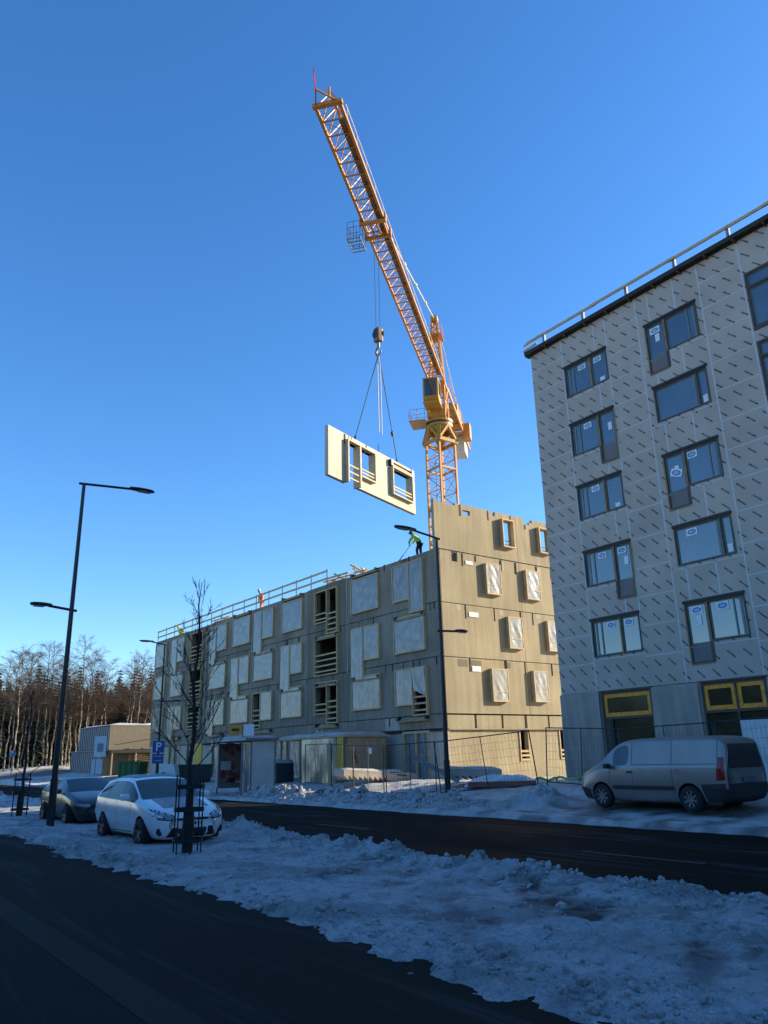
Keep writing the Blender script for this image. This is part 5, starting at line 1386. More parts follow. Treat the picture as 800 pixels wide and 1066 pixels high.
def mirror(root, x, y, z, s, m):
    mb = MB(); mb.bevbox(x - 0.07, x + 0.09, min(y, y + s * 0.20), max(y, y + s * 0.20), z, z + 0.14, 0.04); mb.build('mirror', m, root)

# ---- white five-door estate
wc = thing('parked_car', 'white estate car with snow on roof and frosted windscreen, parked behind the young tree', 'car', (7.22, 19.35, 0.04), -pi / 2, 'cars parked along the near kerb')
ST = [(2.27, .30, .40, .52, .46, .50, .58, .40, .62, .63), (2.20, .20, .60, .74, .47, .70, .66, .56, .705, .725), (1.98, .17, .70, .86, .50, .81, .74, .66, .80, .83), (1.55, .17, .74, .905, .54, .865, .84, .70, .90, .93),
      (1.10, .17, .76, .91, .56, .875, .92, .74, .985, 1.01), (0.98, .17, .76, .91, .56, .875, .935, .735, 1.04, 1.07), (0.50, .17, .76, .91, .57, .875, .955, .67, 1.27, 1.31), (0.22, .17, .76, .91, .57, .875, .965, .63, 1.385, 1.425), (0.10, .17, .76, .91, .57, .875, .965, .62, 1.41, 1.45),
      (-0.20, .17, .76, .91, .57, .875, .97, .61, 1.44, 1.485), (-0.28, .17, .76, .91, .57, .875, .97, .61, 1.442, 1.488), (-1.05, .17, .76, .905, .57, .87, .985, .60, 1.43, 1.48), (-1.13, .17, .76, .905, .57, .87, .99, .60, 1.425, 1.475),
      (-1.78, .18, .74, .89, .58, .85, 1.005, .57, 1.37, 1.43), (-1.90, .19, .73, .885, .58, .84, 1.01, .56, 1.35, 1.41), (-2.02, .22, .70, .87, .60, .81, 1.00, .54, 1.28, 1.34), (-2.16, .26, .66, .82, .60, .76, .96, .54, 1.06, 1.09), (-2.24, .32, .55, .72, .58, .68, .86, .5, .92, .94)]
def gl_wc(i, j):
    if j in (7, 8) and 4 <= i <= 6: return 1
    if j == 5 and (5 <= i <= 8 or i == 10 or i == 12): return 3
    if (j == 5 and i in (9, 11)) or (j == 4 and 5 <= i <= 12): return 4
    if j in (7, 8) and i == 15: return 3
    return 0
M_SIDEG = mat('side_glass', (0.012, 0.016, 0.018), rough=0.08, var=0.1, spec=0.35, ior=1.4)
def build_estate(root, paint, front, side, frost, rim):
    bvh = vehicle(root, ST, lambda i, j: gl_wc(i, j), (1.40, -1.25), 0.315, paint, front, M_ARCH, rim=rim, wide=0.895, mats3=[side, mat('pillar_black', (0.012, 0.012, 0.013), rough=0.3)])
    for o in [o for o in COL.objects if o.parent is root and o.name.startswith('bumper_trim')]:
        me = o.data; bpy.data.objects.remove(o)
        for g, c, nr, a in islands(me):
            if a > 0.02: link('side_window' if abs(nr.y) > 0.6 else 'rear_window', g, side, root, True)
    return bvh
bv = build_estate(wc, M_WHITE, M_FROST, M_SIDEG, True, M_RIM)
for s in (-1, 1):
    patch(bv, [(s * .385, .672), (s * .60, .765), (s * .82, .83), (s * .875, .74), (s * .73, .605), (s * .48, .575)], 'x', 1, 0.005).build('headlight_surround', M_BLACK, wc)
    patch(bv, [(s * .42, .66), (s * .60, .74), (s * .80, .80), (s * .84, .74), (s * .72, .63), (s * .50, .60)], 'x', 1, 0.010).build('headlight', M_LAMP, wc)
    mb = patch(bv, [(s * .34, .25), (s * .56, .25), (s * .46, .44), (s * .36, .44)], 'x', 1, 0.008); mb.build('lower_grille', M_BLACK, wc)
    mb = MB(); mb.lathe([(0, 0.02), (.07, 0.018), (.085, 0.0)], 16, 'X', (0, 0, 0)); h_ = bv.ray_cast(Vector((9, s * .68, .37)), Vector((-1, 0, 0)))
    if h_[0] is not None: mb.v = [(p[0] + h_[0].x - 0.004, p[1] + h_[0].y, p[2] + h_[0].z) for p in mb.v]; mb.build('fog_lamp', M_BLACK, wc)
    mirror(wc, 0.62, s * 0.88, 0.97, s, M_WHITE)
patch(bv, [(-.30, .24), (.30, .24), (.33, .42), (-.33, .42)], 'x', 1, 0.008).build('lower_grille', M_BLACK, wc)
patch(bv, [(-.34, .575), (.34, .575), (.36, .62), (-.36, .62)], 'x', 1, 0.008).build('upper_grille', M_BLACK, wc)
patch(bv, [(-.06, .60), (.06, .60), (.05, .66), (-.05, .66)], 'x', 1, 0.013).build('badge', mat('badge_grey', (0.2, 0.22, 0.26), rough=0.3, metal=0.5), wc)
plate(wc, 2.275, 0.46, 1)
for s in (-1, 1):
    for a, b in (((0.62, .30), (0.78, .90)), ((-0.24, .25), (-0.24, .95)), ((-1.05, .60), (-1.1, .95)), ((.62, .30), (-.95, .28))): seam(bv, a, b, s).build('door_gap', M_BLACK, wc)
    for x in (-0.10, -0.95): patch(bv, [(x, .80), (x - .17, .80), (x - .17, .83), (x, .83)], 'y', s, 0.02).build('door_handle', M_WHITE, wc)
    patch(bv, [(1.0, .18), (-.85, .18), (-.85, .245), (1.0, .245)], 'y', s, 0.006).build('sill_trim', M_BLACK, wc)
def top_snow(bvh, x0, x1, y1, th, nx=26, ny=14, name='roof_snow', seed=0):
    vs, fs = [], []
    for i in range(nx + 1):
        for j in range(ny + 1):
            fx, fy = i / nx, j / ny; x = x0 + (x1 - x0) * fx; y = -y1 + 2 * y1 * fy
            e = min(1, min(fx, 1 - fx) * 9) * min(1, min(fy, 1 - fy) * 8)
            h_ = bvh.ray_cast(Vector((x, y, 6)), Vector((0, 0, -1))); z = h_[0].z if h_[0] is not None else 1.0
            nz_ = float(fbm(np.array([x * 3.0 + seed]), np.array([y * 3.0]), 5, 4)[0])
            vs.append((x, y, z - 0.02 + (th * (0.55 + 0.9 * nz_) + 0.02) * sqrt(max(e, 0))))
    fs = [(i * (ny + 1) + j, (i + 1) * (ny + 1) + j, (i + 1) * (ny + 1) + j + 1, i * (ny + 1) + j + 1) for i in range(nx) for j in range(ny)]
    m_ = MB(); m_.add(vs, fs); return m_
top_snow(bv, -1.85, 0.05, 0.62, 0.035).build('roof_snow', M_SNOWC, wc, True)
top_snow(bv, 1.05, 1.95, 0.62, 0.012, seed=4).build('bonnet_snow', M_SNOWC, wc, True)

# ---- older dark estate behind it
dcar = thing('parked_car', 'dark grey estate car with dark windscreen, parked behind the nearest street lamp', 'car', (7.62, 26.95, 0.04), -pi / 2, 'cars parked along the near kerb')
M_DGREY = mat('dark_grey_paint', (0.028, 0.031, 0.032), rough=0.3, var=0.1, coat=0.5)
ST0 = ST
ST = [(x, zb, w0 * .95, wm * .955, zm, wb * .955, ze * .965, wr * .97, zr * (0.985 if zr < 1.1 else 0.96), zc * (0.985 if zc < 1.1 else 0.955)) for x, zb, w0, wm, zm, wb, ze, wr, zr, zc in ST0]
bd = build_estate(dcar, M_DGREY, M_CGL, M_SIDEG, False, M_RIMS)
for s in (-1, 1):
    patch(bd, [(s * .40, .58), (s * .74, .60), (s * .76, .69), (s * .60, .68), (s * .40, .66)], 'x', 1, 0.010).build('headlight', M_LAMP, dcar)
    mirror(dcar, 0.62, s * 0.84, 0.93, s, M_DGREY)
    for a, b in (((0.62, .30), (0.78, .88)), ((-0.24, .25), (-0.24, .92))): seam(bd, a, b, s).build('door_gap', M_BLACK, dcar)
patch(bd, [(-.33, .57), (.33, .57), (.35, .66), (-.35, .66)], 'x', 1, 0.008).build('upper_grille', M_BLACK, dcar)
patch(bd, [(-.62, .27), (.62, .27), (.66, .40), (-.66, .40)], 'x', 1, 0.008).build('lower_grille', M_BLACK, dcar)
plate(dcar, 2.275, 0.42, 1)
top_snow(bd, -1.85, 0.0, 0.58, 0.03, seed=9).build('roof_snow', M_SNOWC, dcar, True)
ST = ST0

# ---- silver panel van on the far side
van = thing('panel_van', 'silver panel van with dark rear windows parked facing away on the snowy far side', 'van', (20.12, 14.05, 0.24), pi / 2 - radians(3.0))
M_SILV = mat('silver_paint', (0.27, 0.24, 0.22), rough=0.33, metal=0.45, var=0.10, scale=1.5, coat=0.15)
M_BUMP = mat('grey_black_bumper', (0.022, 0.022, 0.024), rough=0.7, var=0.2)
VS = [(2.56, .34, .45, .60, .55, .56, .74, .45, .80, .82), (2.48, .24, .66, .80, .56, .76, .84, .62, .90, .92), (2.25, .20, .78, .91, .58, .86, .92, .72, 1.02, 1.05), (1.85, .19, .82, .945, .60, .91, 1.02, .78, 1.17, 1.21), (1.62, .19, .83, .95, .62, .92, 1.07, .79, 1.27, 1.31),
      (1.10, .19, .83, .95, .64, .92, 1.10, .74, 1.68, 1.73), (0.86, .19, .83, .95, .64, .925, 1.11, .72, 1.79, 1.86), (0.72, .19, .83, .95, .64, .925, 1.11, .72, 1.83, 1.90), (0.50, .19, .83, .95, .64, .93, 1.12, .73, 1.86, 1.92), (0.42, .19, .83, .95, .64, .93, 1.12, .73, 1.865, 1.925),
      (-0.8, .19, .83, .955, .64, .935, 1.12, .75, 1.87, 1.94), (-1.9, .20, .83, .955, .64, .935, 1.12, .76, 1.86, 1.935), (-2.3, .24, .83, .95, .64, .93, 1.12, .765, 1.845, 1.915), (-2.44, .28, .82, .94, .62, .92, 1.11, .76, 1.80, 1.87), (-2.53, .32, .78, .92, .60, .90, 1.08, .74, 1.70, 1.78), (-2.56, .40, .70, .85, .60, .84, 1.00, .66, 1.50, 1.56)]
def gl_van(i, j):
    if j in (7, 8) and 4 <= i <= 6: return 1
    if j == 5 and 5 <= i <= 7: return 1
    if j <= 2 and (i >= 12 or i <= 1): return 3
    return 0
bvv = vehicle(van, VS, gl_van, (1.56, -1.44), 0.335, M_SILV, M_CGL, M_ARCH, mats3=[M_BUMP], rim=M_RIMS, wide=0.935, spokes=8, archr=0.40)
patch(bvv, [(-.93, .30), (.93, .30), (.93, .73), (-.93, .73)], 'x', -1, 0.03, dens=0.15).build('rear_bumper', M_BUMP, van)
patch(bvv, [(-.70, 1.10), (.70, 1.10), (.62, 1.70), (-.62, 1.70)], 'x', -1, 0.012, dens=0.15).build('rear_window', M_CGL, van)
mb = MB(); mb.box(-2.63, -2.612, -0.26, 0.26, 0.76, 0.875); mb.build('number_plate', mat('dim_plate', (0.12, 0.12, 0.12), rough=0.5), van)
for s in (-1, 1):
    patch(bvv, [(-2.30, .80), (-2.53, .82), (-2.52, 1.36), (-2.37, 1.38)], 'y', s, 0.014).build('tail_light', M_RED, van)
    patch(bvv, [(s * .55, .78), (s * .84, .84), (s * .86, 1.0), (s * .66, .96)], 'x', 1, 0.012).build('headlight', M_LAMP, van)
    patch(bvv, [(1.12, .54), (-.98, .54), (-.98, .645), (1.12, .645)], 'y', s, 0.02, dens=0.2).build('side_moulding', M_BUMP, van)
    patch(bvv, [(-2.60, .28), (-1.92, .28), (-1.84, .70), (-2.60, .74)], 'y', s, 0.03).build('rear_bumper', M_BUMP, van)
    patch(bvv, [(2.44, .30), (2.02, .26), (2.02, .52), (2.46, .62)], 'y', s, 0.012).build('front_bumper', M_BUMP, van)
    patch(bvv, [(.56, .98), (.38, .98), (.38, 1.03), (.56, 1.03)], 'y', s, 0.03).build('door_handle', M_BUMP, van)
    for a, b in (((.36, .30), (.40, 1.80)), ((-.96, .30), (-.96, 1.84)), ((1.22, .62), (1.2, 1.1)), ((.40, 1.20), (-2.30, 1.21)), ((-2.36, .8), (-2.36, 1.8))): seam(bvv, a, b, s, 0.014).build('panel_gap', M_BUMP, van)
    mirror(van, 1.18, s * 0.93, 1.10, s, M_BUMP)
ring = MB(); h_ = bvv.ray_cast(Vector((-1.15, 9, 1.0)), Vector((0, -1, 0)))[0]
ring.lathe([(.085, .004), (.10, .004), (.10, -.01), (.085, -.01)], 20, 'Y', h_); ring.lathe([(0, .002), (.083, .002)], 20, 'Y', h_); ring.build('fuel_cap', M_SILV, van)
mb = MB(); mb.lathe([(0, 0.018), (.0, 0.0)], 8, 'Y')
top_snow(bvv, -2.3, 0.4, 0.70, 0.012, seed=2).build('roof_snow', M_SNOWC, van, True) if False else None

# ================================================================ BARE TREES
M_BARK = mat('dark_bark', (0.030, 0.024, 0.020), rough=0.9, var=0.3, scale=8, bump=0.4)
def grow(mb, p, d, L, r, lvl, rnd, spread, droop, nseg=3, twig=4, kids=(5, 4, 3), up=0.0):
    pts = [Vector(p)]; q = Vector(d).normalized(); a = Vector(p)
    for i in range(nseg):
        q = (q + Vector((rnd.uniform(-1, 1), rnd.uniform(-1, 1), rnd.uniform(-1, 1))) * 0.13 + Vector((0, 0, up - droop * (i + 1) / nseg))).normalized()
        b = a + q * (L / nseg); mb.tube(a, b, r * (1 - 0.75 * i / nseg), 4 if r < 0.02 else 5, r * (1 - 0.75 * (i + 1) / nseg), cap=False); pts.append(b); a = b
    if lvl <= 0: return
    for k in range(kids[-lvl]):
        t = rnd.uniform(0.25, 1.0) * nseg; i = min(int(t), nseg - 1); c = pts[i].lerp(pts[i + 1], t - i)
        e = (q + Vector((rnd.uniform(-1, 1), rnd.uniform(-1, 1), rnd.uniform(-0.5, 0.8))) * spread).normalized()
        grow(mb, c, e, L * rnd.uniform(0.35, 0.6), max(r * 0.42, 0.005), lvl - 1, rnd, spread, droop, max(2, nseg - 1), twig, kids, up)
def young_tree(label, x, y, h, seed, guard=True, glabel=''):
    rnd = random.Random(seed); z = vz(x, y)
    t = thing('young_tree', label, 'tree', (x, y, z), 0, 'young street trees in the verge')
    mb = MB(); a = Vector((0, 0, -0.2)); rr = 0.055; pts = []
    for i in range(10):
        b = Vector((rnd.uniform(-.05, .05), rnd.uniform(-.05, .05), h * (i + 1) / 10)); mb.tube(a, b, 0.055 * (1 - i / 10) ** 0.9 + 0.007, 8, 0.055 * (1 - (i + 1) / 10) ** 0.9 + 0.007, cap=False); a = b; pts.append(b)
    mb.build('trunk', M_BARK, t, True)
    mb = MB()
    for k in range(26):
        f = 0.27 + 0.70 * (k / 26) ** 1.05; az = k * 2.4 + rnd.uniform(-.4, .4); i = int(f * 10) - 1; c = pts[max(0, min(i, 9))]
        tl = 0.95 - 0.55 * f
        d = Vector((cos(az) * tl, sin(az) * tl, rnd.uniform(0.55, 1.0)))
        grow(mb, (c.x, c.y, h * f), d, h * (0.33 - 0.29 * f) * rnd.uniform(0.75, 1.15), 0.017 * (1.15 - f), 2, rnd, 0.5, -0.10, 4, kids=(5, 4))
    mb.build('crown', M_BARK, t)
    if guard:
        g = thing('tree_guard', glabel, 'tree guard', (x, y, z), 0, 'tree guards round the young trees')
        for k in range(6):
            an = 2 * pi * k / 6 + 0.35; px, py = 0.27 * cos(an), 0.27 * sin(an)
            m_ = MB(); m_.tube((px, py, -0.15), (px, py, 1.42), 0.015, 6); m_.build('upright', M_STEELD, g)
        for zz in (0.22, 0.78, 1.20):
            m_ = MB(); m_.lathe([(0.285, zz - 0.035), (0.295, zz - 0.035), (0.295, zz + 0.035), (0.285, zz + 0.035), (0.285, zz - 0.035)], 24, 'Z'); m_.build('hoop', M_STEELD, g)
        m_ = MB(); m_.lathe([(0.10, -0.1), (0.115, 0.5), (0.10, 0.8), (0.07, 0.8)], 12, 'Z'); m_.build('trunk_sleeve', M_BLACK, g)
    return t
young_tree('bare young tree with ascending branches in front of the white car', 6.40, 15.35, 5.35, 21, True, 'black steel guard round the young tree in front of the white car')
young_tree('bare young tree left of the nearest street lamp', 6.55, 30.6, 4.4, 33, True, 'black steel guard round the tree left of the nearest lamp')

# ---- birch wood and spruces at the far left
def birch_bark():
    m = mat('birch_bark', (0.42, 0.36, 0.28), rough=0.8, var=0.1, scale=3); t = m.node_tree; L = t.links; b = t.nodes['Principled BSDF']; tc = t.nodes['Texture Coordinate']
    mp = t.nodes.new('ShaderNodeMapping'); mp.inputs['Scale'].default_value = (3, 3, 1.1); n = t.nodes.new('ShaderNodeTexNoise'); n.inputs['Scale'].default_value = 1.6; n.inputs['Detail'].default_value = 5
    L.new(tc.outputs['Object'], mp.inputs['Vector']); L.new(mp.outputs['Vector'], n.inputs['Vector'])
    r = t.nodes.new('ShaderNodeValToRGB'); r.color_ramp.elements[0].position = 0.40; r.color_ramp.elements[1].position = 0.52; r.color_ramp.elements[0].color = (0.04, 0.032, 0.028, 1); r.color_ramp.elements[1].color = (0.33, 0.26, 0.175, 1)
    L.new(n.outputs['Fac'], r.inputs['Fac'])
    sp = t.nodes.new('ShaderNodeSeparateXYZ'); L.new(tc.outputs['Object'], sp.inputs['Vector'])
    mr = t.nodes.new('ShaderNodeMapRange'); mr.inputs['From Min'].default_value = 6.5; mr.inputs['From Max'].default_value = 10.5; L.new(sp.outputs['Z'], mr.inputs['Value'])
    x = t.nodes.new('ShaderNodeMix'); x.data_type = 'RGBA'; L.new(mr.outputs['Result'], x.inputs['Factor']); L.new(r.outputs['Color'], x.inputs['A']); x.inputs['B'].default_value = (0.075, 0.05, 0.038, 1)
    L.new(x.outputs['Result'], b.inputs['Base Color']); return m
M_BIRCH = birch_bark(); M_TWIG = mat('birch_twigs', (0.082, 0.048, 0.030), rough=0.9, var=0.25, scale=0.6)
M_NEED = mat('spruce_needles', (0.020, 0.027, 0.013), rough=0.9, var=0.5, scale=1.5, c2=(0.032, 0.038, 0.018)); M_PINEB = mat('spruce_bark', (0.06, 0.04, 0.03), rough=0.95, var=0.3, scale=2)
def birch_proto(h, seed, label):
    rnd = random.Random(seed); t = thing('birch_tree', label, 'tree', (0, 0, -50), 0, 'birches at the edge of the wood')
    mb = MB(); a = Vector((0, 0, -0.5)); lean = Vector((rnd.uniform(-.06, .06), rnd.uniform(-.06, .06), 1)); pts = [a]; n = 14
    for i in range(n):
        b = Vector((lean.x * h * (i + 1) / n + rnd.uniform(-.1, .1), lean.y * h * (i + 1) / n + rnd.uniform(-.1, .1), h * (i + 1) / n))
        r = lambda q: 0.10 * (1 - q / n) ** 0.8 + 0.012
        mb.tube(a, b, r(i), 7, r(i + 1), cap=False); a = b; pts.append(b)
    mb.build('trunk', M_BIRCH, t, True)
    mb = MB()
    for k in range(30):
        f = 0.42 + 0.56 * (k / 30); i = min(int(f * n), n - 1); c = pts[i].lerp(pts[i + 1], f * n - i); az = k * 2.4 + rnd.uniform(-.5, .5)
        Lb = h * 0.20 * (1.15 - f) / 0.7 * rnd.uniform(0.75, 1.2) + 0.5
        d = Vector((cos(az), sin(az), rnd.uniform(0.75, 1.5)))
        grow(mb, c, d, Lb, 0.024, 2, rnd, 0.75, 0.18, 3, kids=(10, 7))
    # low dead side branches
    for k in range(7):
        f = rnd.uniform(0.2, 0.42); i = int(f * n); az = rnd.uniform(0, 6.3); grow(mb, pts[i], (cos(az), sin(az), 0.6), h * 0.09, 0.02, 1, rnd, 0.6, 0.0, 3, kids=(4,))
    mb.build('crown', M_TWIG, t); return t
def spruce_proto(h, seed, label):
    rnd = random.Random(seed); t = thing('spruce_tree', label, 'tree', (0, 0, -50), 0, 'dark spruces behind the birches')
    mb = MB(); mb.tube((0, 0, -0.5), (0, 0, h), 0.16, 7, 0.02); mb.build('trunk', M_PINEB, t)
    mb = MB(); nl = int(h * 2.4)
    for k in range(nl):
        z = h * (0.10 + 0.90 * k / nl); R = (h - z) * 0.20 + 0.25
        for q in range(9):
            an = 2 * pi * q / 9 + k * 0.7 + rnd.uniform(-.25, .25); Rr = R * rnd.uniform(0.6, 1.15); e = Vector((cos(an), sin(an), 0)); s_ = Vector((-sin(an), cos(an), 0))
            a = Vector((0, 0, z + 0.1)); m1 = e * Rr * 0.55 + Vector((0, 0, z - 0.10 * Rr)); tp_ = e * Rr + Vector((0, 0, z - 0.32 * Rr + rnd.uniform(-.1, .1)))
            wd = Rr * 0.20 + 0.05
            mb.add([a, m1 + s_ * wd, tp_, m1 - s_ * wd, m1 + Vector((0, 0, -wd * 0.9))], [(0, 1, 4), (0, 4, 3), (1, 2, 4), (4, 2, 3), (0, 1, 2, 3)])
    mb.build('crown', M_NEED, t); return t
from math import tan
def ray_pos(u, D):                                   # bearing of a picture column at ground level, distance D
    a = radians(36.479) + math.atan2((u - 400), 839.0); return D * sin(a), D * cos(a)
bp_ = [birch_proto(h, s, 'x') for h, s in ((14.5, 1), (13.0, 2), (15.5, 3), (12.2, 4), (14.0, 5))]
rnd = random.Random(11)
kinds_b = ['tall birch with pale trunk and reddish bare crown at the wood edge', 'slim birch with thin bare crown in the wood', 'highest of the birches, with a broad bare crown', 'short birch with sparse bare crown among the trunks', 'birch with pale mottled trunk and fine bare twigs']
us_b = sorted([-2, 12, 19, 30, 45, 52, 61, 72, 83, 94, 101, 113, 125, 136, 143, 155, 161, -190, -170, -150, -128, -108, -90, -74, -58, -44, -30, -18, -8, 3, 8, 15, 22, 27, 33, 38, 42, 48, 55, 58, 66, 70, 75, 79, 86, 90, 97, 104, 109, 116, 121, 128, 133, 139, 146, 151, 158, 165, 176, 186, 198])
used = set()
big_u = {42: 2, 75: 2, 79: 0, 38: 0, 8: 4, 22: 0, 133: 4, 121: 1}
for u in us_b:
    v = big_u.get(u, rnd.choice([0, 1, 1, 3, 3, 4, 4])); D = rnd.uniform(101, 113) if u in big_u else rnd.uniform(104, 124)
    x, y = ray_pos(u, D); z = float(ground_h(np.array([x]), np.array([y]))[0])
    sc = rnd.uniform(0.80, 1.0) if u not in big_u else 1.0
    if v not in used: o = bp_[v]; used.add(v); o.location = (x, y, z); o.rotation_euler = (0, 0, rnd.uniform(0, 6.3)); o.scale = (sc, sc, sc)
    else: o = dup(bp_[v], (x, y, z), rnd.uniform(0, 6.3), None, (sc, sc, sc))
    o['label'] = kinds_b[v]
sp_ = [spruce_proto(h, s, 'dark spruce standing behind the pale birch trunks') for h, s in ((10.8, 1), (12.2, 2), (9.6, 3))]
cnt = 0
for u in range(-200, 215, 6):
    for row in range(2):
        v = rnd.randrange(3); D = rnd.uniform(116, 128) if row == 0 else rnd.uniform(128, 140); x, y = ray_pos(u + rnd.uniform(-4, 4) + row * 4, D); z = float(ground_h(np.array([x]), np.array([y]))[0]); sc = rnd.uniform(0.85, 1.2)
        if cnt < 3: o = sp_[cnt]; o.location = (x, y, z); o.scale = (sc, sc, sc)
        else: o = dup(sp_[v], (x, y, z), rnd.uniform(0, 6.3), None, (sc, sc, sc))
        cnt += 1
# the wood farther back reads as one mass
mb = MB()
for k in range(330):
    u = rnd.uniform(-230, 230); D = rnd.uniform(141, 175); x, y = ray_pos(u, D); z = float(ground_h(np.array([x]), np.array([y]))[0]); hh = rnd.uniform(10, 14)
    mb.tube((x, y, z - 0.5), (x, y, z + hh * 0.5), 0.15, 5)
    for l in range(7):
        zz = z + hh * (0.06 + 0.13 * l); R = hh * (0.22 - 0.026 * l)
        for q in range(7):
            an = 2 * pi * q / 7 + l + rnd.uniform(-.3, .3); e = Vector((cos(an), sin(an), 0)); s_ = Vector((-sin(an), cos(an), 0)); R2 = R * rnd.uniform(0.7, 1.2)
            mb.add([Vector((x, y, zz + hh * 0.16)), Vector((x, y, zz)) + e * R2 + s_ * R2 * 0.4, Vector((x, y, zz - 0.3)) + e * R2 - s_ * R2 * 0.4], [(0, 1, 2)])
fo = mb.build('far_wood', M_NEED); fo['kind'] = 'stuff'; fo['label'] = 'dark conifer wood behind the birches'

# ================================================================ THE SITE EDGE: SHELTER, WALKWAY, STAIR FLIGHTS, CONTAINERS
M_ALU = mat('shelter_frame', (0.16, 0.18, 0.19), rough=0.45, metal=0.4)
M_FGL = mat('frosted_pane', (0.50, 0.55, 0.52), rough=0.35, var=0.12, scale=1.5, alpha=0.85)
# ---- bus shelter
SX0, SX1, SY0, SY1 = 18.35, 19.8, 36.6, 40.6
sz = 0.28
sh_ = thing('bus_shelter', 'bus shelter with snow on its roof, red poster panel and frosted end pane', 'bus shelter', (SX0, SY0, sz))
D_, Ln = SX1 - SX0, SY1 - SY0
for x, y in ((0.05, 0.03), (D_ - 0.05, 0.03), (D_ - 0.05, Ln / 2), (D_ - 0.05, Ln - 0.03), (0.05, Ln - 0.03)):
    mb = MB(); mb.box(x - 0.045, x + 0.045, y - 0.045, y + 0.045, -0.15, 2.45); mb.build('post', M_ALU, sh_)
mb = MB(); mb.bevbox(-0.35, D_ + 0.1, -0.15, Ln + 0.15, 2.45, 2.60, 0.03); rf = mb.build('roof', M_ALU, sh_)
def snow_slab(mb, x0, x1, y0, y1, z, th, seed, nx=14, ny=30):
    vs = []
    for i in range(nx + 1):
        for j in range(ny + 1):
            fx, fy = i / nx, j / ny; e = min(1, min(fx, 1 - fx) * 8) * min(1, min(fy, 1 - fy) * 14); x = x0 + (x1 - x0) * fx; y = y0 + (y1 - y0) * fy
            vs.append((x, y, z + (th * (0.5 + float(fbm(np.array([x * 1.4 + seed]), np.array([y * 1.4 + seed]), 3, 4)[0]))) * sqrt(max(e, 0))))
    mb.add(vs, [(i * (ny + 1) + j, (i + 1) * (ny + 1) + j, (i + 1) * (ny + 1) + j + 1, i * (ny + 1) + j + 1) for i in range(nx) for j in range(ny)]); return mb
snow_slab(MB(), -0.33, D_ + 0.08, -0.13, Ln + 0.13, 2.595, 0.12, 1).build('roof_snow', M_SNOWC, rf, True)
mb = MB(); mb.box(0.10, D_ - 0.10, -0.01, 0.01, 0.12, 2.42); mb.build('glass_pane', M_FGL, sh_)
for k in range(2): mb = MB(); mb.box(D_ - 0.06, D_ - 0.04, 0.08 + k * Ln / 2, Ln / 2 - 0.07 + k * Ln / 2, 0.25, 2.40); mb.build('glass_pane', mat('clear_pane', (0.20, 0.24, 0.24), rough=0.1, alpha=0.30), sh_)
mb = MB(); mb.bevbox(0.0, D_ - 0.05, Ln - 0.22, Ln - 0.04, 0.12, 2.40, 0.03); ad = mb.build('poster_case', M_ALU, sh_)
def poster_mat():
    m = bpy.data.materials.new('poster'); m.use_nodes = True; t = m.node_tree; L = t.links; b = t.nodes['Principled BSDF']; tc = t.nodes.new('ShaderNodeTexCoord')
    v = t.nodes.new('ShaderNodeTexVoronoi'); v.inputs['Scale'].default_value = 3.2; L.new(tc.outputs['Object'], v.inputs['Vector'])
    r = t.nodes.new('ShaderNodeValToRGB'); e = r.color_ramp.elements; e[0].position = 0.30; e[0].color = (0.20, 0.02, 0.025, 1); e[1].position = 0.62; e[1].color = (0.16, 0.15, 0.14, 1)
    L.new(v.outputs['Distance'], r.inputs['Fac']); L.new(r.outputs['Color'], b.inputs['Base Color']); b.inputs['Roughness'].default_value = 0.15; return m
mb = MB(); mb.box(0.12, D_ - 0.17, Ln - 0.228, Ln - 0.215, 0.30, 2.22); po = mb.build('poster', poster_mat(), ad)
mb = MB(); mb.box(0.16, 0.75, Ln - 0.231, Ln - 0.229, 1.05, 1.50); mb.build('pale_field', mat('poster_pale', (0.42, 0.50, 0.45), rough=0.3, var=0.2, scale=8), po)
mb = MB(); mb.lathe([(0.0, 0), (0.20, 0), (0.22, 0.04), (0.22, 0.22), (0.19, 0.24), (0.0, 0.24)], 16, 'Z', (0.82, Ln - 0.23, 0.42)); mb.v = [(p[0], Ln - 0.232 + (p[1] - Ln + 0.23) * 0.03, p[2]) for p in mb.v]; mb.build('dark_bowl_print', M_BLACK, po)
mb = MB(); mb.box(0.8, D_ - 0.15, 0.7, Ln - 0.7, 0.42, 0.47); mb.box(1.0, 1.06, 0.9, 0.96, -0.1, 0.42); mb.box(1.0, 1.06, Ln - 0.96, Ln - 0.9, -0.1, 0.42); mb.build('bench', M_WOODG, sh_)
mb = MB(); mb.lathe([(0.0, -0.1), (0.14, -0.1), (0.14, 0.95), (0.0, 0.95)], 14, 'Z', (0.2, 1.2, 0)); lb = thing('litter_bin', 'pale cylindrical litter bin inside the bus shelter', 'bin', (SX0 + 0.2, SY0 + 1.0, sz)); 
q_ = MB(); q_.lathe([(0.0, -0.1), (0.15, -0.1), (0.15, 0.92), (0.12, 0.95), (0.0, 0.95)], 16, 'Z'); q_.build('drum', mat('pale_bin', (0.42, 0.38, 0.33), rough=0.6), lb)
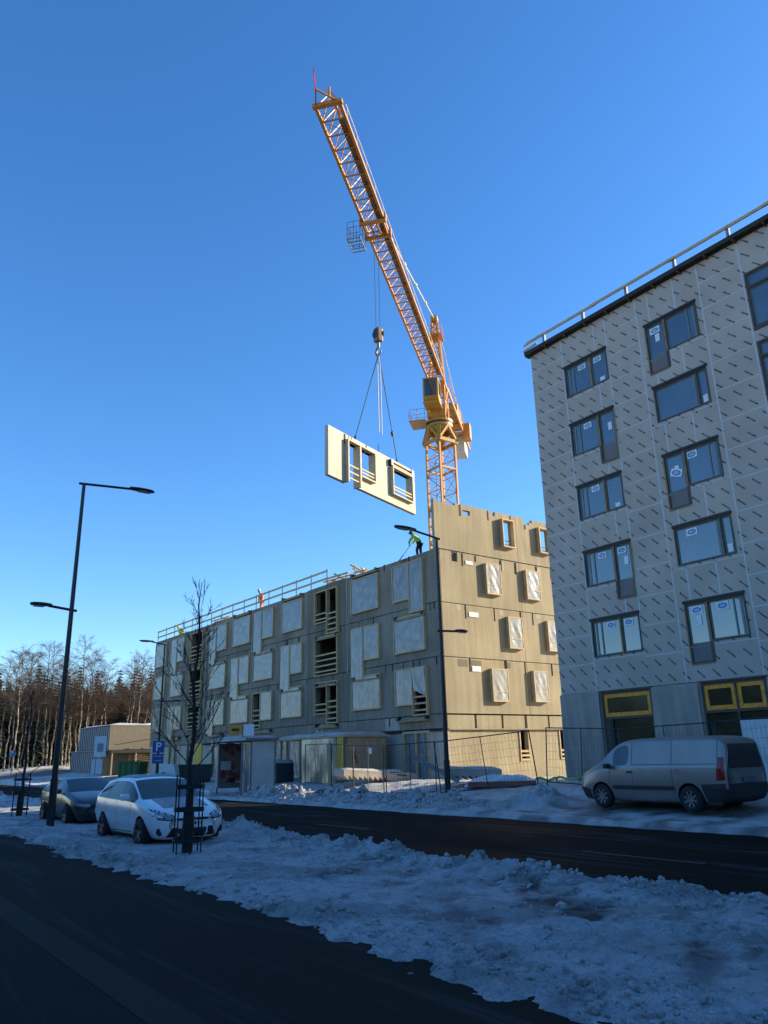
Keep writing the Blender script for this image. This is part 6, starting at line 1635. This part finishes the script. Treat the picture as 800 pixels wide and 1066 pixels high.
# bus stop sign standing above the shelter
bs = thing('bus_stop_sign', 'yellow bus stop sign with a white timetable plate above the shelter roof', 'sign', (18.05, 36.9, 0.2))
mb = MB(); mb.tube((0, 0, -0.2), (0, 0, 3.35), 0.04, 8); mb.build('pole', M_GALV, bs)
mb = MB(); mb.bevbox(-0.32, 0.32, -0.03, 0.0, 2.85, 3.30, 0.01, Matrix.Rotation(radians(-35), 4, 'Z') @ Matrix.Translation((-0.36, -0.05, 0))); sp__ = mb.build('sign_plate', mat('stop_yellow', (0.60, 0.30, 0.02), rough=0.5), bs)
mb = MB(); mb.box(-0.18, 0.18, -0.034, -0.031, 3.02, 3.15, Matrix.Rotation(radians(-35), 4, 'Z') @ Matrix.Translation((-0.36, -0.05, 0))); mb.build('bus_symbol', M_BLACK, sp__)
mb = MB(); mb.bevbox(0.04, 0.58, -0.08, -0.05, 2.78, 3.34, 0.01, Matrix.Rotation(radians(-35), 4, 'Z')); mb.build('timetable_plate', M_PAPER, bs)
# ---- covered walkway with tarpaulin sides
wk = thing('covered_walkway', 'low covered walkway with snowy flat roof, beige tarpaulin side and yellow end board', 'shed', (22.7, 34.6, 0.55))
WLn, WW = 6.9, 2.7
for y in (0.06, 2.3, 4.6, WLn - 0.06):
    for x in (0.06, WW - 0.06): mb = MB(); mb.box(x - 0.05, x + 0.05, y - 0.05, y + 0.05, -0.2, 2.28); mb.build('post', M_WOODG, wk)
mb = MB(); mb.box(-0.15, WW + 0.1, -0.15, WLn + 0.15, 2.28, 2.40); rf = mb.build('roof', mat('pink_plywood', (0.45, 0.30, 0.22), rough=0.7), wk)
snow_slab(MB(), -0.14, WW + 0.1, -0.14, WLn + 0.14, 2.40, 0.16, 5).build('roof_snow', M_SNOWC, rf, True)
def sheet_y(mb, x, y0, y1, z0, z1, amp, seed, n=40, m_=10):
    vs = [(x + amp * sin((y0 + (y1 - y0) * i / n) * 3.1 + seed + sin(j * 0.7)) * (1 - 0.6 * j / m_) * (0.6 + 0.4 * sin(i * 0.9)), y0 + (y1 - y0) * i / n, z0 + (z1 - z0) * j / m_) for i in range(n + 1) for j in range(m_ + 1)]
    mb.add(vs, [(i * (m_ + 1) + j, (i + 1) * (m_ + 1) + j, (i + 1) * (m_ + 1) + j + 1, i * (m_ + 1) + j + 1) for i in range(n) for j in range(m_)]); return mb
M_BEI = film_mat('beige_tarpaulin', (0.42, 0.34, 0.235), 0.98, 0.5)
sheet_y(MB(), -0.06, 0.75, 4.3, 0.0, 2.26, 0.05, 0.4).build('tarpaulin', M_BEI, wk, True)
mb = MB(); mb.box(WW - 0.02, WW + 0.03, 0.1, WLn, 0.0, 2.26); mb.build('back_board', mat('walkway_back', (0.50, 0.40, 0.33), rough=0.8, var=0.2), wk)
mb = MB(); mb.box(-0.09, -0.06, 0.02, 0.62, 0.15, 2.27); mb.build('end_board', MATS['yellow_panel'], wk)
mb = MB(); mb.box(0.15, WW - 0.1, -0.03, 0.0, -0.1, 2.26); eb = mb.build('end_board', mat('tan_board', (0.40, 0.28, 0.16), rough=0.8, var=0.2), wk)
mb = MB(); mb.beam((0.5, -0.036, 1.55), (0.75, -0.036, 0.95), 0.09, 0.01, (0, 1, 0)); mb.beam((0.5, -0.036, 1.0), (0.62, -0.036, 1.6), 0.09, 0.01, (0, 1, 0)); mb.beam((0.52, -0.036, 1.25), (0.75, -0.036, 1.3), 0.09, 0.01, (0, 1, 0)); mb.build('red_spray_mark', mat('red_spray', (0.45, 0.03, 0.02), rough=0.7), eb)
# snow covered equipment case left of the tarpaulin
eq = thing('equipment_case', 'dark equipment case with pale blue front and snow on its lid beside the shelter', 'case', (22.0, 40.6, 0.55), radians(4))
mb = MB(); mb.bevbox(0, 1.2, 0, 1.9, 0.0, 1.05, 0.04); cs = mb.build('case', mat('case_dark', (0.04, 0.05, 0.055), rough=0.6), eq)
mb = MB(); mb.box(-0.012, 0.0, 0.15, 0.85, 0.35, 0.75); mb.box(-0.012, 0.0, 1.05, 1.75, 0.35, 0.75); pieces(mb, 'blue_panel', mat('pale_blue_panel', (0.20, 0.36, 0.46), rough=0.5, var=0.2), cs)
snow_slab(MB(), -0.02, 1.22, -0.02, 1.92, 1.045, 0.2, 8).build('snow_cap', M_SNOWC, cs, True)
# ---- precast stair flights lying in the snow
def stair(label, loc, rz, nst, wdt, landing, tip, grp='precast stair flights lying on the site'):
    t = thing('stair_flight', label, 'stair flight', loc, rz, grp)
    tr_, ri = 0.28, 0.17; pts = []
    # soffit up, treads down: teeth along the lower edge
    pts.append((0, 0.55))
    for k in range(nst): pts += [(k * tr_, 0.30), (k * tr_ + tr_ * 0.85, 0.12)]
    xl = nst * tr_; pts += [(xl, 0.28)]
    pts += [(xl, 0.55)]
    mb = MB(); mb.poly([(x, 0, z) for x, z in pts], (0, wdt, 0)); t_ = mb.build('flight', mat('stair_concrete', (0.42, 0.36, 0.29), rough=0.85, var=0.2, scale=2, bump=0.2), t)
    if landing:
        mb = MB(); n = 10; out = [(0, 0), (0.95, 0.05)] + [(1.25 + 0.42 * sin(radians(a)), 0.42 - 0.37 * cos(radians(a))) for a in range(10, 180, 20)] + [(0.95, 0.78), (0, 0.72)]
        out = [(xl + x, 0.05 + z * 0.62) for x, z in out]
        mb.poly([(x, 0.0, z) for x, z in out], (0, wdt, 0)); mb.build('landing', MATS['stair_concrete'], t)
        mb = MB(); mb.tube((xl + 0.45, -0.02, 0.42), (xl + 1.0, -0.02, 0.40), 0.035, 5); mb.build('lifting_strap', M_BLACK, t)
    sn = MB(); snow_slab(sn, -0.02, xl + (0.9 if landing else 0.02), 0.0, wdt, 0.55, 0.10, len(label) * 0.1, 20, 12); sn.build('snow_cap', M_SNOWC, t, True)
    t.rotation_euler = (0, tip, rz); return t
stair('precast stair flight with rounded landing and snow cap, left of the corner lamp', (20.85, 31.9, 0.72), radians(-4), 9, 1.2, True, radians(3.5))
stair('grey precast stair flight lying in front of the sunlit end wall, teeth showing', (22.1, 26.2, 0.72), radians(-32), 9, 1.1, False, radians(2))
pb = thing('precast_landing', 'concrete landing slab tilted up behind the corner lamp, snow along its edge', 'concrete slab', (20.5, 26.3, 0.75), radians(-38))
mb = MB(); mb.poly([(0, 0, 0.98), (0.12, 0, 1.12), (2.0, 0, 0.12), (1.9, 0, -0.05)], (0, 1.0, 0)); mb.build('slab', mat('stair_concrete_grey', (0.26, 0.25, 0.24), rough=0.85, var=0.2), pb)
mb = MB(); mb.box(-0.05, 0.32, 0.15, 0.85, 0.92, 1.06); mb.build('edge_block', MATS['stair_concrete_grey'], pb)
# stakes tied together
stk = thing('stake_bundle', 'pale wooden stakes standing in the snow bank in front of the walkway', 'stakes', (18.5, 29.4, 0.45))
for a, b in (((0, 0, -0.2), (-0.10, 0.05, 1.95)), ((0.06, 0.05, -0.2), (0.0, -0.06, 1.35)), ((-0.05, 0.1, -0.2), (-0.14, 0.16, 0.8))):
    mb = MB(); mb.beam(a, b, 0.06, 0.05); mb.build('stake', M_WOOD, stk)
# heap under tarpaulin, hose and coloured strap by the end wall
hp_ = thing('covered_heap', 'low heap under white tarpaulin behind the leaning fence', 'heap', (23.3, 23.9, 0.62), radians(-35))
vs = []; n = 22
for i in range(n + 1):
    for j in range(n + 1):
        u, v = i / n * 2 - 1, j / n * 2 - 1; rr = max(0, 1 - (u * u) ** 1.5) * max(0, 1 - (v * v) ** 1.5)
        vs.append((u * 1.5, v * 0.7, 0.36 * rr ** 0.5 * (0.45 + 1.1 * float(fbm(np.array([u * 3.0 + 4]), np.array([v * 3.0]), 77, 4)[0])) - 0.04))
mb = MB(); mb.add(vs, [(i * (n + 1) + j, (i + 1) * (n + 1) + j, (i + 1) * (n + 1) + j + 1, i * (n + 1) + j + 1) for i in range(n) for j in range(n)]); mb.build('tarpaulin', mat('white_tarp', (0.62, 0.64, 0.66), rough=0.5, var=0.1, bump=0.3, bscale=8), hp_, True)
mb = MB(); mb.box(-1.5, 1.2, -0.86, -0.72, -0.02, 0.16); mb.build('red_brown_beam', mat('red_brown', (0.28, 0.10, 0.05), rough=0.7, var=0.25), hp_)
hs_ = MB(); pr = None
for k in range(60):
    t = k / 59; p = Vector((2.2 * t + 0.15 * sin(t * 9), 0.25 * sin(t * 14), 0.06 + 0.05 * sin(t * 25)))
    if pr is not None: hs_.tube(pr, p, 0.05, 6)
    pr = p
ho = hs_.build('hose', mat('yellow_green_hose', (0.42, 0.46, 0.05), rough=0.6), None); tag(ho, 'yellow-green hose lying in the snow beside the low heap', 'hose'); ho.location = (24.3, 23.0, 0.74); ho.rotation_euler = (0, 0, radians(-28))

# ---- site office containers by the wood
co_ = thing('site_office', 'two storey block of site office cabins with a stair on its sunny side', 'site office', (25.0, 81.0, 0.62), radians(2))
M_CAB = mat('cabin_beige', (0.15, 0.125, 0.085), rough=0.7, var=0.15); M_CORR = mat('cabin_grey', (0.27, 0.27, 0.265), rough=0.6, var=0.15)
for k, (x0, x1) in enumerate(((0.0, 8.5), (0.0, 8.5))):
    z = k * 2.45; mb = MB(); mb.box(x0 - (0.7 if k == 0 else 0), x1, 0.0, 9.5, z, z + 2.35)
    cb = mb.build('cabin', M_CAB, co_)
    q = MB(); xx = x0 - (0.7 if k == 0 else 0); dk = MB(); dk.box(xx - 0.004, xx - 0.001, 0.0, 9.5, z, z + 2.35); dk.build('groove_shade', mat('groove_shade_paint', (0.035, 0.035, 0.04), rough=0.7), cb)  # dark sheet paints the shade between the side ribs
    for j in range(16): q.box(xx - 0.05, xx - 0.002, 0.05 + j * 0.59, 0.32 + j * 0.59, z + 0.1, z + 2.28)
    q.build('corrugated_side', M_CORR, cb)
    q = MB(); q.box(xx - 0.06, x1 + 0.05, -0.05, 9.55, z + 2.35, z + 2.44); q.build('roof', M_CORR, cb)
    if k: snow_slab(MB(), xx, x1, 0, 9.5, z + 2.44, 0.16, 3).build('roof_snow', M_SNOWC, cb, True)
mb = MB(); mb.box(5.6, 6.6, -0.05, -0.005, 2.5, 4.45); mb.build('door', mat('cabin_door', (0.38, 0.34, 0.25), rough=0.6), co_)
mb = MB(); mb.box(-0.2, 8.0, -1.25, -0.01, 2.12, 2.43); mb.build('gallery_floor', M_BLACK, co_)
for x, z0 in ((4.9, 2.43), (6.4, 2.43), (7.9, 2.43)): mb = MB(); mb.box(x - 0.04, x + 0.04, -1.25, -1.17, z0, z0 + 1.25); mb.build('rail_post', M_WOOD, co_)
for zz in (2.55, 2.85, 3.15, 3.45): mb = MB(); mb.box(4.9, 8.0, -1.29, -1.255, zz, zz + 0.20); mb.build('rail_board', M_WOOD, co_)
mb = MB(); mb.beam((0.2, -1.2, 2.9), (4.9, -1.2, 3.6), 0.06, 0.08); mb.build('stair_rail', M_BLACK, co_)
for x in (0.0, 2.4, 4.9, 7.9): mb = MB(); mb.box(x - 0.06, x + 0.06, -1.22, -1.10, -0.2, 2.30); mb.build('gallery_post', M_WOODG, co_)
for k in range(11): mb = MB(); mb.beam((1.6 + 0.02 * k, -0.9, 0.25 + k * 0.2), (4.2, -0.9, 0.35 + k * 0.2), 0.25, 0.035); mb.build('stair_tread', M_WOODG, co_)
mb = MB(); mb.box(5.2, 8.3, -1.0, -0.03, -0.1, 2.2); mb.build('red_brown_store', mat('red_board', (0.36, 0.12, 0.045), rough=0.8, var=0.25, scale=1.5), co_)
for lab, u, D, c, h in (('green waste container in front of the site office cabins', (21.5, 64.2), 0, (0.02, 0.10, 0.03), 1.35), ('dark green skip below the yellow door of the concrete block', (21.0, 49.9), 0, (0.012, 0.025, 0.018), 1.05)):
    t = thing('waste_container' if h > 1.2 else 'skip', lab, 'waste container', (*u, 0.5), radians(-50) if h > 1.2 else radians(-35))
    mb = MB(); mb.poly([(-1.0, 0, h), (1.0, 0, h), (0.85, 0, 0), (-0.85, 0, 0)], (0, 1.3, 0)); mb.build('tub', mat('green_%d' % int(h * 100), c, rough=0.6, var=0.2), t)
    for k in range(4): q = MB(); q.box(-0.8 + k * 0.5, -0.72 + k * 0.5, -0.05, 0.0, 0.1, h - 0.05); q.build('rib', MATS['green_%d' % int(h * 100)], t)
    q = MB(); q.box(-1.04, 1.04, -0.05, 1.35, h, h + 0.06); q.build('rim', MATS['green_%d' % int(h * 100)], t)
tt = thing('covered_trailer', 'small trailer under a pale tarpaulin behind the parking sign', 'trailer', (21.6, 56.8, 0.5), radians(-50))
mb = MB(); mb.poly([(-1.0, 0, 0.35), (1.0, 0, 0.35), (0.75, 0, 1.15), (-0.65, 0, 1.15)], (0, 1.4, 0)); mb.build('tarpaulin', mat('pale_tarp', (0.55, 0.58, 0.60), rough=0.5, var=0.12, bump=0.3, bscale=5), tt)
for s in (-0.02, 1.42): mb = MB(); mb.lathe([(0, -0.06), (0.3, -0.06), (0.3, 0.06), (0, 0.06)], 16, 'Y', (0, s, 0.3)); mb.build('wheel', M_TYRE, tt)
mb = MB(); mb.box(-1.0, 1.6, 0.6, 0.7, 0.28, 0.36); mb.build('chassis', M_STEELD, tt)
# boards standing in front of the cabins, and a round sign farther left
for lab, u, D, z0, z1, wd in (('white notice board on a post in front of the site office, upper of two', 97, 73, 2.1, 3.9, 0.95), ('lower white notice board in front of the site office', 95.5, 73.2, 0.7, 2.0, 0.9)):
    x, y = ray_pos(u, D); t = thing('notice_board', lab, 'notice board', (x, y, 0.45), radians(-20))
    mb = MB(); mb.box(-wd / 2, wd / 2, -0.03, 0.0, z0 - 0.2, z1 - 0.3); bd_ = mb.build('board', M_PAPER, t)
    if z0 > 2: q = MB(); q.box(-0.25, 0.25, -0.035, -0.031, z0 + 0.2, z0 + 0.9); q.build('print', mat('faded_print', (0.30, 0.30, 0.33), rough=0.8, var=0.3, scale=8), bd_)
    for s in (-0.3, 0.3): q = MB(); q.tube((s, 0.03, -0.4), (s, 0.03, z1 - 0.3), 0.03, 6); q.build('post', M_GALV, t)
x, y = ray_pos(6, 92); rs = thing('round_sign', 'small round blue sign on a thin post in front of the birches', 'sign', (x, y, 0.9), radians(-15))
mb = MB(); mb.tube((0, 0, -0.5), (0, 0, 2.2), 0.035, 6); mb.build('post', M_GALV, rs)
mb = MB(); mb.lathe([(0, -0.06), (0.32, -0.06), (0.32, -0.04), (0, -0.04)], 20, 'Y', (0, 0, 2.1)); mb.build('sign_plate', mat('dull_blue', (0.10, 0.25, 0.38), rough=0.5), rs)

# ================================================================ PEOPLE ON THE ROOF
def skin(name, pts, edges, rad, m, parent=None, lv=1, root=0):
    me = bpy.data.meshes.new(name); me.from_pydata([tuple(p) for p in pts], edges, []); me.update()
    o = bpy.data.objects.new('tmp', me); COL.objects.link(o)
    md = o.modifiers.new('s', 'SKIN'); md.use_smooth_shade = True
    for i, r in enumerate(rad): d = me.skin_vertices[0].data[i]; d.radius = (r, r); d.use_root = (i == root)
    sb = o.modifiers.new('u', 'SUBSURF'); sb.levels = lv
    dg = bpy.context.evaluated_depsgraph_get(); dg.update(); m2 = bpy.data.meshes.new_from_object(o.evaluated_get(dg), depsgraph=dg); bpy.data.objects.remove(o)
    return link(name, m2, m, parent, True)
M_SKIN = mat('skin', (0.42, 0.24, 0.17), rough=0.6, var=0.08)
def worker(label, loc, rz, jacket, trouser, helmet, lean, shovel):
    c, s = cos(lean), sin(lean); H0 = 0.92
    B = lambda f, y, h: Vector((f * c + h * s, y, H0 + h * c - f * s))
    P = {}; names = []
    def add(k, p, r): P[k] = len(names); names.append((p, r))
    add('hip', Vector((0, 0, H0)), .13); add('belly', B(0, 0, .22), .135); add('chest', B(0, 0, .44), .15); add('neck', B(.02, 0, .58), .06); add('headb', B(.07, 0, .68), .085); add('headt', B(.08, 0, .82), .095); add('nose', B(.19, 0, .73), .016)
    E_ = [('hip', 'belly'), ('belly', 'chest'), ('chest', 'neck'), ('neck', 'headb'), ('headb', 'headt'), ('headb', 'nose')]
    for q, y in (('l', 1), ('r', -1)):
        add('sh' + q, B(0, .19 * y, .50), .068); fo_ = 0.10 if q == 'l' else -0.04
        if shovel: el = Vector((0.52 if q == 'l' else .46, .27 * y, 1.02)); ha = Vector((.62, .05, .86)) if q == 'l' else Vector((.42, -.08, 1.06))
        else: el = B(.04, .27 * y, .22); ha = B(.16, .24 * y, -.02)
        add('el' + q, el, .048); add('wr' + q, ha.lerp(el, .25), .032); add('ha' + q, ha, .034)
        E_ += [('chest', 'sh' + q), ('sh' + q, 'el' + q), ('el' + q, 'wr' + q), ('wr' + q, 'ha' + q)]
        d = (ha - el).normalized(); sd_ = d.cross(Vector((0, 0, 1))).normalized()
        for k in range(4):
            b0 = ha + sd_ * (k - 1.5) * .021 + d * .05; b1 = b0 + d * (.035 if k in (1, 2) else .028) + Vector((0, 0, -.018)); add('f%s%d' % (q, k), b0, .010); add('g%s%d' % (q, k), b1, .008); E_ += [('ha' + q, 'f%s%d' % (q, k)), ('f%s%d' % (q, k), 'g%s%d' % (q, k))]
        add('t' + q, ha + sd_ * .05 + d * .02, .010); E_ += [('ha' + q, 't' + q)]
        add('th' + q, Vector((0, .10 * y, H0 - .08)), .095); add('kn' + q, Vector((.05 + fo_, .11 * y, .50)), .065); add('an' + q, Vector((fo_, .12 * y, .09)), .045); add('to' + q, Vector((fo_ + .18, .13 * y, .04)), .042)
        E_ += [('hip', 'th' + q), ('th' + q, 'kn' + q), ('kn' + q, 'an' + q), ('an' + q, 'to' + q)]
    body = skin('person', [p for p, r in names], [(P[a], P[b]) for a, b in E_], [r for p, r in names], M_SKIN)
    body['label'] = label; body['category'] = 'person'; body['group'] = 'workers on the roof'; body.location = loc; body.rotation_euler = (0, 0, rz)
    def cloth(nm, keys, edges, grow_, m):
        ks = list(keys); skin(nm, [names[P[k]][0] for k in ks], [(ks.index(a), ks.index(b)) for a, b in edges], [names[P[k]][1] + grow_ for k in ks], m, body)
    cloth('jacket', ['belly', 'hip', 'chest', 'shl', 'ell', 'wrl', 'shr', 'elr', 'wrr'], [('hip', 'belly'), ('belly', 'chest'), ('chest', 'shl'), ('shl', 'ell'), ('ell', 'wrl'), ('chest', 'shr'), ('shr', 'elr'), ('elr', 'wrr')], .025, jacket)
    cloth('trousers', ['hip', 'thl', 'knl', 'anl', 'thr', 'knr', 'anr'], [('hip', 'thl'), ('thl', 'knl'), ('knl', 'anl'), ('hip', 'thr'), ('thr', 'knr'), ('knr', 'anr')], .022, trouser)
    for q in 'lr': cloth('boot', ['an' + q, 'to' + q], [('an' + q, 'to' + q)], .02, M_BLACK)
    hd_ = names[P['headt']][0]; mb = MB(); mb.lathe([(.15, -.035), (.125, -.02), (.122, .03), (.10, .09), (.05, .125), (0, .13)], 16, 'Z', hd_); mb.build('helmet', helmet, body, True)
    for y in (-.035, .035): mb = MB(); mb.lathe([(0, -.012), (.012, 0), (0, .012)], 8, 'Z', B(.165, y, .765)); mb.build('eye', M_BLACK, body)
    if shovel:
        M_ = Matrix.Translation(loc) @ Matrix.Rotation(rz, 4, 'Z'); a = M_ @ Vector((.36, -.10, 1.16)); b = M_ @ Vector((.98, .22, .22)); cpt = M_ @ Vector((1.16, .31, -.05))
        t = thing('shovel', 'shovel held by the bending worker in the yellow jacket', 'shovel', a); mb = MB(); mb.tube((0, 0, 0), b - a, .018, 6); mb.build('shaft', M_WOODG, t)
        d = (cpt - b).normalized(); mb = MB(); mb.beam(b - a - d * 0.05, cpt - a, .34, .03, up=d.cross(Vector((0, 0, 1))).cross(d)); mb.build('blade', M_STEELD, t)
    return body
M_HIV = mat('hi_vis_yellow', (0.42, 0.62, 0.03), rough=0.7, var=0.1); M_HIO = mat('hi_vis_orange', (0.70, 0.11, 0.02), rough=0.7, var=0.1); M_TRO = mat('work_trousers', (0.02, 0.022, 0.026), rough=0.9)
M_HW = mat('helmet_white', (0.6, 0.6, 0.58), rough=0.4); M_HY = mat('helmet_yellow', (0.6, 0.5, 0.05), rough=0.4)
worker('bending worker in yellow hi-vis jacket and dark trousers shovelling at the near roof corner', bl((0.55, 1.95, 12.36)), radians(120), M_HIV, M_TRO, mat('helmet_dark', (0.03, 0.05, 0.08), rough=0.4), radians(33), True)
worker('worker in orange hi-vis clothing behind the roof guard rail', bl((0.9, 21.3, 12.36)), radians(180), M_HIO, M_HIO, M_HW, radians(12), False)
worker('worker in yellow hi-vis jacket crouching at the far end of the roof', bl((1.0, 36.5, 11.9)), radians(200), M_HIV, M_TRO, M_HY, radians(40), False)

# unseen conifers added to shade the street, left of and behind the viewer
mb = MB(); rnd = random.Random(5)
for k in range(230):
    x = rnd.uniform(-34, -9.5) if k < 190 else rnd.uniform(-9, 22); y = rnd.uniform(-45, 62) if k < 190 else rnd.uniform(-48, -22); hh = rnd.uniform(8, 11.5)
    if x > 3 and y > -30: y -= 12
    mb.tube((x, y, -0.2), (x, y, hh * 0.6), 0.16, 5)
    for l in range(11):
        zz = hh * (0.08 + 0.083 * l); Rr = hh * (0.20 - 0.0165 * l)
        for q in range(9):
            an = 2 * pi * q / 9 + l * 0.7 + rnd.uniform(-.3, .3); e = Vector((cos(an), sin(an), 0)); s_ = Vector((-sin(an), cos(an), 0)); R2 = Rr * rnd.uniform(0.7, 1.2)
            mb.add([Vector((x, y, zz + hh * 0.10)), Vector((x, y, zz)) + e * R2 + s_ * R2 * 0.38, Vector((x, y, zz - 0.3)) + e * R2 - s_ * R2 * 0.38], [(0, 1, 2)])
fo = mb.build('shade_wood', M_NEED); fo['kind'] = 'stuff'; fo['label'] = 'unseen conifers added to shade the street'

# broken snow clods along the ploughed edges
def clods(name, spots, label):
    base = bmesh.new(); bmesh.ops.create_icosphere(base, subdivisions=1, radius=1.0); bv_ = [v.co.copy() for v in base.verts]; bf_ = [tuple(v.index for v in f.verts) for f in base.faces]; base.free()
    mb = MB(); r_ = random.Random(77)
    for x, y, z, sz_ in spots:
        rot = Matrix.Rotation(r_.uniform(0, 6.3), 3, 'Z') @ Matrix.Rotation(r_.uniform(0, 6.3), 3, 'X'); sx, sy, s3 = (sz_ * r_.uniform(0.6, 1.3) for _ in range(3))
        mb.add([rot @ Vector((v.x * sx * r_.uniform(0.75, 1.2), v.y * sy * r_.uniform(0.75, 1.2), v.z * s3 * 0.7)) + Vector((x, y, z + sz_ * 0.25)) for v in bv_], bf_)
    o = mb.build(name, M_SNOWC); o['kind'] = 'stuff'; o['label'] = label; return o
r_ = random.Random(9); sp1 = []
for k in range(2600):
    y = 2.5 + 26 * r_.random() ** 1.6; t = r_.random()
    x = (9.1 + r_.gauss(0, 0.45) + (0.8 if y > 18 else 0)) if t < 0.55 else ((4.75 + abs(r_.gauss(0, 0.55))) if t < 0.75 else r_.uniform(5.0, 9.2))
    if 6.1 < x < 8.9 and y > 16.6: continue
    if x > 9.9 and y < 15: continue
    sp1.append((x, y, vz(x, y), r_.choice((0.02, 0.025, 0.03, 0.035, 0.045, 0.06)) * r_.uniform(0.7, 1.2)))
Xs = np.array([p[0] for p in sp1]); Ys = np.array([p[1] for p in sp1]); Zs = verge_h(Xs, Ys)
sp1 = [(x, y, max(float(z), 0.10 if x < 4.9 else float(z)), q) for (x, y, _, q), z in zip(sp1, Zs) if z > 0.03 or x < 4.9]
clods('snow_clods', sp1, 'broken lumps of snow on the verge')
sp2 = []
for k in range(1500):
    y = r_.uniform(19.5, 36.5); x = 18.1 + r_.gauss(0, 0.5); sp2.append((x, y, gz(x, y), r_.uniform(0.03, 0.10)))
clods('snow_clods', [p for p in sp2 if p[0] > 17.2], 'broken lumps of snow on the ploughed bank across the road')
